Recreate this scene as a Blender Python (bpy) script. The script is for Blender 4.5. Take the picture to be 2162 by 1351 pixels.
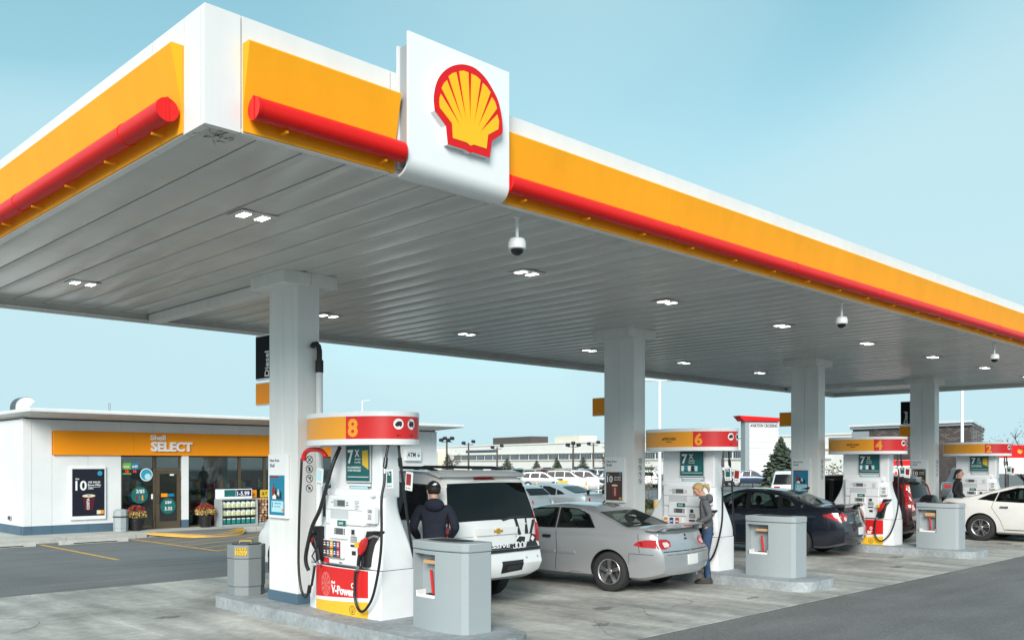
import bpy, bmesh, math, random
import numpy as np
from mathutils import Vector, Matrix
from mathutils.bvhtree import BVHTree
from mathutils.geometry import tessellate_polygon

for o in list(bpy.data.objects):
    bpy.data.objects.remove(o, do_unlink=True)
SC = bpy.context.scene
COL = SC.collection
R = math.radians
rnd = random.Random(7)

# ------------------------------------------------------------------ camera
cam = bpy.data.cameras.new('camera')
cam.sensor_width = 36.0
cam.lens = 32.363
cam.shift_y = 0.1403
cam.clip_start = 0.1
cam.clip_end = 3000
camo = bpy.data.objects.new('camera', cam)
COL.objects.link(camo)
camo.location = (0, 0, 1.95)
camo.rotation_euler = (R(90), 0, 0.794 - R(90))
SC.camera = camo

# ------------------------------------------------------------------ sky, sun, exposure
SUN_DIR = Vector((-0.68, -0.56, 0.45)).normalized()      # towards the sun
w = bpy.data.worlds.new('World')
SC.world = w
w.use_nodes = True
nt = w.node_tree
nt.nodes.clear()
sky = nt.nodes.new('ShaderNodeTexSky')
sky.sky_type = 'NISHITA'
sky.sun_disc = False
sky.sun_elevation = math.asin(SUN_DIR.z)
sky.sun_rotation = math.atan2(SUN_DIR.x, SUN_DIR.y)
sky.altitude = 300
sky.air_density = 1.0
sky.dust_density = 0.6
sky.ozone_density = 1.0
hs = nt.nodes.new('ShaderNodeMix')                        # thin even haze over the whole sky
hs.data_type = 'RGBA'
hs.inputs[7].default_value = (4.75, 6.75, 7.35, 1)
HK, HN, SKY_OFF = .46, .55, 1.1
def wn(k_, op=None, **kw):
    n = nt.nodes.new('ShaderNode'+k_)
    if op: n.operation = op
    return n
tcw = wn('TexCoord')                                       # haze column grows towards the horizon; faint uneven veil of high cloud
nzw = wn('TexNoise'); nzw.inputs['Scale'].default_value = 1.6; nzw.inputs['Detail'].default_value = 1.2; nzw.inputs['Distortion'].default_value = .5
mpw = wn('Mapping'); mpw.inputs['Location'].default_value = (SKY_OFF, 0, 0); mpw.inputs['Scale'].default_value = (1, 1, 2.2)
sep = wn('SeparateXYZ'); mz = wn('Math', 'MAXIMUM'); mz.inputs[1].default_value = .03
dvn = wn('Math', 'DIVIDE'); ex = wn('Math', 'EXPONENT'); om = wn('Math', 'SUBTRACT'); om.inputs[0].default_value = 1
mrw = wn('MapRange'); mrw.inputs['From Min'].default_value = .35; mrw.inputs['From Max'].default_value = .65
mrw.inputs['To Min'].default_value = -HK*(1-HN); mrw.inputs['To Max'].default_value = -HK*(1+HN)
nt.links.new(tcw.outputs['Generated'], mpw.inputs[0]); nt.links.new(mpw.outputs[0], nzw.inputs['Vector']); nt.links.new(nzw.outputs[0], mrw.inputs[0])
nt.links.new(tcw.outputs['Generated'], sep.inputs[0]); nt.links.new(sep.outputs['Z'], mz.inputs[0])
nt.links.new(mrw.outputs[0], dvn.inputs[0]); nt.links.new(mz.outputs[0], dvn.inputs[1]); nt.links.new(dvn.outputs[0], ex.inputs[0])
nt.links.new(ex.outputs[0], om.inputs[1]); nt.links.new(om.outputs[0], hs.inputs[0])
hv = wn('HueSaturation'); hv.inputs['Hue'].default_value = .45; hv.inputs['Saturation'].default_value = 1.25; hv.inputs['Value'].default_value = 1.3
bg = nt.nodes.new('ShaderNodeBackground')
bg.inputs['Strength'].default_value = 0.086
wo = nt.nodes.new('ShaderNodeOutputWorld')
nt.links.new(sky.outputs[0], hv.inputs['Color'])
nt.links.new(hv.outputs[0], hs.inputs[6])
nt.links.new(hs.outputs[2], bg.inputs[0])
nt.links.new(bg.outputs[0], wo.inputs[0])

sl = bpy.data.lights.new('sun', 'SUN')
sl.energy = 3.1
sl.angle = R(30)
sl.color = (1.0, 0.96, 0.9)
so = bpy.data.objects.new('sun', sl)
COL.objects.link(so)
so.rotation_euler = SUN_DIR.to_track_quat('Z', 'Y').to_euler()
so.location = (-20, -20, 30)

SC.view_settings.view_transform = 'Standard'
SC.view_settings.look = 'None'
SC.view_settings.gamma = 1.0
SC.view_settings.use_curve_mapping = False
SC.view_settings.exposure = 0.50
SC.render.engine = 'CYCLES'
SC.cycles.max_bounces = 8
SC.cycles.use_denoising = True

# ------------------------------------------------------------------ materials
def lin(h):
    h = h.lstrip('#')
    c = [int(h[i:i+2], 16) / 255 for i in (0, 2, 4)]
    return tuple(x/12.92 if x <= .04045 else ((x+.055)/1.055)**2.4 for x in c)

MATS = {}
def mat(name, col, rough=.5, metal=0., var=0., vscale=4., bump=0., bscale=40., coat=0., spec=None,
        emit=0., trans=0., alpha=1., ecol=None, stain=0., sscale=.6, stretch=None, ior=None, world=False, streak=0., kscale=(3,.35,1)):
    """procedural material: base colour with two octaves of noise variation, fine bump, optional coat"""
    if name in MATS:
        return MATS[name]
    m = bpy.data.materials.new(name)
    m.use_nodes = True
    t = m.node_tree
    b = t.nodes['Principled BSDF']
    if isinstance(col, str):
        col = lin(col)
    c4 = (*col, 1)
    b.inputs['Base Color'].default_value = c4
    b.inputs['Roughness'].default_value = rough
    b.inputs['Metallic'].default_value = metal
    if spec is not None:
        b.inputs['Specular IOR Level'].default_value = spec
    if coat:
        b.inputs['Coat Weight'].default_value = coat
        b.inputs['Coat Roughness'].default_value = .04
    if trans:
        b.inputs['Transmission Weight'].default_value = trans
    if ior:
        b.inputs['IOR'].default_value = ior
    if alpha < 1:
        b.inputs['Alpha'].default_value = alpha
    if emit:
        b.inputs['Emission Color'].default_value = (*(ecol or col), 1)
        b.inputs['Emission Strength'].default_value = emit
    tc = None
    if var or bump or stain or streak:
        if world:
            tc = t.nodes.new('ShaderNodeNewGeometry'); src = tc.outputs['Position']
        else:
            tc = t.nodes.new('ShaderNodeTexCoord'); src = tc.outputs['Object']
        if stretch:
            mp = t.nodes.new('ShaderNodeMapping')
            mp.inputs['Scale'].default_value = stretch
            t.links.new(src, mp.inputs[0])
            src = mp.outputs[0]
    cur = None
    def mul(a_sock, fac_sock, lo, hi):
        mr = t.nodes.new('ShaderNodeMapRange')
        mr.inputs['From Min'].default_value = .3
        mr.inputs['From Max'].default_value = .7
        mr.inputs['To Min'].default_value = lo
        mr.inputs['To Max'].default_value = hi
        t.links.new(fac_sock, mr.inputs[0])
        mx = t.nodes.new('ShaderNodeMix')
        mx.data_type = 'RGBA'
        mx.blend_type = 'MULTIPLY'
        mx.inputs[0].default_value = 1
        if a_sock is None:
            mx.inputs[6].default_value = c4
        else:
            t.links.new(a_sock, mx.inputs[6])
        t.links.new(mr.outputs[0], mx.inputs[7])
        return mx.outputs[2]
    if var:
        n = t.nodes.new('ShaderNodeTexNoise')
        n.inputs['Scale'].default_value = vscale
        n.inputs['Detail'].default_value = 6
        n.inputs['Roughness'].default_value = .65
        t.links.new(src, n.inputs['Vector'])
        cur = mul(cur, n.outputs[0], 1-var, 1+var)
    if stain:
        n = t.nodes.new('ShaderNodeTexNoise')
        n.inputs['Scale'].default_value = sscale
        n.inputs['Detail'].default_value = 4
        n.inputs['Distortion'].default_value = .6
        t.links.new(src, n.inputs['Vector'])
        cur = mul(cur, n.outputs[0], 1-stain, 1+stain*.4)
    if streak:
        mp2 = t.nodes.new('ShaderNodeMapping'); mp2.inputs['Scale'].default_value = kscale
        t.links.new(src, mp2.inputs[0])
        n = t.nodes.new('ShaderNodeTexNoise'); n.inputs['Scale'].default_value = 1.0; n.inputs['Detail'].default_value = 5
        t.links.new(mp2.outputs[0], n.inputs['Vector'])
        cur = mul(cur, n.outputs[0], 1-streak, 1+streak*.5)
    if cur is not None:
        t.links.new(cur, b.inputs['Base Color'])
    if bump:
        n = t.nodes.new('ShaderNodeTexNoise')
        n.inputs['Scale'].default_value = bscale
        n.inputs['Detail'].default_value = 3
        t.links.new(src, n.inputs['Vector'])
        bp = t.nodes.new('ShaderNodeBump')
        bp.inputs['Strength'].default_value = bump
        bp.inputs['Distance'].default_value = .02
        t.links.new(n.outputs[0], bp.inputs['Height'])
        t.links.new(bp.outputs[0], b.inputs['Normal'])
    MATS[name] = m
    return m

M_WHITE = mat('white_panel', (.77, .77, .76), .38, var=.03, vscale=1.2, stain=.05, sscale=.5, world=True, streak=.04, kscale=(5,5,.35))
M_WHITE2 = mat('white_plastic', (.82, .83, .83), .32, var=.02, vscale=3)
M_SOFFIT = mat('soffit_enamel', (.62, .615, .585), .24, var=.06, vscale=1.5, spec=.6, stain=.12, sscale=.5, world=True, streak=.08, kscale=(2.5,.5,1), bump=.06, bscale=3)
M_COLUMN = mat('column_cladding', (.78, .785, .77), .34, var=.03, vscale=1.5, stain=.07, sscale=.7, world=True, streak=.06, kscale=(6,6,.5))
M_YEL = mat('yellow_fascia', (.97, .40, .012), .5, var=.04, vscale=1, spec=.2, world=True, streak=.05, kscale=(4,4,.3))
M_ORANGE = mat('orange_band', (.92, .30, .008), .5, var=.03, vscale=1, spec=.2)
M_RED = mat('red_tube', (.74, .010, .008), .38, var=.05, vscale=2, spec=.3, world=True)
M_REDF = mat('red_print', (.70, .010, .014), .45, spec=.25)
M_SHELLY = mat('emblem_yellow', (.98, .50, .015), .45, spec=.25)
M_BLACK = mat('black_rubber', (.012, .012, .013), .5)
M_BLACKG = mat('black_gloss', (.01, .01, .012), .18)
M_DARK = mat('dark_metal', (.05, .05, .055), .45, metal=.4)
M_GREYBIN = mat('grey_moulded_plastic', (.335, .375, .39), .5, var=.05, vscale=60, bump=.25, bscale=220)
M_BLUEBASE = mat('slate_blue_base', (.075, .135, .19), .5, var=.06, vscale=2, stain=.12, sscale=1.5)
M_STEEL = mat('brushed_steel', (.55, .55, .55), .3, metal=1)
M_CHROME = mat('chrome', (.8, .8, .8), .12, metal=1)
M_PAINTY = mat('yellow_road_paint', (.72, .40, .07), .7, var=.15, vscale=20, stain=.2, sscale=2)
M_WTXT = mat('white_print', (.85, .85, .85), .5)
M_NAVYTXT = mat('navy_print', (.01, .015, .06), .5)
M_GREEN = mat('teal_print', (.012, .13, .12), .4)
M_SKIN = mat('skin', (.55, .30, .21), .5)

# ------------------------------------------------------------------ mesh builder
class MB:
    def __init__(s):
        s.v = []; s.f = []; s.m = []; s.mi = 0
    def add(s, vs, fs):
        n = len(s.v)
        s.v += [tuple(p) for p in vs]
        for f in fs:
            s.f.append(tuple(i+n for i in f)); s.m.append(s.mi)
        return s
    def box(s, x0, x1, y0, y1, z0, z1):
        return s.add([(x0,y0,z0),(x1,y0,z0),(x1,y1,z0),(x0,y1,z0),(x0,y0,z1),(x1,y0,z1),(x1,y1,z1),(x0,y1,z1)],
                     [(0,3,2,1),(4,5,6,7),(0,1,5,4),(1,2,6,5),(2,3,7,6),(3,0,4,7)])
    def cbox(s, c, d, rot=None):
        x, y, z = (k/2 for k in d)
        vs = [Vector((i*x, j*y, k*z)) for k in (-1,1) for i, j in ((-1,-1),(1,-1),(1,1),(-1,1))]
        if rot is not None: vs = [rot @ p for p in vs]
        c = Vector(c)
        return s.add([p+c for p in vs], [(0,3,2,1),(4,5,6,7),(0,1,5,4),(1,2,6,5),(2,3,7,6),(3,0,4,7)])
    def prism(s, poly, fn0, fn1):
        """poly: 2-D points; fn0/fn1 map them to the two 3-D caps (concave outlines allowed)"""
        n = len(poly)
        tri = tessellate_polygon([[Vector((p[0], p[1], 0)) for p in poly]])
        vs = [fn0(*p) for p in poly] + [fn1(*p) for p in poly]
        fs = [tuple(t) for t in tri] + [tuple(n+i for i in reversed(t)) for t in tri]
        fs += [(i, (i+1) % n, n+(i+1) % n, n+i) for i in range(n)]
        return s.add(vs, fs)
    def pz(s, poly, z0, z1): return s.prism(poly, lambda a,b:(a,b,z0), lambda a,b:(a,b,z1))
    def px(s, poly, x0, x1): return s.prism(poly, lambda a,b:(x0,a,b), lambda a,b:(x1,a,b))
    def py(s, poly, y0, y1): return s.prism(poly, lambda a,b:(a,y0,b), lambda a,b:(a,y1,b))
    def tube(s, pts, r, n=8, cap=True):
        pts = [Vector(p) for p in pts]
        k = len(pts)
        rs = r if isinstance(r, (list, tuple)) else [r]*k
        prev = None; vs = []
        for i, p in enumerate(pts):
            t = (pts[min(i+1,k-1)] - pts[max(i-1,0)])
            if t.length < 1e-9: t = Vector((0,0,1))
            t.normalize()
            if prev is None:
                u = t.orthogonal().normalized()
            else:
                u = prev - t*prev.dot(t)
                u = u.normalized() if u.length > 1e-6 else t.orthogonal().normalized()
            prev = u; w_ = t.cross(u)
            for j in range(n):
                a = 2*math.pi*j/n
                vs.append(p + (u*math.cos(a)+w_*math.sin(a))*rs[i])
        fs = [(i*n+j, i*n+(j+1)%n, (i+1)*n+(j+1)%n, (i+1)*n+j) for i in range(k-1) for j in range(n)]
        if cap:
            fs += [tuple(reversed(range(n))), tuple((k-1)*n+j for j in range(n))]
        return s.add(vs, fs)
    def cyl(s, p0, p1, r, n=16, r1=None):
        return s.tube([p0, p1], [r, r if r1 is None else r1], n)
    def lathe(s, prof, n=24, o=(0,0,0), axis='z', cap=True):
        """prof: list of (radius, height)"""
        vs = []
        for r_, h in prof:
            for j in range(n):
                a = 2*math.pi*j/n
                c, d = r_*math.cos(a), r_*math.sin(a)
                p = {'z':(c,d,h),'x':(h,c,d),'y':(d,h,c)}[axis]
                vs.append((p[0]+o[0], p[1]+o[1], p[2]+o[2]))
        k = len(prof)
        fs = [(i*n+j, i*n+(j+1)%n, (i+1)*n+(j+1)%n, (i+1)*n+j) for i in range(k-1) for j in range(n)]
        if cap:
            fs += [tuple(reversed(range(n))), tuple((k-1)*n+j for j in range(n))]
        return s.add(vs, fs)
    def ell(s, c, r, n=12, k=8, rot=None):
        vs = []; 
        for i in range(k+1):
            ph = math.pi*i/k - math.pi/2
            for j in range(n):
                a = 2*math.pi*j/n
                p = Vector((r[0]*math.cos(ph)*math.cos(a), r[1]*math.cos(ph)*math.sin(a), r[2]*math.sin(ph)))
                if rot is not None: p = rot @ p
                vs.append(p + Vector(c))
        fs = [(i*n+j, i*n+(j+1)%n, (i+1)*n+(j+1)%n, (i+1)*n+j) for i in range(k) for j in range(n)]
        return s.add(vs, fs)
    def loft(s, rings, cap=True, closed=True):
        n = len(rings[0]); k = len(rings)
        vs = [p for r_ in rings for p in r_]
        m_ = n if closed else n-1
        fs = [(i*n+j, i*n+(j+1)%n, (i+1)*n+(j+1)%n, (i+1)*n+j) for i in range(k-1) for j in range(m_)]
        if cap:
            fs += [tuple(reversed(range(n))), tuple((k-1)*n+j for j in range(n))]
        return s.add(vs, fs)
    def mesh(s, name):
        me = bpy.data.meshes.new(name)
        me.from_pydata(s.v, [], s.f)
        me.update()
        bm = bmesh.new(); bm.from_mesh(me)
        bmesh.ops.recalc_face_normals(bm, faces=bm.faces)
        bm.to_mesh(me); bm.free()
        return me
    def build(s, name, m, parent=None, smooth=False, bevel=0, seg=2, ang=35, loc=None, me=None):
        me = me or s.mesh(name)
        ms = m if isinstance(m, (list, tuple)) else [m]
        for x in ms: me.materials.append(x)
        if len(ms) > 1 and len(s.m) == len(me.polygons):
            me.polygons.foreach_set('material_index', s.m)
        return link(name, me, parent, smooth, bevel, seg, ang, loc)

def link(name, me, parent=None, smooth=False, bevel=0, seg=2, ang=35, loc=None):
    o = bpy.data.objects.new(name, me)
    COL.objects.link(o)
    if parent is not None: o.parent = parent
    if loc is not None: o.location = loc
    if smooth:
        me.polygons.foreach_set('use_smooth', [True]*len(me.polygons))
        if smooth != 'all':
            try:
                me.set_sharp_from_angle(angle=R(ang))
            except Exception:
                pass
    if bevel:
        b = o.modifiers.new('bevel', 'BEVEL')
        b.width = bevel; b.segments = seg; b.limit_method = 'ANGLE'; b.angle_limit = R(40)
    return o

def tag(o, label=None, cat=None, group=None, kind=None):
    if label: o['label'] = label
    if cat: o['category'] = cat
    if group: o['group'] = group
    if kind: o['kind'] = kind
    return o

def thing(name, label, cat, loc=(0,0,0), rz=0, group=None, kind=None):
    o = bpy.data.objects.new(name, None)
    o.empty_display_size = .2
    COL.objects.link(o)
    o.location = loc; o.rotation_euler = (0,0,rz)
    return tag(o, label, cat, group, kind)

def copy_tree(o, parent=None):
    c = o.copy(); COL.objects.link(c); c.parent = parent
    for ch in list(o.children): copy_tree(ch, c)
    return c

def rrect(w_, h_, r, n=4, cx=0, cy=0):
    pts = []
    for sx, sy, a0 in ((1,1,0),(-1,1,90),(-1,-1,180),(1,-1,270)):
        for i in range(n+1):
            a = R(a0 + 90*i/n)
            pts.append((cx+sx*(w_/2-r)+r*math.cos(a), cy+sy*(h_/2-r)+r*math.sin(a)))
    return pts

def circ(r, n=24, cx=0, cy=0): return [(cx+r*math.cos(2*math.pi*i/n), cy+r*math.sin(2*math.pi*i/n)) for i in range(n)]

TXT = {}
def textmesh(s, bold=0.0):
    k = (s, bold)
    if k in TXT: return TXT[k]
    cu = bpy.data.curves.new('text', 'FONT')
    cu.body = s; cu.size = 1; cu.resolution_u = 3; cu.offset = bold
    o = bpy.data.objects.new('text', cu); COL.objects.link(o)
    dg = bpy.context.evaluated_depsgraph_get()
    me = o.evaluated_get(dg).to_mesh()
    vs = [v.co.copy() for v in me.vertices]; fs = [tuple(p.vertices) for p in me.polygons]
    o.evaluated_get(dg).to_mesh_clear()
    bpy.data.objects.remove(o); bpy.data.curves.remove(cu)
    xs = [v.x for v in vs]; ys = [v.y for v in vs]
    TXT[k] = (vs, fs, min(xs), max(xs), min(ys), max(ys))
    return TXT[k]

def text(name, s, m, parent, fn, u0, v0, w_=None, h_=None, depth=.002, bold=.01, align='l', shear=0):
    """lettering laid on a surface: fn(u, v, d) -> point, d = height above the surface"""
    vs, fs, x0, x1, y0, y1 = textmesh(s, bold)
    if h_ is None: sc = sy = w_/(x1-x0)
    elif w_ is None: sc = sy = h_/(y1-y0)
    else: sc = w_/(x1-x0); sy = h_/(y1-y0)
    off = {'l':0, 'c':-.5, 'r':-1}[align]*(x1-x0)*sc
    b = MB()
    n = len(vs)
    P = [((v.x-x0)*sc+off+u0 + shear*(v.y-y0)*sy, (v.y-y0)*sy+v0) for v in vs]
    cnt = {}
    for f in fs:
        for i in range(len(f)):
            e = (f[i], f[(i+1)%len(f)])
            cnt[tuple(sorted(e))] = cnt.get(tuple(sorted(e)), 0)+1
    V = [fn(p[0], p[1], depth) for p in P] + [fn(p[0], p[1], 0) for p in P]
    F = list(fs)
    for f in fs:
        for i in range(len(f)):
            a, c = f[i], f[(i+1)%len(f)]
            if cnt[tuple(sorted((a,c)))] == 1: F.append((c, a, n+a, n+c))
    b.add(V, F)
    me = bpy.data.meshes.new(name); me.from_pydata(b.v, [], b.f); me.update(); me.materials.append(m)
    return link(name, me, parent)
# ================================================================== ground
def gz(y): return 0.0 if y < 15 else (-(y-15)*.033 if y < 30 else -.495)

M_ASPH = mat('asphalt', (.20, .197, .196), .85, var=.34, vscale=45, bump=.6, bscale=140, stain=.20, sscale=.35, world=True, streak=.16, kscale=(.5,2.2,1))
M_ASPH2 = mat('asphalt_far', (.17, .168, .16), .85, var=.2, vscale=9, stain=.15, sscale=.1)
M_CONC = mat('concrete', (.49, .483, .445), .75, var=.20, vscale=7, bump=.35, bscale=110, stain=.36, sscale=.7, world=True, streak=.34, kscale=(2.6,.45,1))
M_CONC_L = mat('pale_concrete', (.47, .46, .42), .8, var=.10, vscale=8, bump=.25, bscale=90, stain=.15, sscale=.7)
M_KERB = mat('painted_kerb_concrete', (.34, .37, .385), .7, var=.22, vscale=16, bump=.4, bscale=70, stain=.30, sscale=1.8, world=True)
M_DIRT = mat('dry_grass', (.30, .22, .10), .95, var=.3, vscale=3, bump=.6, bscale=20)

def sheet(name, x0, x1, ys, z_of, m, nx=1, label=None, kind='structure'):
    b = MB(); vs = []
    for y in ys:
        for i in range(nx+1):
            vs.append((x0+(x1-x0)*i/nx, y, z_of(y)))
    n = nx+1
    b.add(vs, [(j*n+i, j*n+i+1, (j+1)*n+i+1, (j+1)*n+i) for j in range(len(ys)-1) for i in range(nx)])
    o = b.build(name, m)
    return tag(o, kind=kind)

sheet('ground', -900, 1500, [-200, 0, 15, 18, 21, 24, 27, 30, 60, 200, 1600], lambda y: gz(y)-.012, M_ASPH, 4)

# concrete apron under the canopy, cast in bays
pad = thing('concrete_pad', 'pale concrete forecourt under the canopy', 'forecourt', kind='structure')
gx = [-4.3+2.2*i for i in range(19)]
gy = [6.34, 8.48, 10.66, 12.75, 14.85]
slab = MB().box(.011, 2.189, .011, 2.119, -.06, 0).mesh('concrete_slab')
slab.materials.append(M_CONC)
k = 0
for j in range(4):
    h = gy[j+1]-gy[j]
    for i in range(18):
        o = bpy.data.objects.new('concrete_slab', slab); COL.objects.link(o); o.parent = pad
        o.location = (gx[i], gy[j], rnd.uniform(-.001, .0005)); o.scale = (1, h/2.13, 1)

MB().box(-4.3, 35.29, 6.345, 14.845, -.045, -.011).build('joint_bed', mat('joint_filler', (.03,.029,.027), .9), pad)
# a few oil stains and drips on the forecourt (own outlines, thin film)
M_OIL = mat('oil_stain', (.045, .043, .04), .55, alpha=.16, var=.3, vscale=8)
def stain(x, y, r, seed, z=.0035):
    q = random.Random(seed); n = 18
    b = MB(); pts = []
    for i in range(n):
        a = 2*math.pi*i/n; rr = r*(.6+.7*q.random())
        pts.append((x+rr*1.5*math.cos(a), y+rr*.8*math.sin(a)))
    b.prism(pts, lambda a_, c: (a_, c, z), lambda a_, c: (a_, c, z+.0004))
    return b.build('oil_stain', M_OIL, pad)
for i, (x, y, r_) in enumerate([(24.4,7.6,.22),(23.9,7.15,.16),(9.6,8.0,.14),(11.9,7.1,.1),(12.2,10.6,.3),(19.2,8.1,.18),(8.6,7.2,.1),(17.4,7.3,.12),(3.6,9.6,.1),(5.1,11.4,.12),(25.6,7.4,.2)]):
    stain(x, y, r_, 100+i)

# ---------------- pump islands
def island(x, label):
    n = 8; L0, L1, w2, r_ = 6.78, 12.05, .59, .36
    pts = []
    for sx, y_, a0 in ((1, L0, -90), (1, L1, 0), (-1, L1, 90), (-1, L0, 180)):
        yy = L0+r_ if y_ == L0 else L1-r_
        for i in range(n+1):
            a = R(a0 + 90*i/n)
            pts.append((sx*(w2-r_)+r_*math.cos(a), yy+r_*math.sin(a)))
    b = MB().pz(pts, -.02, .15)
    o = b.build('pump_island', M_KERB, None, bevel=.025, seg=3, loc=(x, 0, 0))
    return tag(o, label, 'island', 'raised kerb islands under the pumps')
PX = [6.5, 13.45, 20.4, 27.35]           # island centre lines
island(PX[0], 'raised grey concrete island nearest the camera, beside the white SUV')
island(PX[1], 'raised grey concrete island between the silver coupe and the navy sedan')
island(PX[2], 'raised grey concrete island between the navy sedan and the maroon SUV')
island(PX[3], 'farthest raised grey concrete island, behind the white sedan')

# ---------------- store forecourt: sidewalk, wheel stops, painted lines, ramp
SW = thing('sidewalk', 'pale concrete sidewalk along the shop front', 'sidewalk', kind='structure')
YK = 30.45
SZ = -.345
for i in range(14):
    x0 = 1.5+2.2*i
    if 6 < i < 8: pass
    MB().box(x0+.006, x0+2.194, YK, 32.3, -.6, SZ).build('paving_slab', M_CONC_L, SW, bevel=.02)
MB().box(1.5, 9.49, 32.306, 60, -.6, SZ-.004).build('side_paving', M_CONC_L, SW)

def wheel_stop(x0, x1, y, label):
    b = MB().px([(0,0),(.02,.0),(.24,0),(.26,0),(.21,.13),(.05,.13)], 0, x1-x0)
    t = thing('wheel_stop', label, 'wheel stop', (x0, y, gz(y)-.012), 0, 'parking wheel stops')
    b.build('block', M_CONC_L, t, bevel=.012)
    MB().box(.35, x1-x0-.35, -.006, -.001, .03, .05).build('rubber_strip', M_BLACK, t)
wheel_stop(9.62, 11.62, 28.9, 'white concrete wheel stop beside the yellow hatching')
wheel_stop(6.9, 8.98, 29.05, 'white concrete wheel stop at the left edge of the picture')
wheel_stop(4.1, 6.2, 29.05, 'white concrete wheel stop outside the left edge of the picture') if False else None

def stripe(x0, y0, x1, y1, wd, name='painted_line', m=M_PAINTY, parent=None):
    d = Vector((x1-x0, y1-y0)); L = d.length; d /= L; nrm = Vector((-d.y, d.x))*wd/2
    n = max(2, int(L/.6)); b = MB(); vs = []
    for i in range(n+1):
        p = Vector((x0, y0))+d*(L*i/n)
        for s_ in (1, -1):
            q = p+nrm*s_
            vs.append((q.x, q.y, gz(q.y)-.006))
    b.add(vs, [(2*i, 2*i+1, 2*i+3, 2*i+2) for i in range(n)])
    return b.build(name, m, parent)
LN = thing('parking_markings', 'yellow painted parking lines and hatching on the asphalt', 'markings', kind='structure')
stripe(9.37, 29.93, 8.17, 20.89, .12, parent=LN)
stripe(12.18, 30.1, 10.85, 21.4, .12, parent=LN)
stripe(6.6, 29.9, 5.95, 21.7, .12, parent=LN)
stripe(11.0, 21.5, 13.0, 21.4, .12, parent=LN)
hx = lambda y: 10.85+(y-21.4)*(12.18-10.85)/(30.1-21.4)
for y0, y1 in ((27.7, 29.4), (26.1, 28.7), (24.5, 28.0), (23.0, 27.3), (21.6, 26.4)):
    stripe(hx(y0), y0, hx(y0)+3.6*(y1-y0)/2.4+.9, y1, .11, parent=LN)
stripe(14.4, 26.6, 17.5, 29.4, .11, parent=LN)
stripe(15.3, 27.4, 18.4, 27.2, .11, parent=LN)
stripe(16.6, 29.6, 18.2, 26.2, .11, parent=LN)

# kerb ramp: low curved apron with yellow ribs
ramp = thing('kerb_ramp', 'low curved kerb ramp with yellow painted ribs before the shop door', 'ramp', (14.6, YK, 0))
def arcpts(k_, n=22):
    out = []
    for i in range(n+1):
        t = -1+2*i/n
        out.append((t*(1.75-.02*k_), -(1.95-.42*k_)*(1-abs(t)**2.2)))
    return out
for k_ in range(4):
    a = arcpts(k_)
    zt = lambda y, e: gz(YK+y)-.008 + max(0, min(.13, (1.95+y)*.07)) + e
    pts = [(p[0], p[1]+.04, zt(p[1]+.04, .012)) for p in a]
    b = MB(); vs = []
    for (x, y, z) in pts: vs += [(x, y-.05, z-.05), (x, y-.04, z+.006), (x*.985, y+.04, z+.006), (x*.98, y+.05, z-.05)]
    b.add(vs, [(4*i+j, 4*i+j+1, 4*i+j+5, 4*i+j+4) for i in range(len(pts)-1) for j in range(3)])
    b.build('yellow_rib', M_PAINTY, ramp, smooth=True)
b = MB(); a = arcpts(0)
vs = [(p[0], p[1], gz(YK+p[1])-.008) for p in a] + [(p[0], 0, SZ+.004) for p in a]
n = len(a)
b.add(vs, [(i, i+1, n+i+1, n+i) for i in range(n-1)])
b.build('apron', M_ASPH, ramp, smooth=True)

sheet('far_lot', 20, 400, [62, 100, 300], lambda y: -.503, M_ASPH2, 1)
sheet('side_lot', 62, 400, [14.9, 30, 61.99], lambda y: gz(y)-.008, M_ASPH2, 1)

M_CRACK = mat('crack', (.19, .185, .17), .9)
def crack(x, y, a, L, seed):
    q = random.Random(seed); p = Vector((x, y)); b = MB(); pts = []
    for i in range(int(L/.12)):
        a += q.gauss(0, .28); p = p+Vector((math.cos(a), math.sin(a)))*.12; pts.append(p.copy())
    for i in range(len(pts)-1):
        d = (pts[i+1]-pts[i]).normalized(); n = Vector((-d.y, d.x))*q.uniform(.003, .007)
        b.add([(*(pts[i]+n), .0022), (*(pts[i]-n), .0022), (*(pts[i+1]-n*.7), .0022), (*(pts[i+1]+n*.7), .0022)], [(0,1,2,3)])
    b.build('crack', M_CRACK, pad)
for i, c in enumerate([(9.3,6.6,1.3,1.9), (10.2,7.4,.4,1.6), (8.1,6.5,1.0,1.2), (4.8,9.0,2.2,2.2), (3.2,11.5,.3,2.0), (15.6,6.7,1.2,1.8), (17.0,8.0,.6,1.4), (22.6,7.0,.9,1.5), (2.6,13.2,.1,1.8)]):
    crack(*c, 300+i)
# ================================================================== canopy
CX0, CX1, CY0, CY1 = 3.05, 30.75, 6.24, 15.15
ZS, ZT = 4.41, 5.25
can = thing('canopy', 'big flat white canopy with yellow fascia over the pumps', 'canopy', (0, 0, 0))

# soffit panels: long enamelled pans running front to back, slightly bowed
npan = 68
pw = (CX1-CX0-.16)/npan
prof = [(0, .03), (.002, .004), (.012, -.002), (.10*pw/.4, -.008), (pw*.5, -.012), (pw-.10*pw/.4, -.008), (pw-.026, -.002), (pw-.018, .004), (pw-.016, .03)]
b = MB()
ring = lambda y: [(x, y, z) for x, z in prof]
b.add(ring(0)+ring(CY1-CY0-.16), [(i, i+1, len(prof)+i+1, len(prof)+i) for i in range(len(prof)-1)])
pan = b.mesh('soffit_panel'); pan.materials.append(M_SOFFIT)
pan.polygons.foreach_set('use_smooth', [True]*len(pan.polygons)); pan.set_sharp_from_angle(angle=R(30))
q = random.Random(3)
for i in range(npan):
    o = bpy.data.objects.new('soffit_panel', pan); COL.objects.link(o); o.parent = can
    o.location = (CX0+.08+i*pw, CY0+.08, ZS+q.uniform(-.0015, .0015))
    o.rotation_euler = (0, q.uniform(-.004, .004), 0)
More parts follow.
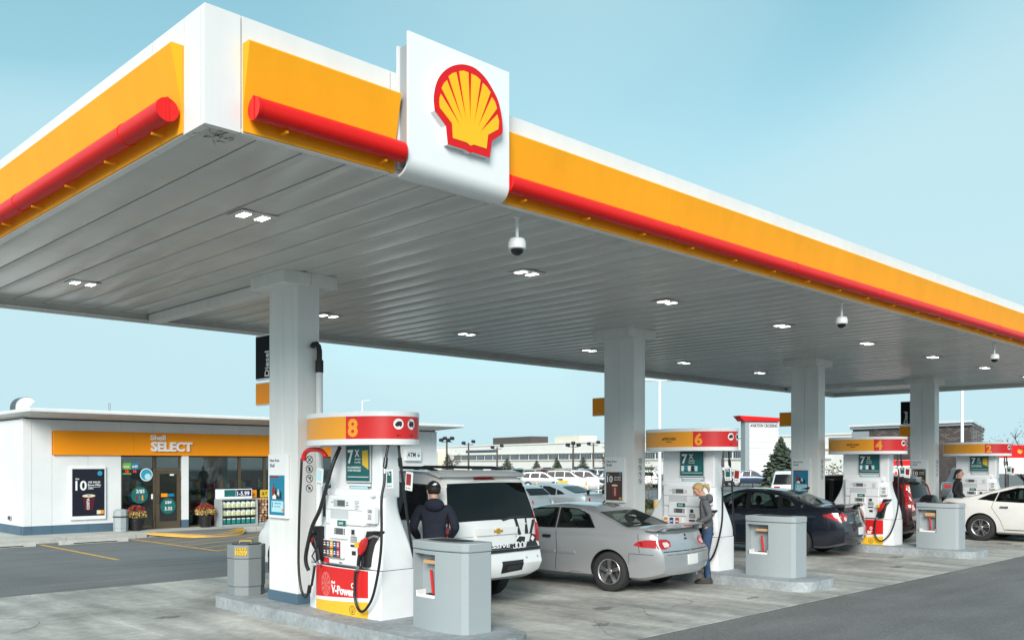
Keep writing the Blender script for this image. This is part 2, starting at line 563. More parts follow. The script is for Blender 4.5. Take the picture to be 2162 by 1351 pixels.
MB().box(CX0+.1, CX1-.1, CY0+.1, CY1-.1, ZS+.035, ZS+.06).build('deck', M_BLACK, can)
M_ROOFDK = mat('roof_membrane', (.3,.3,.3), .8)
MB().box(CX0+.06, CX1-.06, CY0+.06, CY1-.06, ZT-.25, ZT-.2).build('roof_deck', M_ROOFDK, can)
# perimeter trim of the soffit
M_TRIM = mat('dark_trim', (.16,.165,.16), .5)
for nm, bx in (('front', (CX0+.002, CX1-.002, CY0+.004, CY0+.085)), ('left', (CX0+.002, CX0+.085, CY0+.086, CY1-.1))):
    MB().box(*bx, ZS-.016, ZS+.01).build('edge_trim', M_SOFFIT, can)
# downstand along the back and the right end, with a thin bright drip edge
MB().box(CX0+.05, CX1-.09, CY1-.10, CY1-.003, 4.30, ZS+.02).build('back_downstand', M_SOFFIT, can)
MB().box(CX1-.10, CX1-.003, CY0+.09, CY1-.104, 4.30, ZS+.02).build('end_downstand', M_SOFFIT, can)
MB().box(CX0+.05, CX1-.09, CY1-.14, CY1-.103, 4.298, 4.315).build('drip_edge', M_WHITE, can)
# cross beams boxed below the soffit at the outer columns
for x, y1_ in ((6.46, CY1-.145), (27.31, CY1-.145)):
    MB().box(x-.10, x+.10, 11.1, y1_, 4.275, ZS-.008).build('boxed_beam', M_COLUMN, can)

# white fascia panels
jx = [CX0, 3.335, 4.70, 5.93, 8.53, 11.15, 13.78, 16.4, 19.0, 21.6, 24.2, 26.8, 29.4, CX1]
for i in range(len(jx)-1):
    MB().box(jx[i]+(.006 if i else 0), jx[i+1]-.006, CY0, CY0+.06, ZS-.022, ZT).build('fascia_panel', M_WHITE, can)
jy = [CY0+.062, 6.57, 7.12, 9.93, 12.7, CY1]
for i in range(len(jy)-1):
    MB().box(CX0, CX0+.06, jy[i]+.006, jy[i+1]-.006, ZS-.022, ZT).build('fascia_panel', M_WHITE, can)
MB().box(CX0+.062, CX1, CY1-.002, CY1+.05, 4.28, ZT).build('back_fascia', M_WHITE, can)
MB().box(CX1-.002, CX1+.05, CY0+.062, CY1-.003, 4.28, ZT).build('end_fascia', M_WHITE, can)

MB().box(CX0+.07, CX1-.07, CY0+.061, CY0+.075, ZS+.07, ZT-.02).build('fascia_backing', M_BLACK, can)
MB().box(CX0+.061, CX0+.069, CY0+.08, CY1-.1, ZS+.07, ZT-.02).build('fascia_backing', M_BLACK, can)
# yellow leaning panels: upright below, curving outwards to the top
yp = [(0,ZS-.012),(.012,ZS-.012),(.012,4.575),(.02,4.62),(.038,4.72),(.058,4.82),(.08,4.93),(.104,5.035),(.095,5.048),(0,5.048)]
def yellow(x0, x1):
    MB().prism(yp, lambda d, z: (x0, CY0-.002-d, z), lambda d, z: (x1, CY0-.002-d, z)).build('yellow_panel', M_YEL, can, smooth=True, ang=25)
def yellow_l(y0, y1):
    MB().prism(yp, lambda d, z: (CX0-.002-d, y0, z), lambda d, z: (CX0-.002-d, y1, z)).build('yellow_panel', M_YEL, can, smooth=True, ang=25)
jyl = [6.0, 8.60, 11.25, 13.9, 16.5, 19.1, 21.7, 24.3, 26.9, 29.5, CX1]
yellow(3.345, 4.735)
for i in range(len(jyl)-1): yellow(jyl[i]+(.003 if i else 0), jyl[i+1]-.003)
for a_, c_ in ((6.575, 9.30), (9.306, 12.1), (12.106, CY1-.02)): yellow_l(a_, c_)

# red tubes with seams, end caps and brackets
TR, TO, TZ = .084, .118, 4.548
def tubes(ax, cuts):
    for i in range(len(cuts)-1):
        p = [(cuts[i]+.002), (cuts[i+1]-.002)]
        P = [(t, CY0-TO, TZ) if ax == 'x' else (CX0-TO, t, TZ) for t in p]
        b = MB(); b.tube(P, TR, 28)
        b.build('red_tube', M_RED, can, smooth=True, ang=50)
        if i:
            P = [(cuts[i]-.012, CY0-TO, TZ), (cuts[i]+.012, CY0-TO, TZ)] if ax == 'x' else [(CX0-TO, cuts[i]-.012, TZ), (CX0-TO, cuts[i]+.012, TZ)]
            MB().tube(P, TR+.004, 28).build('tube_collar', M_RED, can, smooth=True, ang=50)
    n = int((cuts[-1]-cuts[0])/.92)
    for j in range(n+1):
        t = cuts[0]+.25+j*.92
        if t > cuts[-1]-.1: break
        b = MB()
        if ax == 'x': b.box(t-.01, t+.01, CY0-TO, CY0-.012, TZ-TR-.028, TZ-TR-.012)
        else: b.box(CX0-TO, CX0-.012, t-.01, t+.01, TZ-TR-.028, TZ-TR-.012)
        b.build('bracket', M_YEL, can)
tubes('x', [3.40, 4.73])
tubes('x', [5.955, 8.62, 11.28, 13.92, 16.56, 19.2, 21.8, 24.4, 27.0, 29.6, CX1])
tubes('y', [6.62, 7.32, 9.95, 12.6, CY1])
for p, ax in (((3.40, CY0-TO, TZ), 'x'), ((CX0-TO, 6.62, TZ), 'y')):
    MB().lathe([(TR*.99, -.03), (TR*1.03, -.03), (TR*1.03, 0), (TR*.8, .0)], 28, p, ax).build('tube_end_cap', M_RED, can, smooth=True, ang=40)
    b = MB()
    if ax == 'x': b.box(p[0]-.036, p[0]-.029, p[1]-.01, p[1]+.01, p[2]-.09, p[2]+.09)
    else: b.box(p[0]-.01, p[0]+.01, p[1]-.036, p[1]-.029, p[2]-.09, p[2]+.09)
    b.build('end_cap_rib', M_RED, can)

# leaf litter / nest debris hung in the near corner
b = MB(); q = random.Random(5)
for i in range(26):
    a = q.random()*6.28; r_ = q.random()*.16
    p = Vector((CX0+.18+r_*math.cos(a), CY0+.2+r_*math.sin(a), ZS-.018))
    d = Vector((q.uniform(-1,1), q.uniform(-1,1), q.uniform(-.2,.05)))*.05
    b.tube([p, p+d*.6, p+d+Vector((0,0,-.004))], [.003,.002,.001], 4)
tag(b.build('twig_debris', M_BLACK, can), kind='stuff')

# ---------------- sign panel with emblem on the front fascia
sg = thing('emblem_sign', 'white square sign panel with red and yellow scallop emblem on the canopy edge', 'sign', (0, 0, 0))
SX0, SX1, SYF = 4.765, 5.94, CY0-.16
M_SIGN = mat('sign_white', (.82,.83,.83), .3, var=.015, vscale=1)
pr = []                                        # section: front sheet curling back under at the bottom
for i in range(9):
    a = R(-90+90*i/8)
    pr.append((SYF+.13-.13*math.sin(a+R(90))if False else SYF+.14*(1-math.cos(math.pi/2*(1-i/8))) , 4.37+.14*(1-math.sin(math.pi/2*(1-i/8)))))
pr = pr[:]
outer = pr + [(SYF, 5.56)]
inner = [(SYF+.022, 5.56)] + [(y+.022*(1 if z > 4.45 else .4), z+.02) for y, z in reversed(pr)]
b = MB().prism(outer+inner, lambda y, z: (SX0, y, z), lambda y, z: (SX1, y, z))
b.build('sign_sheet', M_SIGN, sg, smooth=True, ang=25)
MB().box(SX0+.012, SX0+.03, SYF+.024, CY0-.012, 4.47, 5.46).build('side_web', mat('sign_web',(.30,.33,.35),.5), sg)
MB().box(SX1-.09, SX1-.05, SYF+.024, CY0-.012, 4.47, 5.44).build('side_web', M_STEEL, sg)
MB().box(SX0-.012, SX0+.05, CY0-.03, CY0-.012, 4.44, 5.47).build('back_flange', M_WHITE, sg)
OUT = [(5.002,4.939),(4.99,5.025),(5.003,5.125),(5.043,5.226),(5.111,5.311),(5.193,5.374),(5.285,5.417),(5.379,5.437),(5.474,5.434),(5.581,5.39),(5.67,5.314),(5.74,5.231),(5.78,5.125),(5.799,5.012),(5.785,4.932),(5.668,4.848),(5.638,4.689),(5.436,4.688),(5.407,4.676),(5.346,4.691),(5.147,4.689),(5.127,4.841)]
YEL = [(5.191,4.878),(5.057,4.974),(5.048,5.02),(5.052,5.063),(5.066,5.098),(5.291,4.879),(5.073,5.148),(5.102,5.201),(5.133,5.234),(5.322,4.915),(5.151,5.271),(5.193,5.311),(5.239,5.335),(5.36,4.93),(5.271,5.352),(5.322,5.372),(5.379,5.373),(5.402,4.936),(5.415,5.373),(5.474,5.369),(5.524,5.348),(5.445,4.933),(5.552,5.331),(5.601,5.309),(5.645,5.274),(5.489,4.915),(5.662,5.235),(5.7,5.206),(5.725,5.151),(5.518,4.885),(5.728,5.097),(5.75,5.044),(5.742,4.969),(5.615,4.886),(5.596,4.758),(5.441,4.757),(5.407,4.738),(5.36,4.755),(5.202,4.755)]
def smooth_arc(P, i0, i1):
    out = P[:i0]
    for i in range(i0, i1):
        a, b_, c_, d = P[i-1 if i > 0 else -1], P[i], P[i+1], P[(i+2) % len(P)]
        for k_ in range(3):
            t = k_/3
            out.append(tuple(.5*((2*b_[j])+(-a[j]+c_[j])*t+(2*a[j]-5*b_[j]+4*c_[j]-d[j])*t*t+(-a[j]+3*b_[j]-3*c_[j]+d[j])*t**3) for j in (0, 1)))
    return out + P[i1:]
OUTs = smooth_arc(OUT, 1, 14)
em = MB().py(OUTs, SYF-.055, SYF-.001).build('emblem_backing', M_SIGN, sg)
emr = MB().py(OUTs, SYF-.060, SYF-.056).build('emblem_red', M_REDF, sg)
MB().py(YEL, SYF-.064, SYF-.0605).build('emblem_yellow', M_SHELLY, sg)

# ---------------- canopy downlights
M_LED = mat('led_array', (1, 1, 1), .4, emit=4., ecol=(1, .98, .94))
lp = thing('canopy_light', 'x', 'light')
MB().box(-.20, .20, -.16, .16, -.014, -.006).build('bezel', M_SOFFIT, lp, bevel=.004)
for sx, sy in ((-.10, 0), (.10, 0)):
    tray = MB().box(sx-.055, sx+.055, -.095, .095, -.0165, -.0145).build('tray', M_STEEL, lp)
    b = MB()
    for i in range(3):
        for j in range(6):
            x, y = sx-.034+.034*i, -.075+.03*j
            b.box(x-.009, x+.009, y-.008, y+.008, -.021, -.0175)
    b.build('led_array', M_LED, tray)
front = [4.55, 8.4, 11.43, 14.85, 18.25, 21.65, 25.02, 28.45]
back = [4.6, 8.5, 11.56, 15.1, 18.6, 22.1, 25.4, 28.7]
ORD = ['first', 'second', 'third', 'fourth', 'fifth', 'sixth', 'seventh', 'eighth']
first = True
for row, ys, nm in ((front, 8.28, 'front'), (back, 12.98, 'back')):
    for i, x in enumerate(row):
        if nm == 'back' and i > 5: continue
        o = lp if first else copy_tree(lp); first = False
        o.location = (x, ys, ZS-.008); o.rotation_euler = (0, 0, R(0))
        tag(o, 'lit square canopy light, %s from the left in the %s row' % (ORD[i], nm), 'light', 'lit canopy downlights')

# ---------------- dome cameras
for i, (x, y, lb) in enumerate([(6.46, 6.5, 'white dome camera hanging from the canopy beside the emblem sign'),
                                (13.45, 6.5, 'white dome camera hanging midway along the canopy edge'),
                                (20.2, 6.5, 'white dome camera hanging at the far right of the canopy edge')]):
    t = thing('dome_camera', lb, 'camera', (x, y, ZS-.006), 0, 'dome cameras under the canopy')
    MB().lathe([(.035, 0), (.035, -.012), (.018, -.014), (.018, -.20), (.03, -.21)], 16).build('stem', M_WHITE2, t, smooth=True)
    MB().lathe([(.03, -.205), (.075, -.22), (.088, -.25), (.09, -.30), (.085, -.318), (.07, -.325)], 24).build('housing', M_WHITE2, t, smooth=True)
    MB().lathe([(.064, -.326), (.060, -.35), (.042, -.372), (.015, -.383), (.002, -.385)], 20).build('dome', M_BLACKG, t, smooth=True)

# ---------------- columns
M_STICK = mat('sticker_black', (.02,.02,.022), .5)
def column(i, label):
    x0 = 6.30+6.95*i
    t = thing('canopy_column', label, 'column', (x0, 10.33, .15), 0, 'white canopy columns')
    H_ = ZS-.15
    W_, D_ = .33, .70
    MB().box(0, W_, 0, .348, .13, H_-.14).build('cladding_panel', M_COLUMN, t, bevel=.008)
    MB().box(0, W_, .352, D_, .13, H_-.14).build('cladding_panel', M_COLUMN, t, bevel=.008)
    MB().box(-.012, W_+.012, -.012, D_+.012, 0, .13).build('base_band', M_BLUEBASE, t, bevel=.006)
    MB().box(-.235, W_*.5-.002, -.07, D_+.07, H_-.17, H_-.008).build('cap_half', M_COLUMN, t, bevel=.004)
    MB().box(W_*.5+.002, W_+.235, -.07, D_+.07, H_-.17, H_-.008).build('cap_half', M_COLUMN, t, bevel=.004)
    for k_ in range(4):                         # round prohibition stickers on the near face
        cz = 2.005-.15-.123*k_; cx_ = .178
        ring = MB()
        a, c = circ(.052, 24), circ(.044, 24)
        vs = [(cx_+p[0], -.003, cz+p[1]) for p in a]+[(cx_+p[0], -.003, cz+p[1]) for p in c]
        ring.add(vs, [(j, (j+1) % 24, 24+(j+1) % 24, 24+j) for j in range(24)])
        for s_ in ((1,) if k_ else (1, -1)):
            d = .034
            ring.add([(cx_-d-.004, -.0032, cz+s_*d), (cx_-d+.004, -.0032, cz+s_*(d+.006)), (cx_+d+.004, -.0032, cz-s_*d), (cx_+d-.004, -.0032, cz-s_*(d+.006))], [(0, 1, 2, 3)])
        if k_ == 1: ring.add([(cx_-.012, -.003, cz-.025), (cx_+.012, -.003, cz-.025), (cx_+.012, -.003, cz+.025), (cx_-.012, -.003, cz+.025)], [(0,1,2,3)])
        if k_ == 2: ring.add([(cx_+.012+.013*math.cos(u), -.003, cz+.014+.013*math.sin(u)) for u in [j*.6283 for j in range(10)]], [tuple(range(10))])
        if k_ == 3: ring.add([(cx_-.02, -.003, cz-.012), (cx_+.006, -.003, cz-.018), (cx_+.022, -.003, cz+.012), (cx_-.006, -.003, cz+.016)], [(0,1,2,3)])
        ring.build('sticker', M_STICK, t)
    return t
column(0, 'white rectangular canopy column nearest the camera with black and orange flags')
column(1, 'white rectangular canopy column between the silver coupe and its pump, second from the left')
column(2, 'white rectangular canopy column behind the navy sedan, third from the left')
column(3, 'white rectangular canopy column farthest from the camera with a small black flag')

# poster boards, flags
M_TEAL = mat('poster_blue', (.01,.20,.33), .35)
M_PALEB = mat('poster_pale_blue', (.45,.72,.80), .4)
M_BROWN = mat('poster_brown', (.075,.035,.022), .35)
M_COLA = mat('poster_bottle_red', (.28,.02,.02), .4)
M_LIGHTP = mat('poster_cream', (.75,.68,.5), .4)
M_ORP = mat('print_orange', (.85,.3,.02), .4)
def onxm(x):           # surface facing -X: u runs towards -Y
    return lambda u, v, d: (x-d, -u, v)
def poster(i, kind, label):
    x0 = 6.30+6.95*i
    t = thing('poster_board', label, 'poster', (x0, 10.98, 1.24), 0, 'advert boards on the columns')
    MB().box(-.045, -.002, -.47, 0, 0, .83).build('board', M_WHITE2, t, bevel=.006)
    f = onxm(-.046)
    text('heading', 'New from', M_NAVYTXT, t, f, .045, .735, h_=.042, depth=.001)
    text('heading', 'Shell', M_NAVYTXT, t, f, .045, .665, h_=.048, depth=.001)
    X = -.046
    def rect(nm, u0, u1, v0, v1, m, e=.001):
        return MB().box(X-e, X+.002, -u1, -u0, v0, v1).build(nm, m, t)
    if kind == 'blue':
        rect('print', .035, .415, .04, .56, M_TEAL)
        rect('print_strip', .05, .27, .525, .55, M_COLA, .0016)
        for j, (u, h, r_, m) in enumerate([(.14,.20,.035,M_COLA),(.20,.15,.022,M_BLACK),(.26,.13,.022,M_LIGHTP),(.32,.11,.02,M_BLACK),(.17,.06,.05,M_WTXT),(.25,.055,.04,M_DARK)]):
            pr_ = [(u-r_, .25),(u+r_, .25),(u+r_, .25+h*.65),(u+r_*.35,.25+h*.82),(u+r_*.35,.25+h),(u-r_*.35,.25+h),(u-r_*.35,.25+h*.82),(u-r_,.25+h*.65)]
            MB().prism(pr_, lambda a, c, j=j: (X-.002-.0006*j, -a, c), lambda a, c: (X, -a, c)).build('printed_bottle', m, t)
        rect('price_card', .09, .39, .08, .225, M_PALEB, .0016)
        text('price', '1', M_NAVYTXT, t, f, .11, .135, h_=.075, depth=.003)
        text('small_print', 'when you buy', M_TEAL, t, f, .17, .18, w_=.16, depth=.003)
        text('small_print', 'two or more', M_TEAL, t, f, .17, .145, w_=.14, depth=.003)
        MB().px(circ(.022, 16, -.37, .11), X-.003, X).build('round_seal', M_ORP, t)
    else:
        rect('print', .035, .415, .04, .56, M_BROWN)
        text('big_number', '10', M_WTXT, t, f, .06, .37, h_=.12, depth=.003, bold=.02)
        text('small_print', 'AIR MILES', M_WTXT, t, f, .23, .45, w_=.15, depth=.003)
        text('small_print', 'Bonus Miles', M_WTXT, t, f, .23, .41, w_=.15, depth=.003)
        text('small_print', 'Get', M_WTXT, t, f, .06, .505, w_=.05, depth=.003)
        MB().prism([(.17,.31),(.31,.31),(.285,.11),(.195,.11)], lambda a, c: (X-.0022, -a, c), lambda a, c: (X, -a, c)).build('printed_cup', M_COLA, t)
        MB().prism([(.24+.075*math.cos(a_), .315+.018*math.sin(a_)) for a_ in [j*.3927 for j in range(16)]], lambda a, c: (X-.003, -a, c), lambda a, c: (X, -a, c)).build('printed_lid', M_LIGHTP, t)
        text('cup_word', 'COSTA', M_WTXT, t, lambda u, v, d: (X-.0022-d, -.265+v, u), .125, 0, w_=.15, depth=.001)
        rect('corner_logo', .34, .40, .06, .10, M_ORP, .002)
        MB().px(circ(.03, 18, -.375, .52), X-.002, X).build('round_seal', M_TEAL, t)
    return t
poster(0, 'blue', 'white advert board with blue drinks poster on the nearest column')
poster(1, 'brown', 'white advert board with brown coffee poster behind the silver coupe')
poster(2, 'blue', 'white advert board with blue drinks poster behind the navy sedan')
poster(3, 'brown', 'white advert board with brown coffee poster on the farthest column')

M_FLAGBK = mat('flag_black', (.008,.008,.010), .6, spec=.12)
def diesel(i, label, y0, y1, z0, z1):
    x0 = 6.30+6.95*i
    t = thing('fuel_flag_sign', label, 'sign', (x0, y0, z0), 0, 'black fuel flags on the columns')
    w_, h_ = y1-y0, z1-z0
    MB().box(.055, .105, .0, w_, 0, h_).build('panel', M_WHITE2, t, bevel=.006)
    MB().box(.048, .0545, .02, w_-.01, .02, h_-.02).build('face', M_FLAGBK, t, bevel=.003)
    text('lettering', 'Diesel', M_WTXT, t, lambda u, v, d: (.048-d, .03+.235-.05+(-v), u+.04) if False else (.048-d, .085+v, u+.04), 0, 0, w_=.34, h_=.11, depth=.002, bold=.012)
    return t
diesel(0, 'tall black flag sign reading Diesel on the nearest column', 11.035, 11.49, 3.09, 3.70)
diesel(3, 'small black flag sign reading Diesel on the farthest column', 11.035, 11.33, 3.10, 3.78)
def oflag(i, label, w_=.45, z0=2.745, h_=.31):
    x0 = 6.30+6.95*i
    t = thing('orange_flag_sign', label, 'sign', (x0, 11.035, z0), 0, 'orange flag panels on the columns')
    MB().box(.055, .105, 0, w_, 0, h_).build('panel', M_WHITE2, t, bevel=.006)
    MB().box(.048, .0545, .012, w_-.008, .014, h_-.014).build('face', M_ORANGE, t, bevel=.003)
oflag(0, 'orange rectangular flag below the Diesel sign on the nearest column')
oflag(1, 'orange rectangular flag on the second column from the left', .33, 2.85, .34)
oflag(2, 'orange rectangular flag on the third column from the left', .33, 2.85, .34)
oflag(3, 'orange rectangular flag below the small Diesel sign on the farthest column', .33, 2.72, .34)

# white vent pipe with black elbow on the near column
t = thing('vent_pipe', 'white vertical pipe with black elbow fixed beside the nearest column', 'pipe', (6.585, 10.26, .15))
MB().cyl((0,0,0), (0,0,3.0), .045, 16).build('pipe', M_WHITE2, t, smooth=True)
MB().tube([(0,0,2.98),(0,0,3.14)], [.052,.052], 16).build('collar', M_BLACK, t, smooth=True)
MB().tube([(0,0,3.12),(0,0,3.26),(-.015,0,3.32),(-.05,0,3.35),(-.085,0,3.34),(-.105,0,3.30)], .035, 14).build('elbow', M_BLACK, t, smooth=True)
# ================================================================== pumps
M_PUMPW = mat('pump_white', (.80,.81,.82), .3, var=.02, vscale=4, stain=.03, sscale=3)
M_PUMPG = mat('pump_grey', (.55,.57,.58), .35)
M_PUMPY = mat('pump_yellow', (.86,.50,.03), .4, var=.03)
M_PUMPO = mat('pump_orange', (.84,.34,.02), .38, var=.03)
M_PUMPR = mat('pump_red', (.66,.016,.016), .36, var=.04, vscale=3)
M_PUMPRL = mat('pump_red_pale', (.72,.14,.12), .4)
M_SCREEN = mat('lcd_screen', (.10,.11,.11), .2)
M_LCD = mat('lcd_pale', (.42,.47,.45), .25)
M_REDN = mat('red_nozzle', (.55,.015,.015), .38)
M_HOSE = mat('hose_rubber', (.014,.014,.015), .42)
M_POSTG = mat('poster_teal', (.010,.105,.105), .35)
M_GOLD = mat('poster_gold', (.70,.45,.03), .4)
GR = [mat('grade_maroon',(.10,.02,.03),.35), mat('grade_grey',(.10,.12,.14),.35), mat('grade_amber',(.75,.33,.02),.35), mat('grade_blue',(.02,.07,.22),.35), mat('grade_rose',(.45,.08,.09),.35)]
M_TAGW = mat('tag_white', (.78,.79,.78), .4)

def hosepath(P, n=4):
    P = [Vector(p) for p in P]; out = []
    for i in range(len(P)-1):
        a, b_, c, d = P[max(i-1,0)], P[i], P[i+1], P[min(i+2,len(P)-1)]
        for k_ in range(n):
            t = k_/n
            out.append(.5*((2*b_)+(c-a)*t+(2*a-5*b_+4*c-d)*t*t+(3*b_-3*c+d-a)*t**3))
    return out+[P[-1]]

def make_pump(num, X, label, grades, vpower=True, nitrogen=False, retriever=False, gold=True):
    # local frame: x = depth (front face at 0, towards the lanes on the left is -x), y = world y, z above island
    t = thing('fuel_pump', label, 'fuel pump', (X, 9.30, .15), 0, 'numbered fuel pumps')
    bow = lambda w_: -.085*(1-((w_-.045)/.77)**2)
    # ---- lower cabinet, bowed front and back
    n = 14
    ws = [-.71+1.51*i/n for i in range(n+1)]
    plan = [(bow(y), y) for y in ws] + [(.47-bow(y), y) for y in reversed(ws)]
    MB().pz(plan, 0, .562).build('lower_cabinet', M_PUMPW, t, smooth=True, ang=40)
    MB().pz([(x*.98+.004, y*.98) for x, y in plan], .562, .570).build('seam', M_DARK, t)
    # ---- flared middle: from the base plan up to the slim tower
    rings = []
    for i in range(15):
        s_ = i/14; e = s_*s_*(3-2*s_); e2 = max(0, min(1, (s_-.1)/.8)); e2 = e2*e2*(3-2*e2)
        z = .57+.85*s_
        x0, x1 = .0+.10*e2, .47-.10*e2
        y0, y1 = -.71+.15*e, .80-.27*e
        rr = .03+.05*e
        bw = .085*(1-e)
        ring = []
        for (px_, py_) in rrect(x1-x0, y1-y0, min(rr, (x1-x0)/2-.001), 3, (x0+x1)/2, (y0+y1)/2):
            k_ = 1-((py_-(y0+y1)/2)/((y1-y0)/2))**2
            ring.append((px_+(-bw*k_ if px_ < .235 else bw*k_), py_, z))
        rings.append(ring)
    MB().loft(rings).build('flared_body', M_PUMPW, t, smooth=True, ang=50)
    # ---- tower: two pillars, recessed centre, shelf
    MB().box(.10, .37, -.56, -.36, 1.40, 2.02).build('pillar', M_PUMPW, t, bevel=.015)
    MB().box(.10, .37, .12, .50, 1.40, 2.02).build('pillar', M_PUMPW, t, bevel=.015)
    MB().box(.14, .33, -.355, .115, 1.40, 2.02).build('tower_core', M_PUMPG, t)
    MB().box(.03, .16, -.48, .48, 1.405, 1.50).build('shelf', M_PUMPW, t, bevel=.03, seg=3)
    MB().box(.095, .13, -.34, .10, 1.53, 1.57).build('shelf_lip', M_PUMPW, t, bevel=.01)
    # ---- header sign: elliptical drum
    EA, EB, ECX, ECY = .89, .54, .205, -.02
    def lens(off, n=56):
        return [(ECX-(EB+off)*math.cos(2*math.pi*i/n), ECY+(EA+off)*math.sin(2*math.pi*i/n)) for i in range(n)]
    MB().pz(lens(0), 2.02, 2.085).build('header_lower_rim', M_PUMPW, t, smooth=True, ang=40)
    MB().pz(lens(0), 2.345, 2.40).build('header_upper_rim', M_PUMPW, t, smooth=True, ang=40)
    TS = R(-25)
    def strip(t0, t1, nm, m):
        k_ = 30
        P = [(ECX-(EB-.004)*math.cos(t0+(t1-t0)*i/k_), ECY+(EA-.004)*math.sin(t0+(t1-t0)*i/k_)) for i in range(k_+1)]
        vs = [(x, y, 2.085) for x, y in P]+[(x, y, 2.345) for x, y in P]
        k_ += 1
        return MB().add(vs, [(i, i+1, k_+i+1, k_+i) for i in range(k_-1)]).build(nm, m, t, smooth='all')
    strip(TS, R(-115), 'header_red', M_PUMPR); strip(R(65), TS, 'header_yellow', M_PUMPO)
    strip(R(155), R(65), 'header_yellow', M_PUMPO); strip(R(-115), R(-205), 'header_red', M_PUMPR)
    def fh(u, v, d):      # u = arc length along the drum from the colour split, towards the near end
        th = TS
        m_ = int(abs(u)/.02)+1
        for _ in range(m_):
            th -= (u/m_)/math.hypot(EB*math.sin(th), EA*math.cos(th))
        return (ECX-(EB-.004+d)*math.cos(th), ECY+(EA-.004+d)*math.sin(th), v)
    text('pump_number', num, M_PUMPO, t, fh, .03, 2.108, h_=.21, depth=.003, bold=.035)
    if nitrogen:
        text('small_lettering', 'NITROGEN', M_STICK, t, fh, -.62, 2.20, w_=.30, h_=.05, depth=.002, bold=.02, shear=.2)
        text('small_lettering', 'enriched', M_STICK, t, fh, -.53, 2.165, w_=.12, depth=.002)
    # vehicle pictograms
    for u, sl_ in ((0.655, False), (0.835, True)):
        b = MB(); c = circ(.062, 22, u, 2.255)
        b.add([fh(a_, c_, .003) for a_, c_ in c], [tuple(range(22))])
        disc = b.build('pictogram', M_WTXT, t)
        b = MB()
        b.add([fh(u+a_, 2.255+c_, .0045) for a_, c_ in [(-.04,-.02),(.04,-.02),(.042,.005),(.038,.03),(-.01,.03),(-.03,.008),(-.042,.004)]], [tuple(range(7))])
        for k_ in (-.022, .022):
            b.add([fh(u+k_+a_, 2.235+c_, .0048) for a_, c_ in circ(.011, 8)], [tuple(range(8))])
        if sl_: b.add([fh(u+a_, 2.255+c_, .005) for a_, c_ in [(-.045,.04),(-.037,.046),(.045,-.04),(.037,-.046)]], [(0,1,2,3)])
        b.build('car_symbol', M_STICK, disc)
        s_ = -1 if not sl_ else 1
        b = MB(); b.add([fh(u+a_*s_, 2.125+c_, .003) for a_, c_ in [(-.028,-.004),(.008,-.004),(.004,-.018),(.028,0),(.004,.018),(.008,.004),(-.028,.004)]], [tuple(range(7))])
        b.build('arrow', M_STICK, t)
    # ---- display head
    H0 = -.055
    MB().box(H0, .12, -.41, .38, .585, 1.06).build('head_lower', M_PUMPW, t, bevel=.02, seg=3)
    MB().box(H0, .12, -.41, .38, 1.065, 1.42).build('head_upper', M_PUMPW, t, bevel=.02, seg=3)
    def pl(nm, u0, u1, z0, z1, m, e=.003, x=H0, bv=0, pa=None):   # plate on the head, u = -y
        return MB().box(x-e, x+.004, -u1, -u0, z0, z1).build(nm, m, pa or t, bevel=bv)
    pl('display_bezel', -.19, .05, 1.285, 1.37, M_LCD)
    pl('display', -.11, .045, 1.293, 1.362, M_SCREEN, .0045)
    pl('head_seam', -.375, .40, 1.248, 1.252, M_DARK, .001)
    f = onxm(H0)
    text('fine_print', 'TOTAL', M_STICK, t, f, -.25, 1.33, w_=.05, depth=.002)
    text('fine_print', 'LITRES', M_STICK, t, f, .065, 1.33, w_=.05, depth=.002)
    text('fine_print', 'c/Litre', M_STICK, t, f, .065, 1.30, w_=.055, depth=.002, bold=.03)
    for k_ in range(6):
        pl('fine_print', .25, .25+.085*(1 if k_ % 3 else .7), 1.265+.018*k_, 1.270+.018*k_, M_STICK, .001)
    # niche (recessed screen bay)
    nb = MB()
    nb.box(H0-.001, H0+.0, .12-.26, .26, 1.145, 1.245)
    pl('niche', -.26, .12, 1.14, 1.245, M_PUMPG, .002)
    wd = MB().px([(-.12, .90), (.26, .90), (.24, 1.135), (-.08, 1.135)], H0-.03, H0-.002)
    wd.build('screen_wedge', M_PUMPW, t, bevel=.012)
    S = H0-.03
    pl('green_label', -.07, .10, 1.055, 1.125, M_GREEN, .002, S)
    text('label_print', 'SAVE', M_WTXT, t, onxm(S-.002), -.04, 1.075, w_=.09, depth=.001)
    pl('screen', -.10, .05, .955, 1.03, M_SCREEN, .003, S)
    for s_ in (-.135, .062):
        for k_ in range(4):
            pl('soft_key', s_, s_+.028, .957+.019*k_, .970+.019*k_, M_STICK, .002, S)
    # grade buttons on a projecting tray
    MB().box(H0-.045, H0-.001, -.06, .37, .665, .885).build('button_tray', M_PUMPW, t, bevel=.018, seg=3)
    B = H0-.045
    if grades == 10:
        pl('button_panel', -.355, .015, .675, .875, M_STICK, .002, B)
        for k_ in range(5):
            for j in range(2):
                u0 = -.345+.071*k_; z0 = .683+.1*j
                bt = pl('grade_button', u0, u0+.062, z0, z0+.088, GR[k_], .006, B, .004)
                pl('button_label', u0+.012, u0+.05, z0+.03, z0+.042, M_WTXT, .0075, B, 0, bt)
                pl('button_label', u0+.018, u0+.044, z0+.055, z0+.068, M_WTXT, .0075, B, 0, bt)
    else:
        for k_, m in enumerate((GR[2], GR[3], GR[4])):
            u0 = -.33+.12*k_
            bt = pl('grade_button', u0, u0+.075, .68, .87, m, .006, B, .004)
            pl('button_label', u0+.012, u0+.063, .80, .82, M_WTXT, .0075, B, 0, bt)
            pl('button_label', u0+.018, u0+.057, .70, .74, M_WTXT, .0075, B, 0, bt)
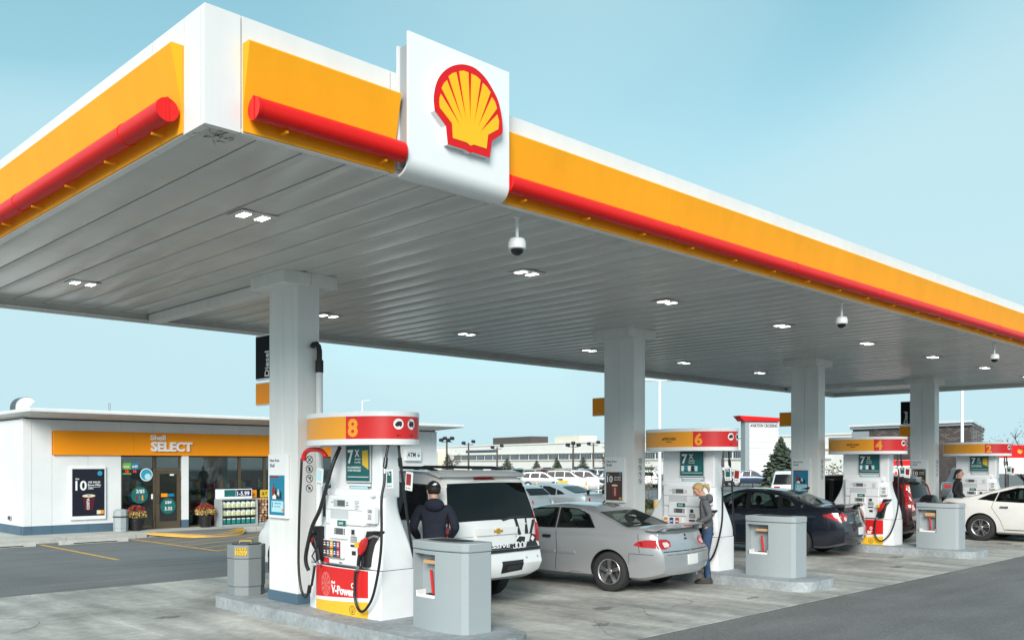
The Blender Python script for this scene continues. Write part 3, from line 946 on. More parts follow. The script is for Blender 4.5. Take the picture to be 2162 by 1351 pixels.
    # card reader, keypad, slots
    pl('card_reader', .17, .265, .95, 1.03, M_PUMPG, .006)
    pl('card_slot', .19, .25, .965, 1.02, M_STICK, .008)
    kp = pl('keypad', .165, .285, .87, .94, M_STICK, .004)
    for i in range(4):
        for j in range(3):
            pl('key', .172+.028*i, .193+.028*i, .876+.021*j, .891+.021*j, M_PUMPG, .007, H0, 0, kp)
    pl('instruction_label', .16, .28, .815, .845, M_STICK, .001)
    pl('receipt_slot', .19, .27, .72, .77, M_STICK, .003)
    pl('red_sticker', -.40, -.29, .592, .65, M_PUMPR, .0025)
    pl('slot', -.08, -.01, .605, .618, M_STICK, .001)
    # ---- advertising poster in the tower
    MB().box(.07, .085, -.385, .125, 1.575, 2.015).build('poster_frame', M_PUMPG, t)
    P_ = .07
    pl('poster', -.11, .37, 1.595, 2.014, M_POSTG, .003, P_)
    fp = onxm(P_-.003)
    text('poster_number', '7', M_WTXT, t, fp, -.075, 1.80, h_=.17, depth=.001, bold=.03)
    text('poster_number', 'X', M_WTXT, t, fp, .07, 1.885, h_=.085, depth=.001, bold=.03)
    text('poster_print', 'AIR MILES', M_WTXT, t, fp, .07, 1.845, w_=.12, depth=.001)
    text('poster_print', 'Bonus Miles', M_WTXT, t, fp, .07, 1.81, w_=.12, depth=.001)
    text('poster_print', 'IN CONVENIENCE', M_WTXT, t, fp, -.075, 1.745, w_=.27, depth=.001)
    text('poster_print', 'STORE PURCHASES', M_WTXT, t, fp, -.075, 1.71, w_=.27, depth=.001)
    pl('poster_line', -.075, .35, 1.64, 1.647, M_WTXT, .004, P_)
    if gold:
        MB().prism([(.225,1.955),(.34,1.965),(.35,1.73),(.30,1.755),(.225,1.79)], lambda a_, c_: (P_-.0045, -a_, c_), lambda a_, c_: (P_, -a_, c_)).build('poster_bag', M_GOLD, t)
    else:
        for k_, m in enumerate((M_TAGW, M_TEAL, M_WTXT, M_STICK, M_PALEB, M_GREEN)):
            pl('poster_card', -.085+.07*k_, -.03+.07*k_, 1.68 if k_ % 2 else 1.675, 1.765, m, .005, P_)
    pl('shelf_card', -.05, .30, 1.505, 1.528, M_PALEB, .0, .09)
    # ---- 500 label box on the flank
    MB().box(-.02, .05, -.58, -.42, 1.10, 1.30).build('leaflet_box', M_PUMPW, t, bevel=.01)
    MB().box(-.024, -.019, -.565, -.455, 1.115, 1.285).build('leaflet', M_TAGW, t)
    text('leaflet_print', '500', M_NAVYTXT, t, onxm(-.024), .46, 1.225, w_=.085, depth=.001, bold=.02)
    for k_ in range(4): pl('leaflet_print', .465, .54-.01*(k_ % 2), 1.15+.016*k_, 1.157+.016*k_, M_STICK, .001, -.0245)
    # ---- nozzle boots and nozzles
    def boot(y0, sgn):
        Q = [(y0, .60), (y0-sgn*.12, .60), (y0-sgn*.14, .72), (y0-sgn*.17, .86), (y0-sgn*.26, 1.02), (y0-sgn*.12, 1.02), (y0-sgn*.06, .86), (y0-sgn*.015, .72)]
        MB().px(Q, -.075, .09).build('nozzle_boot', M_BLACK, t, bevel=.008)
    def nozzle(y0, sgn, m):
        nz = thing_part('nozzle', t)
        b = MB()
        b.loft([[( -.115+dx*k_, y0-sgn*dy*k_ + yy, zz + .0) for dx, dy in ((-.035,-.05),(.035,-.05),(.035,.05),(-.035,.05))] for yy, zz, k_ in
                ((sgn*.03,.74,.55),(0,.80,.9),(-sgn*.03,.87,1.0),(-sgn*.06,.92,.8),(-sgn*.10,.95,.5))])
        b.build('grip_cover', m, nz, smooth=True, bevel=.01)
        MB().tube([(-.11, y0+sgn*.03, .76), (-.11, y0+sgn*.06, .68), (-.11, y0+sgn*.075, .62)], [.028,.024,.02], 10).build('handle', M_BLACK, nz, smooth=True)
        MB().tube([(-.11, y0-sgn*.02, .73), (-.13, y0-sgn*.06, .66), (-.12, y0-sgn*.0, .60), (-.11, y0+sgn*.05, .61)], .009, 8).build('lever_guard', M_BLACK, nz, smooth=True)
        MB().tube([(-.10, y0-sgn*.08, .93), (-.06, y0-sgn*.15, .97), (-.02, y0-sgn*.19, .96)], .014, 8).build('spout', M_STEEL, nz, smooth=True)
        pl('nozzle_card', -(y0+sgn*.075), -(y0-sgn*.0), .835, .895, M_GOLD, .008, -.155) if sgn > 0 else pl('nozzle_card', -(y0), -(y0-.075*-1), .835, .895, M_GOLD if m is M_REDN else M_COLA, .008, -.155)
        MB().tube([(-.11, y0+sgn*.072, .63), (-.11, y0+sgn*.085, .585), (-.115, y0+sgn*.10, .56)], .017, 10).build('swivel', M_STEEL, nz, smooth=True)
        return nz
    boot(-.39, 1)
    nozzle(-.47, 1, M_REDN)
    boot(.44, -1) if retriever else None
    if retriever: nozzle(.50, -1, M_BLACK)
    # ---- hoses
    def hose(nm, P, r_=.016): return MB().tube(hosepath(P), r_, 10).build(nm, M_HOSE, t, smooth='all')
    o9 = lambda P, x: [(x if len(p) == 2 else p[2], p[0]-9.30, p[1]-.15) for p in P]
    hz = o9([(8.50,2.16),(8.49,2.02),(8.47,1.88),(8.44,1.74),(8.43,1.56),(8.43,1.28),(8.44,.996),(8.50,.708),(8.60,.434),(8.722,.288),(8.82,.243),(8.90,.285),(8.95,.395),(8.955,.52),(8.945,.64),(8.93,.71)], -.125)
    hz[0] = (.02, hz[0][1], hz[0][2]); hz[1] = (-.02, hz[1][1], hz[1][2]); hz[2] = (-.05, hz[2][1], hz[2][2]); hz[3] = (-.08, hz[3][1], hz[3][2])
    h1 = hose('hose', hz)
    MB().tube([(-.02,-.81,1.87),(-.045,-.825,1.76)], .026, 12).build('breakaway', M_BLACKG, h1, smooth=True)
    MB().tube([(-.05,-.83,1.735),(-.06,-.84,1.69)], .02, 12).build('coupling', M_STEEL, h1, smooth=True)
    h2 = hose('hose', [(.17,-.80,2.01),(.18,-.81,1.86),(.20,-.82,1.7),(.24,-.82,1.45),(.30,-.80,1.15),(.38,-.77,.83),(.52,-.70,.5),(.60,-.5,.25),(.62,-.40,.4),(.58,-.35,.6)])
    MB().tube([(.178,-.808,1.87),(.186,-.815,1.77)], .026, 12).build('breakaway', M_BLACKG, h2, smooth=True)
    def tagcard(y0, z0, x, rot, m, pa):
        r3 = Matrix.Rotation(rot, 3, 'X')
        o = MB().cbox((x, y0, z0), (.012, .125, .215), r3).build('hose_card', M_TAGW, pa, bevel=.003)
        MB().cbox((x-.007, y0, z0+.02), (.003, .085, .13), r3).build('card_print', m, o)
        for k_ in (-1, 0, 1):
            p = r3 @ Vector((0, k_*.03, -.08))
            MB().cbox((x-.0065, y0+p.y, z0+p.z), (.003, .012, .016), r3).build('card_dot', M_STICK, o)
        return o
    c1 = tagcard(-.935, 1.63, -.06, -.05, M_POSTG, h1)
    text('card_number', '7x', M_WTXT, c1, onxm(-.0695), .905, 1.67, w_=.055, depth=.001, bold=.02)
    tagcard(-.93, 1.60, .22, .10, M_COLA, h2)
    if retriever:
        hA = hose('hose', o9([(10.03,2.02),(10.048,1.765),(10.077,1.43),(10.10,.98),(10.10,.645),(10.048,.403),(9.965,.30),(9.883,.342),(9.85,.45)], -.17))
        hB = hose('hose', o9([(9.47,2.155,.02),(9.49,1.923,-.08),(9.562,1.618,-.13),(9.66,1.376,-.15),(9.78,1.195,-.17),(9.86,.991,-.18),(9.92,.809,-.18),(9.92,.70,-.17),(9.90,.63,-.15)], -.15), .024)
        hC = hose('hose', o9([(9.85,.45),(9.83,.52),(9.80,.62),(9.78,.70)], -.14))
        MB().tube(o9([(9.875,.36),(9.85,.45)], -.165), .026, 12).build('breakaway', M_BLACKG, hC, smooth=True)
        MB().tube(hosepath(o9([(10.02,1.99),(10.0,2.07),(9.90,2.12),(9.72,2.125),(9.60,2.10),(9.52,2.04)], -.15)), [.03]*21, 10).build('hose_retriever_arm', M_PUMPR, t, smooth='all')
        tagcard(.33, 1.64, -.16, .12, M_PALEB, hB)
    # ---- front door graphic
    def curved(nm, u0, u1, zf, m, e):
        k_ = 16; vs = []
        for i in range(k_+1):
            u = u0+(u1-u0)*i/k_; z0, z1 = zf(i/k_)
            vs += [(bow(-u)-e, -u, z0), (bow(-u)-e, -u, z1)]
        return MB().add(vs, [(2*i, 2*i+2, 2*i+3, 2*i+1) for i in range(k_)]).build(nm, m, t, smooth='all')
    curved('door_red', -.60, .50, lambda s_: (.165+.075*s_, .553), M_PUMPR, .003)
    curved('door_yellow', -.60, .50, lambda s_: (.002, .128+.065*s_**1.4), M_PUMPY, .003)
    fd = lambda u, v, d: (bow(-u)-.003-d, -u, v)
    for u in (-.46, .33): MB().add([fd(u+a_, .525+c_, .002) for a_, c_ in circ(.012, 12)], [tuple(range(12))]).build('lock', M_STICK, t)
    text('door_lettering', 'V-Power', M_WTXT, t, fd, -.20, .235, w_=.47, h_=.105, depth=.002, bold=.035)
    text('door_lettering', 'Shell', M_WTXT, t, fd, -.20, .355, w_=.08, depth=.002, bold=.03)
    ringm = MB(); A, C = circ(.032, 20, .24, .365), circ(.017, 20, .24, .365)
    ringm.add([fd(*p, .002) for p in A]+[fd(*p, .002) for p in C], [(j, (j+1) % 20, 20+(j+1) % 20, 20+j) for j in range(20)])
    ringm.build('door_ring', M_WTXT, t)
    if vpower:
        disc = MB().add([fd(-.33+.115*math.cos(a_)*1.0, .335+.15*math.sin(a_), .0015) for a_ in [j*.2618 for j in range(24)]], [tuple(range(24))]).build('turbine_disc', M_PUMPRL, t)
        b = MB()
        for k_ in range(9):
            a_ = k_*.698
            P = [(.1,.0),(1.0,-.18),(.95,.04)]
            vs = []
            for r_, w_ in P:
                vs.append(fd(-.33+.10*(r_*math.cos(a_)-w_*math.sin(a_)), .335+.13*(r_*math.sin(a_)+w_*math.cos(a_)), .0028))
            b.add(vs, [(0, 1, 2)])
        b.build('turbine_blades', M_PUMPR, disc)
    # small outlined scallop on the yellow
    sh = MB()
    so_ = [(x-5.39, z-5.05) for x, z in OUT]
    sc_ = .055/.4
    o1 = [fd(.23+x*sc_, .075+z*sc_, .0015) for x, z in so_]; o2 = [fd(.23+x*sc_*.86, .075+z*sc_*.86, .0015) for x, z in so_]
    k_ = len(o1)
    sh.add(o1+o2, [(j, (j+1) % k_, k_+(j+1) % k_, k_+j) for j in range(k_)])
    for j in range(-2, 3):
        a_ = R(90+j*28)
        sh.add([fd(.23-.002, .04, .0016), fd(.23+.002, .04, .0016), fd(.23+.048*math.cos(a_)+.002, .045+.07*math.sin(a_), .0016), fd(.23+.048*math.cos(a_)-.002, .045+.07*math.sin(a_), .0016)], [(0,1,2,3)])
    sh.build('door_scallop', M_STICK, t)
    return t

def thing_part(name, parent):
    o = bpy.data.objects.new(name, None); o.empty_display_size = .05
    COL.objects.link(o); o.parent = parent
    return o

make_pump('8', 6.35, 'white fuel pump numbered 8 with red hose arm, nearest the camera', 10, retriever=True)
make_pump('6', 13.30, 'white fuel pump numbered 6 with the blonde woman before it', 3, nitrogen=True, gold=False, vpower=False)
make_pump('4', 20.25, 'white fuel pump numbered 4 between navy sedan and maroon SUV', 3, nitrogen=True, gold=False, vpower=False)
make_pump('2', 27.20, 'white fuel pump numbered 2 behind the white sedan', 3, vpower=False)

# ================================================================== squeegee stations
M_TOWEL = mat('paper_towel_card', (.55,.33,.17), .7)
M_SQ = mat('squeegee_red', (.60,.02,.02), .4)
def station(x, towels, label, lab2, lab3):
    t = thing('service_bin', label, 'bin', (x, 7.22, .15), 0, 'grey windscreen-service bins')
    # plan: curved front towards -x, chamfer to the near end face
    n = 10
    fr = [(-.055*math.sin(math.pi*i/n), .86-.81*i/n) for i in range(n+1)]
    plan = fr + [(.06, 0), (.36, -.02), (.42, .04), (.42, .82), (.39, .86)]
    H_ = .86
    # body with a niche: left and right of the niche plus above/below
    def part_plan(ya, yb):
        P = [p for p in fr if ya-1e-6 <= p[1] <= yb+1e-6]
        return P
    yN0, yN1, zN0, zN1 = .42, .83, .34, .82
    lo = MB().pz(plan, 0, zN0).build('lower_body', M_GREYBIN, t, smooth=True, ang=30)
    # above niche height, the body is split round the opening
    xb = .11
    a = [p for p in fr if p[1] <= yN0]; 
    def xat(y):
        for i in range(n):
            if fr[i+1][1] <= y <= fr[i][1]:
                s_ = (fr[i][1]-y)/(fr[i][1]-fr[i+1][1]); return fr[i][0]+(fr[i+1][0]-fr[i][0])*s_
        return 0
    right = [(xat(yN0), yN0)] + a + [(.06, 0), (.36, -.02), (.42, .04), (.42, yN0)]
    MB().pz(right, zN0, zN1).build('side_body', M_GREYBIN, t, smooth=True, ang=30)
    left = [(xat(yN1), yN1), (xat(.86), .86), (.39, .86), (.42, yN1)]
    MB().pz(left, zN0, zN1).build('jamb', M_GREYBIN, t)
    MB().box(xb, .419, yN0+.001, yN1-.001, zN0, zN1).build('niche_back', M_GREYBIN, t)
    MB().pz(plan, zN1, H_+.0).build('band', M_GREYBIN, t, smooth=True, ang=30)
    cap = [(.19+(px_-.19)*1.03, .42+(py_-.42)*1.02) for px_, py_ in plan]
    MB().pz(cap, H_+.006, .96).build('cap', M_GREYBIN, t, smooth=True, ang=30, bevel=.012)
    MB().pz([(p[0]*.9+.02, p[1]*.9+.03) for p in plan], H_-.002, H_+.008).build('shadow_gap', M_DARK, t)
    MB().pz([(.19+(px_-.19)*.55, .44+(py_-.42)*.6) for px_, py_ in plan], .96, .968).build('lid_opening', M_DARK, t)
    # water tray in the niche
    MB().add([], [])
    tr = MB()
    tr.box(-.02, xb-.002, yN0+.03, yN0+.04, zN0+.001, zN0+.07); tr.box(-.02, xb-.002, yN1-.06, yN1-.045, zN0+.001, zN0+.07)
    tr.box(-.02, -.008, yN0+.046, yN1-.061, zN0+.001, zN0+.035)
    tr.build('water_tray', M_TAGW, t)
    # things in it
    s_ = thing('squeegee', lab2, 'squeegee', (x+.045, 7.22+.56, .15+zN0+.012), 0, 'red squeegees in the bins')
    MB().tube([(0, 0, 0), (-.01, .03, .29)], .017, 8).build('handle', M_SQ, s_, smooth=True)
    MB().box(-.03, .03, -.08, .09, -.008, .03).build('sponge_head', M_BLACK, s_)
    if towels:
        w_ = thing('paper_towels', lab3, 'paper towels', (x-.05, 7.22, .15+zN1), 0, 'paper towel packs in the bins')
        MB().box(.05, .18, yN0+.04, yN0+.26, -.11-.05*(towels-1), -.07).build('pack', M_TOWEL, w_, bevel=.005)
        MB().box(.02, .12, yN0+.05, yN0+.25, -.135, -.112).build('hanging_sheet', M_TOWEL, w_) if towels > 1 else None
station(6.40, 1, 'grey service bin with open niche at the end of the nearest island', 'red squeegee handle standing in the nearest grey bin', 'brown paper towels in the nearest grey bin')
station(13.32, 1, 'grey service bin with open niche in front of the navy sedan', 'red squeegee handle in the bin before the navy sedan', 'brown paper towels in the bin before the navy sedan')
station(20.22, 2, 'grey service bin with open niche in front of the maroon SUV', 'red squeegee handle in the bin before the maroon SUV', 'brown paper towels in the bin before the maroon SUV')

M_GREYDK = mat('dark_grey_plastic', (.22,.245,.25), .5, var=.06, vscale=50, bump=.25, bscale=200)
# octagonal absorbent bin at the far end of the nearest island
t = thing('absorbent_bin', 'grey octagonal bin with yellow safety label at the island end', 'bin', (6.33, 11.70, .15), R(45))
oc = lambda r_, sy=1: [(r_*math.cos(R(22.5+45*i)), r_*sy*math.sin(R(22.5+45*i))) for i in range(8)]
MB().pz(oc(.245), 0, .12).build('plinth', M_GREYDK, t, bevel=.006)
MB().pz(oc(.255), .126, .50).build('lower_body', M_GREYDK, t, bevel=.006)
MB().pz(oc(.26), .504, .69).build('upper_body', M_GREYDK, t, bevel=.012)
MB().pz(oc(.20), .69, .705).build('lid', M_DARK, t, bevel=.004)
MB().tube([(-.05,.08,.70),(-.05,.08,.735),(-.05,-.08,.735),(-.05,-.08,.70)], .008, 6).build('lid_handle', M_GOLD, t, smooth=True)
rt = Matrix.Rotation(R(0), 3, 'Z')
lbx = -.2425
MB().box(lbx-.004, lbx+.002, -.082, .082, .55, .655).build('safety_label', M_GOLD, t)
for z0 in (.553, .635):
    for k_ in range(5):
        u = -.078+.034*k_
        MB().add([(lbx-.0048, -(u), z0), (lbx-.0048, -(u+.014), z0), (lbx-.0048, -(u+.026), z0+.017), (lbx-.0048, -(u+.012), z0+.017)], [(0,1,2,3)]).build('label_chevron', M_STICK, t)
text('label_print', 'Safety Station', M_STICK, t, onxm(lbx-.004), -.074, .607, w_=.148, depth=.001, bold=.02)
text('label_print', 'Spill Absorbent', M_STICK, t, onxm(lbx-.004), -.068, .578, w_=.136, depth=.001, bold=.02)
# ================================================================== shop
def glassmat(name, tint, refl=.05, rough=.02):
    """thin pane: tinted see-through, Schlick reflection from either side"""
    m = bpy.data.materials.new(name); m.use_nodes = True
    t = m.node_tree; t.nodes.clear()
    N = lambda k_: t.nodes.new('ShaderNode'+k_)
    out, mx, tr, gl, ge = N('OutputMaterial'), N('MixShader'), N('BsdfTransparent'), N('BsdfGlossy'), N('NewGeometry')
    dt, ab, om, pw_, ml, ad = N('VectorMath'), N('Math'), N('Math'), N('Math'), N('Math'), N('Math')
    dt.operation = 'DOT_PRODUCT'; ab.operation = 'ABSOLUTE'; om.operation = 'SUBTRACT'; pw_.operation = 'POWER'; ml.operation = 'MULTIPLY'; ad.operation = 'ADD'
    t.links.new(ge.outputs['Normal'], dt.inputs[0]); t.links.new(ge.outputs['Incoming'], dt.inputs[1]); t.links.new(dt.outputs['Value'], ab.inputs[0])
    om.inputs[0].default_value = 1; t.links.new(ab.outputs[0], om.inputs[1]); t.links.new(om.outputs[0], pw_.inputs[0]); pw_.inputs[1].default_value = 5
    t.links.new(pw_.outputs[0], ml.inputs[0]); ml.inputs[1].default_value = 1-refl; t.links.new(ml.outputs[0], ad.inputs[0]); ad.inputs[1].default_value = refl
    tr.inputs[0].default_value = (*tint, 1); gl.inputs['Roughness'].default_value = rough
    t.links.new(ad.outputs[0], mx.inputs[0]); t.links.new(tr.outputs[0], mx.inputs[1]); t.links.new(gl.outputs[0], mx.inputs[2]); t.links.new(mx.outputs[0], out.inputs[0])
    MATS[name] = m
    return m
M_SGLASS = glassmat('shop_glass', (.55,.62,.62), .12)
M_BRONZE = mat('bronze_frame', (.115,.085,.055), .4, metal=.3)
M_STWALL = mat('shop_wall_panel', (.76,.77,.77), .5, var=.03, vscale=1.5, stain=.05, sscale=.6)
M_EAVE = mat('eave_underside', (.62,.60,.57), .5, var=.05)  # warm tint puts the orange band's reflection into the colour
M_INT = mat('shop_interior', (.34,.33,.31), .8)
M_INTF = mat('shop_floor', (.25,.23,.2), .5)

KX = 1.28
sx_ = lambda x: x*KX
sz_ = lambda z: z*KX-.546
YS = 32.0
shop = thing('shop_building', 'white convenience shop with orange sign band and glazed front', 'shop', (0, 0, 0))
def sbox(nm, x0, x1, z0, z1, y0, y1, m, pa=shop, bevel=0):
    return MB().box(sx_(x0), sx_(x1), y0, y1, sz_(z0), sz_(z1)).build(nm, m, pa, bevel=bevel)
ZW = 3.07
# wall panels of the front, left of the glazing and above the band
xs = [7.42, 7.62, 8.10, 8.99, 9.85]
for i in range(4):
    sbox('wall_panel', xs[i]+.003, xs[i+1]-.003, .38, 2.178 if i > 1 else ZW, YS, YS+.2, M_STWALL)
    sbox('base_panel', xs[i]+.003, xs[i+1]-.003, .158, .377, YS-.012, YS+.2, M_BLUEBASE)
xt = [8.10, 8.99, 9.86, 10.72, 11.58, 12.44, 13.3, 14.16, 15.02, 15.9, 16.76, 17.6, 18.45, 19.3]
for i in range(len(xt)-1):
    sbox('upper_panel', xt[i]+.003, xt[i+1]-.003, 2.805, ZW, YS, YS+.2, M_STWALL)
for a, c in ((18.45, 19.3), (19.3, 20.18), (20.18, 20.62), (20.62, 20.853)):
    sbox('wall_panel', a+.003, c-.003, .38, 2.8 if c < 19.4 else ZW, YS, YS+.2, M_STWALL)
    sbox('base_panel', a+.003, c-.003, .158, .377, YS-.012, YS+.2, M_BLUEBASE)
sbox('header_beam', 9.85, 18.45, 2.178, 2.80, YS+.06, YS+.2, M_INT)
sbox('pillar', 11.53, 11.72, .38, 2.178, YS-.05, YS+.2, M_STWALL); sbox('pillar_base', 11.53, 11.72, .158, .377, YS-.06, YS+.2, M_BLUEBASE)
# side and back walls, roof deck, floor
X0, X1 = sx_(7.42), sx_(20.853)
for i in range(5):
    y0 = YS+.204+2.35*i
    MB().box(X0, X0+.2, y0, y0+2.34, sz_(.38), sz_(ZW)).build('wall_panel', M_STWALL, shop)
    MB().box(X0-.012, X0+.2, y0, y0+2.34, sz_(.158), sz_(.377)).build('base_panel', M_BLUEBASE, shop)
MB().box(X1-.2, X1, YS+.204, YS+12, sz_(.158), sz_(ZW)).build('end_wall', M_STWALL, shop)
MB().box(X0, X1, YS+12, YS+12.2, sz_(.158), sz_(ZW)).build('back_wall', M_STWALL, shop)
MB().box(X0+.21, X1-.21, YS+.21, YS+11.9, -.5, sz_(.165)).build('floor', M_INTF, shop)
MB().box(X0+.21, X1-.21, YS+5.0, YS+5.1, sz_(.166), sz_(2.75)).build('partition', M_INT, shop)
MB().box(X0+.21, X1-.21, YS+.21, YS+11.9, sz_(2.75), sz_(2.78)).build('ceiling', M_INT, shop)
M_TUBEL = mat('added_shop_tube', (1,1,1), .5, emit=9., ecol=(1,.97,.9))  # glowing tubes added to brighten the interior seen through the windows
for x in (13.6, 16.4, 19.2, 22.0):
    for y in (1.6, 3.4): MB().box(x, x+1.5, YS+y, YS+y+.14, sz_(2.75)-.05, sz_(2.75)-.006).build('added_ceiling_tube', M_TUBEL, shop)
# roof: thin white edge, underside rising outwards
ex0, ex1, ey0 = sx_(7.187), sx_(21.10), 23.8*KX
rt_, rb = sz_(3.295), sz_(3.20)
b = MB()
P = [(ex0, ey0), (ex1, ey0), (ex1, YS+12.9), (ex0, YS+12.9)]
b.pz(P, rb, rt_)
rf = b.build('roof', M_WHITE, shop, bevel=.03, seg=3)
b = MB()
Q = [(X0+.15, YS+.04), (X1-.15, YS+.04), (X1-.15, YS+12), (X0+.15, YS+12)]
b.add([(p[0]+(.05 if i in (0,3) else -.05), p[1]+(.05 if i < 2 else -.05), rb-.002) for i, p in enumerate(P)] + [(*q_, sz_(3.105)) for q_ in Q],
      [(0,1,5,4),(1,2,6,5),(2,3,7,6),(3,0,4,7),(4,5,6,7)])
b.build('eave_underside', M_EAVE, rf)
for i in range(9):
    x = sx_(7.65+1.55*i)
    MB().add([(x-.006, ey0+.06, rb-.006), (x+.006, ey0+.06, rb-.006), (x+.006-.35, YS+.0, sz_(3.105)-.004), (x-.006-.35, YS, sz_(3.105)-.004)], [(0,1,2,3)]).build('eave_joint', M_DARK, rf)
MB().box(X0+.08, X1-.08, YS+.012, YS+.19, sz_(3.075), sz_(3.115)).build('eave_recess', M_DARK, shop)
MB().box(X0-.02, X1+.02, YS-.02, YS+.22, sz_(3.045), sz_(3.073)).build('coping', M_COLUMN, shop)
# roof vents
M_VENT = mat('vent_metal', (.12,.125,.13), .35, metal=.8)
def vent(x, y, r_, label):
    t = thing('roof_vent', label, 'vent', (x, y, rt_), 0, 'curved metal roof vents')
    outer = [(-r_*math.cos(R(a)), r_*.35+r_*math.sin(R(a))) for a in range(0, 146, 10)]
    b = MB()
    vs = []
    for yy in (0, .55):
        vs += [(p[0], yy, p[1]) for p in outer]
    k_ = len(outer)
    b.add([(-r_, 0, 0), (-r_, .55, 0)]+vs, [(0, 1, 2+k_, 2)]+[(2+i, 2+k_+i, 2+k_+i+1, 2+i+1) for i in range(k_-1)])
    b.build('hood', M_VENT, t, smooth='all')
    for yy in (.02, .53):
        MB().prism([(-r_, 0)]+outer+[(-r_*.1, 0)], lambda a, c, yy=yy: (a, yy, c), lambda a, c, yy=yy: (a, yy+.006, c)).build('cheek', M_WHITE2, t)
    return t
vent(sx_(7.62), YS+.5, .34, 'curved silver roof vent above the left corner of the shop')
vent(22.0, YS+3.5, .45, 'curved silver roof vent showing just above pump 8')
t = thing('roof_pipe', 'thin grey pipe standing on the shop roof', 'pipe', (sx_(9.6), YS+.2, rt_))
MB().cyl((0,0,0),(0,0,.36), .035, 10).build('pipe', M_STEEL, t, smooth=True)
MB().cyl((0,0,0),(0,0,.04), .06, 10).build('flashing', M_DARK, t, smooth=True)

# orange band with lettering
bx_ = [8.11, 10.16, 12.05, 13.95, 15.8, 17.6, 18.45]
for i in range(len(bx_)-1):
    sbox('orange_panel', bx_[i]+.002, bx_[i+1]-.002, 2.18, 2.803, YS-.08, YS-.002, M_ORANGE)
fy = lambda y: (lambda u, v, d: (u, y-d, v))
text('sign_letters', 'Shell', M_WTXT, shop, fy(YS-.081), sx_(10.61), sz_(2.60), w_=sx_(.42), h_=sz_(2.735)-sz_(2.595), depth=.05, bold=.025)
text('sign_letters', 'SELECT', M_WTXT, shop, fy(YS-.081), sx_(10.63), sz_(2.29), w_=sx_(1.17), h_=sz_(2.545)-sz_(2.28), depth=.07, bold=.035)
# glazing frames
def frame(x0, x1, z0, z1, y, nm='window_frame', e=.03):
    b = MB()
    a, c, d, f_ = sx_(x0), sx_(x1), sz_(z0), sz_(z1)
    b.box(a, c, y, y+.09, d, d+e*1.6); b.box(a, c, y, y+.09, f_-e*1.6, f_); b.box(a, a+e*1.6, y, y+.09, d+e*1.6, f_-e*1.6); b.box(c-e*1.6, c, y, y+.09, d+e*1.6, f_-e*1.6)
    o = b.build(nm, M_BRONZE, shop)
    MB().box(a+.03, c-.03, y+.04, y+.05, d+.03, f_-.03).build('pane', M_SGLASS, o)
    return o
frame(9.852, 10.775, .165, 2.176, YS+.04)
frame(10.80, 11.52, 1.80, 2.176, YS+.04)
wx = [11.722, 13.327, 14.15, 15.75, 16.6, 18.445]
for i in range(len(wx)-1): frame(wx[i], wx[i+1]-.002, .165, 2.176, YS+.04)
# door
dr = thing_part('door', shop)
b = MB(); a, c, d, f_ = sx_(10.80), sx_(11.50), sz_(.165), sz_(1.785)
s_ = .13
b.box(a, c, YS-.0, YS+.07, d, d+.24); b.box(a, c, YS, YS+.07, f_-.14, f_); b.box(a, a+s_, YS, YS+.07, d+.24, f_-.14); b.box(c-s_, c, YS, YS+.07, d+.24, f_-.14)
b.build('door_frame', M_BRONZE, dr)
MB().box(a+s_-.01, c-s_+.01, YS+.03, YS+.04, d+.23, f_-.13).build('door_pane', M_SGLASS, dr)
MB().tube([(a+.07, YS-.002, .55), (a+.07, YS-.06, .57), (a+.07, YS-.06, .85), (a+.07, YS-.002, .87)], .014, 8).build('door_handle', M_DARK, dr, smooth=True)
for z in (.2, .7, 1.4): MB().box(c+.003, c+.02, YS-.01, YS+.03, z, z+.1).build('hinge', M_STEEL, dr)
# window and door stickers
M_CLOCKB = mat('sticker_blue', (.03,.32,.48), .4)
M_LEDRED = mat('led_red', (.6,.01,.01), .5, emit=1.5)
M_GRN = mat('sticker_green', (.16,.42,.05), .4)
def stick(nm, x0, x1, z0, z1, m, y=YS+.038, e=.004): return MB().box(sx_(x0), sx_(x1), y-e, y, sz_(z0), sz_(z1)).build(nm, m, shop)
def disc(nm, x, z, r_, m, y, e=.004, sc=1):
    return MB().py(circ(r_*KX, 28, sx_(x), sz_(z)), y-e, y).build(nm, m, shop)
GY = YS+.078
stick('lottery_sign', 9.87, 10.14, 1.80, 1.98, M_GRN, GY); stick('lottery_sign', 10.145, 10.34, 1.80, 1.98, M_TEAL, GY)
stick('lottery_board', 9.87, 10.34, 1.70, 1.80, M_STICK, GY); stick('lottery_strip', 9.87, 10.14, 1.665, 1.70, M_GRN, GY)
text('lottery_number', '10', M_LEDRED, shop, fy(GY-.005), sx_(9.99), sz_(1.712), h_=.095, depth=.002, bold=.02)
text('lottery_number', '16', M_LEDRED, shop, fy(GY-.005), sx_(10.2), sz_(1.712), h_=.095, depth=.002, bold=.02)
text('lottery_word', 'MAX', M_WTXT, shop, fy(GY-.005), sx_(9.91), sz_(1.84), w_=.24, depth=.002, bold=.02)
text('lottery_word', '649', M_WTXT, shop, fy(GY-.005), sx_(10.17), sz_(1.84), w_=.19, depth=.002, bold=.02)
disc('round_sticker', 10.556, 1.652, .175, M_WTXT, GY); disc('round_sticker', 10.556, 1.652, .152, M_CLOCKB, GY-.005)
disc('round_sticker_wave', 10.59, 1.60, .085, M_PALEB, GY-.0095)
disc('price_sticker', 10.37, 1.10, .23, M_GREEN, GY)
text('price', '2/$5', M_WTXT, shop, fy(GY-.005), sx_(10.27), sz_(1.14), w_=.30, depth=.002, bold=.02)
for k_, m in enumerate((M_COLA, M_TEAL, M_ORP)): stick('price_print', 10.27+.08*k_, 10.31+.08*k_, .95, 1.09, m, GY-.005)
DY = YS+.028
disc('price_sticker', 11.15, .78, .22, M_GREEN, DY)
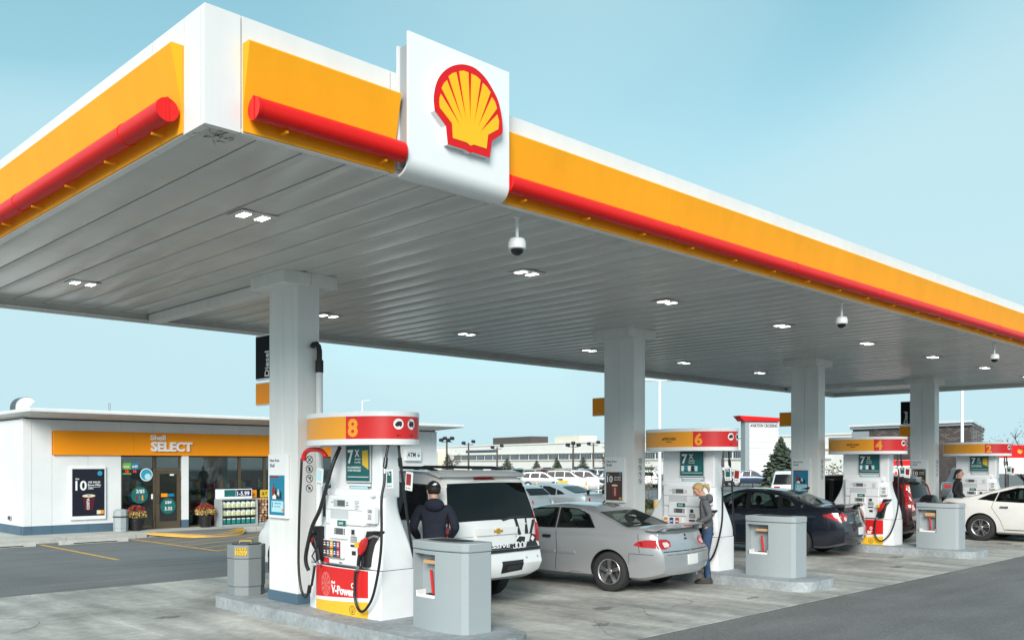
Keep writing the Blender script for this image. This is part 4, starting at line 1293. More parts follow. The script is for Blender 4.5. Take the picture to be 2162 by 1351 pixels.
text('price', '2/$4', M_WTXT, shop, fy(DY-.005), sx_(11.06), sz_(.83), w_=.24, depth=.002, bold=.02)
text('price', '3.33', M_WTXT, shop, fy(DY-.005), sx_(11.05), sz_(.66), w_=.27, depth=.002, bold=.02)
stick('door_card', 10.95, 11.13, 1.03, 1.13, M_ORANGE, DY); stick('door_card', 11.14, 11.32, 1.04, 1.12, M_TEAL, DY)
stick('door_card', 11.2, 11.32, 1.62, 1.67, M_WTXT, DY)
stick('notice', 10.69, 10.76, .98, 1.12, M_WTXT, GY)

# coffee poster in a white frame on the wall
t = thing('wall_poster', 'dark coffee poster in a white frame on the shop wall', 'poster', (sx_(8.52), YS, sz_(.49)))
w_, h_ = sx_(9.435-8.52), KX*(1.88-.49)
MB().box(0, w_, -.07, -.002, 0, h_).build('frame', M_WHITE2, t, bevel=.02)
MB().box(.07, w_-.06, -.078, -.071, .13, h_-.08).build('print', mat('poster_night', (.012,.012,.022), .3), t)
f = lambda u, v, d: (u, -.0785-d, v)
text('poster_number', '10', M_WTXT, t, f, .17, .98, h_=.33, depth=.002, bold=.02)
text('poster_print', 'Get', M_WTXT, t, f, .17, 1.34, w_=.12, depth=.002, bold=.02)
text('poster_print', 'AIR MILES', M_WTXT, t, f, .57, 1.22, w_=.40, depth=.002)
text('poster_print', 'Bonus Miles', M_WTXT, t, f, .57, 1.13, w_=.42, depth=.002, bold=.02)
text('poster_print', 'with the purchase of any', M_WTXT, t, f, .57, 1.07, w_=.40, depth=.002)
text('poster_print', 'coffee', M_WTXT, t, f, .57, 1.02, w_=.18, depth=.002)
MB().py([(.40,.80),(.80,.80),(.73,.32),(.47,.32)], -.0795, -.078).build('printed_cup', mat('cup_maroon', (.09,.008,.014), .4), t)
MB().py([(.60+.21*math.cos(a_), .80+.05*math.sin(a_)) for a_ in [j*.3142 for j in range(20)]], -.0815, -.0785).build('printed_lid', M_LIGHTP, t)
MB().py([(.60+.06*math.cos(a_), .805+.016*math.sin(a_)) for a_ in [j*.3927 for j in range(16)]], -.083, -.0785).build('printed_hole', M_BROWN, t)
text('cup_word', 'COSTA', M_WTXT, t, lambda u, v, d: (.62-v, -.08-d, u), .34, 0, w_=.38, h_=.09, depth=.002, bold=.03)
MB().py(circ(.08, 20, .96, 1.55), -.0805, -.078).build('round_seal', M_CLOCKB, t)
MB().box(.86, 1.09, -.0805, -.078, .18, .31).build('corner_logo', M_LIGHTP, t); MB().box(.98, 1.09, -.0815, -.08, .18, .31).build('corner_logo', M_ORP, t)

# ATM sign
t = thing('atm_sign', 'white box sign reading ATM on the shop wall', 'sign', (sx_(19.39), YS, sz_(2.05)))
w_, h_ = sx_(20.07-19.39), KX*.40
MB().box(0, w_, -.16, -.002, 0, h_).build('box', M_WHITE2, t, bevel=.02)
text('letters', 'ATM', M_NAVYTXT, t, lambda u, v, d: (u, -.1605-d, v), .08, .17, w_=.46, h_=.2, depth=.002, bold=.03)
MB().py([(.62,.27),(.78,.27),(.74,.18),(.66,.18)], -.163, -.1605).build('emblem', M_TEAL, t)
for k_ in (-.03, .03): MB().py(circ(.018, 10, .70+k_, .33), -.163, -.1605).build('emblem_dot', M_STICK, t)
# small wall socket on the shop's left wall
t = thing('wall_socket', 'small grey service box low on the shop side wall', 'box', (X0, YS+1.25, .1))
MB().box(-.06, -.013, -.14, .14, 0, .14).build('cover', M_STEEL, t, bevel=.01); MB().box(-.068, -.061, -.1, .1, .03, .11).build('lid', M_DARK, t)

# ---------------- shop goods
def shelf_unit(x, y, w_, lv, seed, label):
    t = thing('shop_shelf', label, 'shelf', (x, y, SZ+.015), 0, 'stocked shelves inside the shop')
    q = random.Random(seed)
    MB().box(-.02, w_+.02, .36, .40, 0, .5*lv+.1).build('back_panel', M_INT, t)
    cols = [M_TEAL, M_PALEB, M_WTXT, M_COLA, M_ORP, M_GREEN, M_GOLD, M_STICK, M_PUMPR]
    for l in range(lv):
        MB().box(-.02, w_+.02, 0, .36, .08+.42*l, .11+.42*l).build('board', M_STEEL, t)
        x_ = .02
        while x_ < w_-.1:
            ww = q.uniform(.07, .13); hh = q.uniform(.18, .33)
            b = MB()
            if q.random() < .5:
                b.lathe([(ww*.42, 0), (ww*.45, hh*.6), (ww*.2, hh*.85), (ww*.18, hh)], 10, (x_+ww/2, .12, .111+.42*l))
            else:
                b.box(x_, x_+ww*.9, .04, .25, .111+.42*l, .111+.42*l+hh)
            b.build('product', q.choice(cols), t)
            x_ += ww
    return t
shelf_unit(sx_(9.95), YS+.45, .95, 4, 11, 'stocked shelf behind the glass left of the shop door')
shelf_unit(sx_(11.85), YS+.6, 2.0, 4, 12, 'stocked shelf behind the glass right of the shop door')
shelf_unit(sx_(13.6), YS+1.4, 3.4, 4, 13, 'long stocked shelf deeper inside the shop')

# washer-fluid rack
t = thing('display_rack', 'grey outdoor rack stacked with washer fluid jugs', 'rack', (sx_(12.43), YS-.75, SZ+.005))
W_ = sx_(13.58-12.43)
H_ = 1.0
for x in (0, W_-.05):
    MB().px([(0,0),(.55,0),(.55,1.0),(.12,1.0),(.03,.94),(0,.8)], x, x+.05).build('side_panel', M_GREYBIN, t, bevel=.008)
MB().box(.051, W_-.051, .50, .55, 0, 1.0).build('back_panel', M_GREYBIN, t)
MB().box(.051, W_-.051, .05, .5, .965, 1.0).build('top', M_GREYBIN, t); MB().box(.051, W_-.051, .02, .5, 0, .07).build('plinth', M_GREYBIN, t)
M_JUGW = mat('jug_white', (.72,.76,.72), .35); M_JUGY = mat('jug_label', (.62,.60,.22), .5); M_JUGT = mat('jug_teal', (.02,.22,.2), .3)
jug = thing_part('washer_fluid_jug', t)
MB().box(-.085, .085, 0, .15, 0, .17).build('body', M_JUGW, jug, bevel=.025); MB().loft([[(-.08,.01,.171),(.08,.01,.171),(.08,.14,.171),(-.08,.14,.171)], [(-.025,.05,.235),(.025,.05,.235),(.025,.1,.235),(-.025,.1,.235)]]).build('shoulder', M_JUGW, jug)
MB().cyl((0,.075,.235),(0,.075,.255), .022, 10).build('cap', M_STICK, jug); MB().box(-.06, .06, -.004, 0, .035, .145).build('label', M_JUGY, jug)
jt = thing_part('washer_fluid_jug', t)
MB().box(-.07, .07, 0, .15, 0, .15).build('body', M_JUGT, jt, bevel=.02); MB().box(-.06, .06, -.02, .09, .151, .20).build('handle', M_JUGW, jt, bevel=.02)
shelfz = [.09, .38, .67]
k_ = 0
for l, z in enumerate(shelfz):
    if l: MB().box(.051, W_-.051, .03, .5, z-.02, z-.002).build('shelf', M_DARK, t)
    for i in range(7):
        src = jt if l == 0 else jug
        o = src if i == 0 and l in (0, 1) else copy_tree(src, t)
        o.location = (.15+i*(W_-.30)/6, .08, z)
t2 = thing('rack_sign', 'blue and white price board above the washer fluid rack', 'sign', (sx_(12.43), YS-.3, SZ+1.0))
MB().box(0, W_, 0, .02, .005, .36).build('board', M_WTXT, t2); MB().box(.35, .8, -.006, -.001, .08, .33).build('print_green', M_GREEN, t2); MB().box(.82, W_-.03, -.006, -.001, .08, .33).build('print_navy', M_NAVYTXT, t2)
text('price', '1-5.99', M_WTXT, t2, lambda u, v, d: (u, -.0065-d, v), .86, .11, w_=.5, depth=.002, bold=.02)
# firewood
t = thing('firewood_rack', 'stacked firewood bundles on a low grey rack by the shop', 'firewood', (sx_(13.62), YS-.7, SZ+.005))
M_WOODS = [mat('split_wood_%d' % i, c, .8, var=.25, vscale=12) for i, c in enumerate([(.42,.25,.14),(.55,.36,.22),(.30,.15,.08),(.62,.45,.32),(.24,.12,.07)])]
MB().box(0, 2.2, 0, .5, 0, .10).build('rack_base', M_GREYBIN, t); MB().box(0, 2.2, .5, .53, 0, 1.0).build('rack_back', M_DARK, t)
q = random.Random(21)
for l in range(3):
    for i in range(5):
        bd = thing_part('firewood_bundle', t)
        bd.location = (.22+.43*i, .04, .10+.30*l)
        for k_ in range(9):
            x = -.16+.115*(k_ % 3)+q.uniform(-.02,.02); z = .02+.093*(k_//3)
            r_ = q.uniform(.045, .06); a0 = q.random()*6
            n_ = q.choice((3, 4, 5))
            MB().py([(x+.05+r_*math.cos(a0+6.283*j/n_), z+.045+r_*math.sin(a0+6.283*j/n_)) for j in range(n_)], q.uniform(0,.03), .42).build('log', q.choice(M_WOODS), bd)
for nm, x0, x1, s_ in (('Firewood', 13.35, 13.80, 'orange board reading Firewood above the wood stack'), ('$7.49', 13.92, 14.42, 'yellow price board reading 7.49 above the wood stack')):
    t = thing('price_board', s_, 'sign', (sx_(x0), YS-.14, SZ+1.02), 0, 'orange boards over the firewood')
    w_ = sx_(x1-x0)
    MB().box(0, w_, 0, .02, 0, .28).build('board', M_GOLD if nm != 'Firewood' else M_ORANGE, t)
    text('lettering', nm, M_STICK, t, lambda u, v, d: (u, -.001-d, v), .06, .07, w_=w_-.12, h_=.13 if nm == '$7.49' else .08, depth=.002, bold=.015)
    MB().box(.02, .05, .021, .04, -1.02, 0).build('post', M_DARK, t)

# flower pots
def flowers(x, y, label, seed):
    t = thing('flower_pot', label, 'flower pot', (x, y, SZ+.003), 0, 'black pots of autumn flowers')
    MB().lathe([(.17,0),(.22,.36),(.235,.36),(.235,.40),(.20,.40),(.19,.34)], 20).build('pot', M_BLACK, t, smooth=True)
    q = random.Random(seed); cols = [mat('petal_gold', (.62,.36,.08), .6), mat('petal_red', (.38,.02,.03), .6), mat('petal_cream', (.75,.58,.28), .6), mat('leaf_green', (.05,.10,.02), .6)]
    bs = [MB() for _ in cols]
    for i in range(900):
        a = q.random()*6.283; ph = math.acos(q.uniform(-.35, 1)); r_ = .34*(.75+.3*q.random())
        p = Vector((r_*math.sin(ph)*math.cos(a), r_*math.sin(ph)*math.sin(a), .56+.30*math.cos(ph)))
        top = p.z > .66+q.uniform(-.06, .06)
        ci = 3 if q.random() < .25 else (1 if top else (0 if q.random() < .65 else 2))
        n = Vector((q.gauss(0,1), q.gauss(0,1), q.gauss(.4,1))).normalized(); u = n.orthogonal().normalized(); v = n.cross(u); s_ = q.uniform(.016, .03)
        bs[ci].add([p+u*s_, p+v*s_, p-u*s_, p-v*s_], [(0,1,2,3)])
    for bb, m, nm in zip(bs, cols, ('gold_blooms', 'red_blooms', 'cream_blooms', 'leaves')): tag(bb.build(nm, m, t), kind='stuff')
flowers(sx_(10.12), YS-.42, 'black pot of red and gold flowers left of the shop door', 1)
flowers(sx_(12.08), YS-.42, 'black pot of red and gold flowers right of the shop door', 2)

# litter bin by the poster
t = thing('litter_bin', 'grey faceted litter bin beside the coffee poster', 'bin', (sx_(9.70), YS-.45, SZ+.003))
MB().pz(oc(.235), 0, .12).build('plinth', M_GREYBIN, t, bevel=.006); MB().pz(oc(.24), .123, .48).build('body', M_GREYBIN, t, bevel=.006)
MB().pz(oc(.255), .485, .52).build('rim', M_DARK, t); MB().loft([[(*p, .525) for p in oc(.245)], [(*p, .70) for p in oc(.235)], [(*p, .755) for p in oc(.15)]]).build('hood', M_GREYBIN, t, bevel=.008)
# ================================================================== surroundings
M_FARW = mat('far_white_wall', (.78,.76,.72), .7, var=.04, vscale=.3)
M_FARW2 = mat('far_cream_wall', (.66,.62,.52), .7, var=.05, vscale=.3)
M_FARGL = mat('far_window', (.05,.07,.09), .15)
M_BRICKD = mat('dark_brick', (.085,.068,.062), .8, var=.3, vscale=3)
M_GREYW = mat('grey_stucco', (.30,.34,.36), .8, var=.05)
M_WOODP = mat('pole_wood', (.09,.07,.055), .8, var=.2, vscale=8)
M_TRUNK = mat('bark', (.08,.06,.045), .9, var=.3, vscale=20)
M_GALV = mat('galvanised', (.45,.45,.45), .4, metal=.6)

# ---- long white office and hangar block on the skyline
P1, P2 = Vector((207.0, 259.3)), Vector((167.5, 78.0))
dv = (P2-P1); Lb = dv.length; ang_b = math.atan2(dv.y, dv.x)
bl = thing('office_block', 'long white two-storey building with a ribbon of windows on the skyline', 'building', (P1.x, P1.y, -.5), ang_b)
HB = 8.0
MB().box(0, Lb, .0, 40, 0, HB).build('wall', M_FARW, bl)          # local: x along facade, -? facade side at y=0
MB().box(-.2, Lb+.2, -.25, 40.2, HB, HB+.35).build('parapet', M_FARW, bl)
side = -1
for i in range(30):
    x0 = 28+5.05*i
    if x0 > 172: break
    wv = MB().box(x0, x0+4.5, -.12, -.01, 3.75, 5.1).build('window', M_FARGL, bl)
    for k_ in range(1, 7): MB().box(x0+.64*k_-.05, x0+.64*k_+.05, -.17, -.121, 3.75, 5.1).build('mullion', M_GREYW, wv)
for x0 in (40, 52, 95, 108, 121, 140): MB().box(x0, x0+7, -.1, -.01, .5, 1.7).build('window', M_FARGL, bl)
MB().box(25, 180, -.35, -.01, 5.25, 5.5).build('ledge', M_FARW2, bl); MB().box(25, 180, -.35, -.01, 3.35, 3.6).build('ledge', M_FARW2, bl)
MB().box(36, 56, -.12, -.01, 6.0, 6.8).build('window', M_FARGL, bl)
MB().box(48, 70, 3, 9, HB+.35, HB+2.6).build('roof_plant', M_BRICKD, bl); MB().box(82, 94, 3, 9, HB+.35, HB+2.2).build('roof_plant', M_FARW2, bl)
MB().box(124, 130, 1, 4, HB+.35, HB+1.0).build('roof_plant', M_BRICKD, bl)
MB().box(0, 22, -3, -.01, 0, 6.6).build('annex', M_FARW2, bl)

# ---- brick retail block on the right
rb_ = thing('brick_building', 'dark brick shop block with grey corner behind the far pumps', 'building', (0, 0, 0))
A, B_ = Vector((60.0, 28.2)), Vector((58.2, 20.15))
d_ = (B_-A).normalized(); n_ = Vector((-d_.y, d_.x)); n_ = n_ if n_.x > 0 else -n_
g0 = -.45
e_ = Vector((.963, .27))
def slabp(nm, off, t1, z0, z1, m):
    p0 = A-d_*off-e_*off; p1 = B_+d_*off-e_*off; p2 = B_+d_*off+e_*(t1+off); p3 = A-d_*off+e_*(t1+off)
    return MB().pz([(v.x, v.y) for v in (p0, p1, p2, p3)], z0, z1).build(nm, m, rb_)
slabp('wall', 0, 14, g0, 4.25, M_BRICKD)
slabp('cornice', .2, 14, 4.255, 4.42, M_GREYW)
slabp('cornice_cap', .3, 14, 4.424, 4.56, M_WHITE)
p0, p1 = A-d_*.05-e_*.2, A+d_*1.3-e_*.2
MB().pz([(v.x, v.y) for v in (p0, p1, p1+e_*.19, p0+e_*.19)], g0, 4.1).build('stucco_bay', M_GREYW, rb_)
p0, p1 = B_+d_*.12+e_*.5, B_+d_*.12+e_*14
MB().pz([(v.x, v.y) for v in (p0, p1, p1-d_*.11, p0-d_*.11)], g0, 4.24).build('end_bay', M_GREYW, rb_)
# courses of the brick face that can be told apart
brick = MB().box(0, .30, -.012, 0, 0, .085).mesh('brick'); brick.materials.append(mat('brick_face', (.11,.085,.078), .8, var=.35, vscale=9)); brick2 = brick.copy(); brick2.materials.clear(); brick2.materials.append(mat('brick_face_pale', (.17,.14,.13), .8, var=.3, vscale=9))
q = random.Random(4); angw = math.atan2(d_.y, d_.x)
nb_ = 0
for r_ in range(13):
    for c_ in range(22):
        if nb_ >= 290: break
        p = A+d_*(1.7+.335*c_+(.167 if r_ % 2 else 0))-n_*.012
        o = bpy.data.objects.new('brick', brick if q.random() < .7 else brick2); COL.objects.link(o); o.parent = rb_
        o.location = (p.x, p.y, 2.85+.105*r_); o.rotation_euler = (0, 0, angw); nb_ += 1

# ---- pylon sign
py_ = thing('pylon_sign', 'tall white tenant sign with red roof and grey side', 'sign', (107.3, 62.8, -.5), R(45.5)-R(90)+R(12))
# local -y faces the camera
MB().box(-1.75, 2.0, -.3, .4, .3, 6.95).build('panel_core', M_GREYW, py_)
MB().box(-2.3, -1.76, -.5, .7, 0, 7.2).build('side_pier', M_GREYW, py_, bevel=.03)
for k_ in range(8):
    MB().box(-1.7, 2.0, -.36, -.301, .45+.70*k_, 1.12+.70*k_).build('tenant_panel', M_WHITE, py_)
MB().box(-1.7, 2.0, -.36, -.301, 6.05, 6.9).build('title_panel', M_WHITE, py_)
text('title_lettering', 'AVIATION CROSSING', M_NAVYTXT, py_, lambda u, v, d: (u, -.361-d, v), -1.6, 6.3, w_=3.5, h_=.38, depth=.02, bold=.03)
MB().py([(-3.2, 7.6), (2.6, 7.35), (2.6, 7.0), (-2.6, 7.0)], -.8, .9).build('red_roof', M_REDF, py_)
MB().box(-2.6, 2.5, -.7, 1.0, -.2, .28).build('plinth', M_CONC_L, py_)

py_.scale = (1.1, 1.1, 1.14)
# ---- lamp posts
def white_pole(x, y, h, label, heads=2, base=True):
    t = thing('lamp_post', label, 'lamp post', (x, y, gz(y)-.012), 0, 'white forecourt lamp posts')
    if base:
        MB().lathe([(.30,0),(.30,.62)], 24).build('concrete_base', M_CONC_L, t, smooth=True); MB().lathe([(.302,.25),(.302,.5)], 24).build('yellow_band', M_PAINTY, t, smooth=True)
    MB().tube([(0,0,.6 if base else 0),(0,0,h)], [.085,.07], 14).build('pole', M_WHITE2, t, smooth=True)
    b = Vector((math.cos(R(-44)), math.sin(R(-44)), 0))
    for s_ in ((1,-1) if heads == 2 else (1,)):
        e = b*s_
        MB().tube([(0,0,h-.05), tuple(e*.35+Vector((0,0,h)))], .03, 8).build('arm', M_WHITE2, t)
        MB().cbox(tuple(e*.62+Vector((0,0,h))), (.55,.30,.07), Matrix.Rotation(R(-44), 3, 'Z')).build('lamp_head', M_WHITE2, t, bevel=.02)
    return t
white_pole(36.7, 27.03, 6.45, 'white lamp post rising behind pump 6 and the silver coupe')
white_pole(50.6, 17.85, 9.0, 'white lamp post in front of the brick building')
white_pole(58.5, 82.7, 9.3, 'thin distant white lamp post above pump 8', 1, False)
def flood(x, y, h, n, label):
    t = thing('floodlight_pole', label, 'floodlight', (x, y, -.5), 0, 'brown floodlight poles in the far car park')
    MB().tube([(0,0,0),(0,0,h)], [.22,.15], 10).build('pole', M_WOODP, t, smooth=True)
    r2 = Vector((.713, -.701, 0))
    MB().tube([tuple(r2*-1.0+Vector((0,0,h-.4))), tuple(r2*1.0+Vector((0,0,h-.4)))], .07, 6).build('crossarm', M_WOODP, t)
    for k_ in range(n):
        s_ = -1+2*k_/(n-1) if n > 1 else 0
        p = r2*s_+Vector((-.2,-.2,h-.05+(.3 if k_ % 2 else 0)))
        MB().cbox(tuple(p), (.75,.55,.5), Matrix.Rotation(R(-44)+s_*.4, 3, 'Z') @ Matrix.Rotation(R(25), 3, 'X')).build('lamp', M_DARK, t, bevel=.05)
    return t
flood(110.6, 129.7, 6.9, 4, 'brown floodlight pole with four lamps, leftmost in the far car park')
flood(126.8, 141.8, 6.8, 2, 'brown floodlight pole with two lamps, second from the left')
flood(137.9, 144.9, 6.1, 2, 'brown floodlight pole with two lamps before the window ribbon')
flood(127.2, 113.3, 6.0, 3, 'brown floodlight pole with three lamps beside the second column')
flood(150.2, 128.0, 6.8, 2, 'thinner floodlight pole just right of the three-lamp pole')

# ---- trees
def conifer(x, y, h, r_, label, seed, n=26, col=(.035,.055,.028), z=None, wood=(0,)):
    t = thing('conifer_tree', label, 'tree', (x, y, gz(y)-.012 if z is None else z), 0, 'conifers behind the forecourt')
    MB().tube([(0,0,0),(0,0,h*.55),(0,0,h*.97)], [h*.02+.02,h*.012+.01,.008], 8).build('trunk', M_TRUNK, t, smooth=True)
    q = random.Random(seed); m1 = mat('needles_%d' % seed, col, .75, var=.35, vscale=2.5)
    b = MB()
    for i in range(n):
        f_ = i/(n-1); zz = h*(.06+.93*f_); L0 = r_*(1-f_)**.8*(.9+.25*q.random())+.04*h*(1-f_)+.03
        nbr = int(14-8*f_)
        for k_ in range(nbr):
            a = 6.283*(k_+q.random()*.8)/nbr+i*2.4; L_ = L0*q.uniform(.7, 1.12)
            d = Vector((math.cos(a), math.sin(a), -.12+.35*f_)); side_ = Vector((-math.sin(a), math.cos(a), 0))
            s0 = Vector((0,0,zz))
            steps = max(4, int(L_/.13))
            for s_ in range(steps):
                f2 = (s_+.6)/steps; p = s0+d*L_*f2+Vector((0,0,-.10*L_*f2*f2+.06*L_*f2**4))
                wn = L_*.42*(1-f2*.7)+.03
                for sg in (-1, 1):
                    tip = p+side_*sg*wn*q.uniform(.7,1.2)+d*wn*.7+Vector((0,0,q.uniform(-.06,.05)))
                    e = d*(L_/steps)*.45
                    up = Vector((0,0,.05+.05*q.random()))*(.4+h*.12)
                    b.add([p-e+up, p+e-up, tip+e*.3, tip-e*.4+up], [(0,1,2,3)])
    tag(b.build('crown', m1, t), kind=None)
    return t
conifer(77.3, 43.2, 4.95, 1.75, 'spiky blue-green spruce behind the navy sedan', 31, 34, (.06,.085,.055))
for i, (u_, x, y, h, r_, lb) in enumerate([(0, 107, 110, 4.2, 2.0, 'dark round conifer left in the far car park'), (1, 104, 96, 4.4, 1.3, 'dark pointed conifer beside the reddish tree in the far car park'),
        (2, 112, 108, 3.8, 1.5, 'dark conifer before the white office, left of a pair'), (3, 112.5, 103.5, 3.6, 1.4, 'dark conifer before the white office, right of a pair'),
        (4, 113, 98.5, 4.6, 1.6, 'taller dark conifer before the white office'), (5, 100, 117, 5.2, 1.5, 'dark conifer at the foot of the leftmost floodlight pole')]):
    conifer(x, y, h*.8, r_*.85, lb, 40+i, 20, (.055,.065,.035), z=-.5)
def broadleaf(x, y, h, r_, label, seed, col, dens=700, z=None, leaf=.12, bare=False):
    t = thing('broadleaf_tree', label, 'tree', (x, y, gz(y)-.012 if z is None else z), 0, 'small broadleaf trees around the forecourt')
    q = random.Random(seed); tr = MB()
    tr.tube([(0,0,0),(.03*h,0,h*.3),(0,.02*h,h*.6)], [.02*h+.02,.016*h+.01,.01*h], 8)
    tips = []
    for i in range(26 if bare else 14):
        a = q.random()*6.283; z0 = h*q.uniform(.22,.6); L_ = r_*q.uniform(.7,1.15)
        p0 = Vector((0,0,z0)); p2 = Vector((math.cos(a)*L_, math.sin(a)*L_, z0+h*q.uniform(.12,.42))); p1 = (p0+p2)/2+Vector((0,0,.05*h))
        tr.tube([p0,p1,p2], [.009*h,.006*h,.002*h], 5); tips += [p1, p2, (p1+p2)/2]
        for _ in range(5 if bare else 2):
            p3 = p2+Vector((q.gauss(0,.25), q.gauss(0,.25), q.uniform(0,.35)))*r_*.7
            tr.tube([(p1+p2)/2, p3], [.004*h,.0012*h], 4); tips += [p3, (p2+p3)/2]
    tr.build('trunk', M_TRUNK, t)
    b = MB()
    for i in range(dens):
        c = q.choice(tips); p = c+Vector((q.gauss(0,.16), q.gauss(0,.16), q.gauss(0,.13)))*r_
        n = Vector((q.gauss(0,1), q.gauss(0,1), q.gauss(0,1))).normalized(); u = n.orthogonal().normalized(); v = n.cross(u); s_ = leaf*q.uniform(.5,1.1)
        b.add([p+u*s_, p+v*s_*.6, p-u*s_, p-v*s_*.6], [(0,1,2,3)])
    b.build('crown', mat('leaves_%d' % seed, col, .7, var=.4, vscale=1.5), t)
    return t
broadleaf(115.4, 93.5, 4.9, 1.9, 'reddish brown tree beside the second column', 61, (.16,.07,.035), 900, -.5, .2)
broadleaf(55.0, 25.9, 2.9, 1.2, 'olive green shrubby tree left of pump 4', 62, (.10,.11,.03), 900, None, .09)
broadleaf(39.5, 30.5, 2.6, .9, 'straggly yellow-green tree left of pump 6', 63, (.20,.15,.05), 380, None, .07)
broadleaf(57.5, 16.9, 4.4, 1.7, 'nearly bare dark tree at the right edge', 64, (.03,.03,.03), 420, None, .05, True)
broadleaf(120, 139, 4.6, 1.6, 'thin bare tree before the left of the office', 65, (.14,.10,.06), 300, -.5, .12, True)
def shrub(x, y, w_, h, label, seed, col):
    t = thing('low_shrub', label, 'shrub', (x, y, gz(y)-.012), 0, 'low shrubs in the planted strips')
    q = random.Random(seed); b = MB()
    for i in range(700):
        p = Vector((q.gauss(0,w_*.4), q.gauss(0,w_*.4), abs(q.gauss(h*.4,h*.25))))
        n = Vector((q.gauss(0,1), q.gauss(0,1), q.gauss(0,1))).normalized(); u = n.orthogonal().normalized(); v = n.cross(u); s_ = q.uniform(.03,.07)
        b.add([p+u*s_, p+v*s_, p-u*s_, p-v*s_], [(0,1,2,3)])
    b.build('foliage', mat('shrub_%d' % seed, col, .8, var=.4), t); MB().tube([(0,0,0),(0,0,h*.5)], .03, 5).build('stem', M_TRUNK, t)
shrub(35.0, 27.3, .6, .45, 'low green shrub beside the yellow-banded lamp base', 71, (.05,.07,.02))
shrub(36.6, 25.3, .5, .35, 'low reddish shrub in front of the yellow-banded lamp base', 72, (.16,.05,.03))
shrub(41.0, 31.0, .8, .5, 'low dark shrub behind the yellow-banded lamp base', 73, (.05,.06,.02))

# ---- planted strips, far road and kerbs
def quadsheet(nm, pts, m, z=.004):
    return tag(MB().add([(x, y, gz(y)+z-.012) for x, y in pts], [(0,1,2,3)]).build(nm, m), kind='structure')
quadsheet('verge', [(56,30.5),(60,22),(80,34),(74,44)], M_DIRT)
quadsheet('far_verge', [(70,76),(120,60),(126,64),(74,82)], mat('dry_earth', (.42,.33,.20), .95, var=.2, vscale=1.5), .008)
quadsheet('island_bed', [(33,30),(36,24.2),(40,25),(37,31.2)], M_DIRT, .012)

# ---- steel fence behind the forecourt
def fence(p, q_, n, label, h=1.25):
    p, q_ = Vector(p), Vector(q_)
    t = thing('steel_fence', label, 'fence', (p.x, p.y, gz(p.y)-.02))
    d = q_-p
    for i in range(n+1):
        v = d*i/n
        MB().tube([(v.x, v.y, -.2), (v.x, v.y, h+.1)], .035, 8).build('post', M_DARK, t, smooth=True)
    for z in (.12, h*.55, h):
        MB().tube([(0,0,z),(d.x,d.y,z)], .02, 6).build('rail', M_DARK, t)
    b = MB(); m_ = int(d.length/.28)
    for i in range(m_):
        v = d*(i+.5)/m_; b.tube([(v.x,v.y,.1),(v.x,v.y,h)], .006, 4, False)
    tag(b.build('mesh_wire', M_DARK, t), kind='stuff')
fence((50.5, 34.5), (53.5, 23.2), 6, 'dark steel fence behind the navy sedan and pump 6', 1.35)
fence((56.5, 15.7), (59.0, 12.0), 3, 'dark steel fence at the right edge', 1.5)
fence((44.5, 36.5), (49.5, 34.8), 3, 'dark steel fence behind the second column', 1.5)

# ---- propane cage with bollards
cg = thing('propane_cage', 'white propane tank frame behind the parked silver cars', 'cage', (56.7, 49.5, -.507), R(-40))
for i in range(6): MB().cyl((-2.2+.88*i,0,0),(-2.2+.88*i,0,1.35), .05, 8).build('upright', M_WHITE2, cg)
for z in (.3, .8, 1.3): MB().cyl((-2.25,0,z),(2.25,0,z), .035, 8).build('rail', M_WHITE2, cg)
MB().tube([(-1.5,.9,.75),(1.5,.9,.75)], .5, 18).build('tank', M_WHITE2, cg, smooth=True)
for i in range(3): MB().cyl((-1.2+1.2*i,.9,0),(-1.2+1.2*i,.9,.4), .06, 8).build('cradle', M_GALV, cg)
MB().box(-2.0, -1.2, -.06, -.04, .5, 1.1).build('notice', M_GOLD, cg)
bo = None
for i, (x, y) in enumerate([(53.2,51.3),(54.6,49.9),(55.9,48.4),(57.4,46.9),(58.8,45.4)]):
    t = thing('bollard', 'short yellow bollard, %s from the left before the propane frame' % ORD[i], 'bollard', (x, y, -.507), 0, 'yellow bollards before the propane frame')
    MB().lathe([(.08,0),(.08,.95),(.05,1.0),(.005,1.02)], 12).build('post', M_PAINTY, t, smooth=True); MB().lathe([(.083,.6),(.083,.72)], 12).build('band', M_WTXT, t)

# ---- roadside advertising trailer
t = thing('sign_trailer', 'white lettered sign trailer behind pump 4', 'trailer', (48.0, 20.6, gz(20.6)-.012), R(-67))
MB().box(-1.5, 1.5, 0, .14, .75, 2.35).build('board', M_WHITE, t); MB().box(-1.5, 1.5, -.006, -.001, 2.05, 2.34).build('red_strip', M_REDF, t)
fT = lambda u, v, d: (u, -.007-d, v)
text('lettering', 'Heating', M_REDF, t, fT, -1.3, 1.35, w_=2.5, h_=.42, depth=.006, bold=.03)
text('lettering', 'Plumbing  Heating  Cooling', M_STICK, t, fT, -1.3, 1.9, w_=2.6, h_=.09, depth=.006)
text('lettering', '403 555', M_STICK, t, fT, .1, .9, w_=1.2, h_=.18, depth=.006) if False else None
for x in (-.9, .9): MB().box(x-.04, x+.04, .02, .12, 0, .75).build('leg', M_DARK, t)
MB().tube([(-1.5,.3,.4),(1.5,.3,.4)], .05, 8).build('chassis', M_DARK, t)
t = thing('roadside_sign', 'white roadside sign with red top at the right edge', 'sign', (56.2, 16.55, gz(16.5)-.012), R(-73))
MB().box(-1.3, 1.6, 0, .2, 1.45, 2.55).build('panel', M_WHITE, t); MB().box(-1.3, 1.6, -.01, -.001, 2.35, 3.05).build('red_top', M_REDF, t); MB().box(-1.3, 1.6, .0, .2, 2.551, 3.06).build('top_box', M_REDF, t)
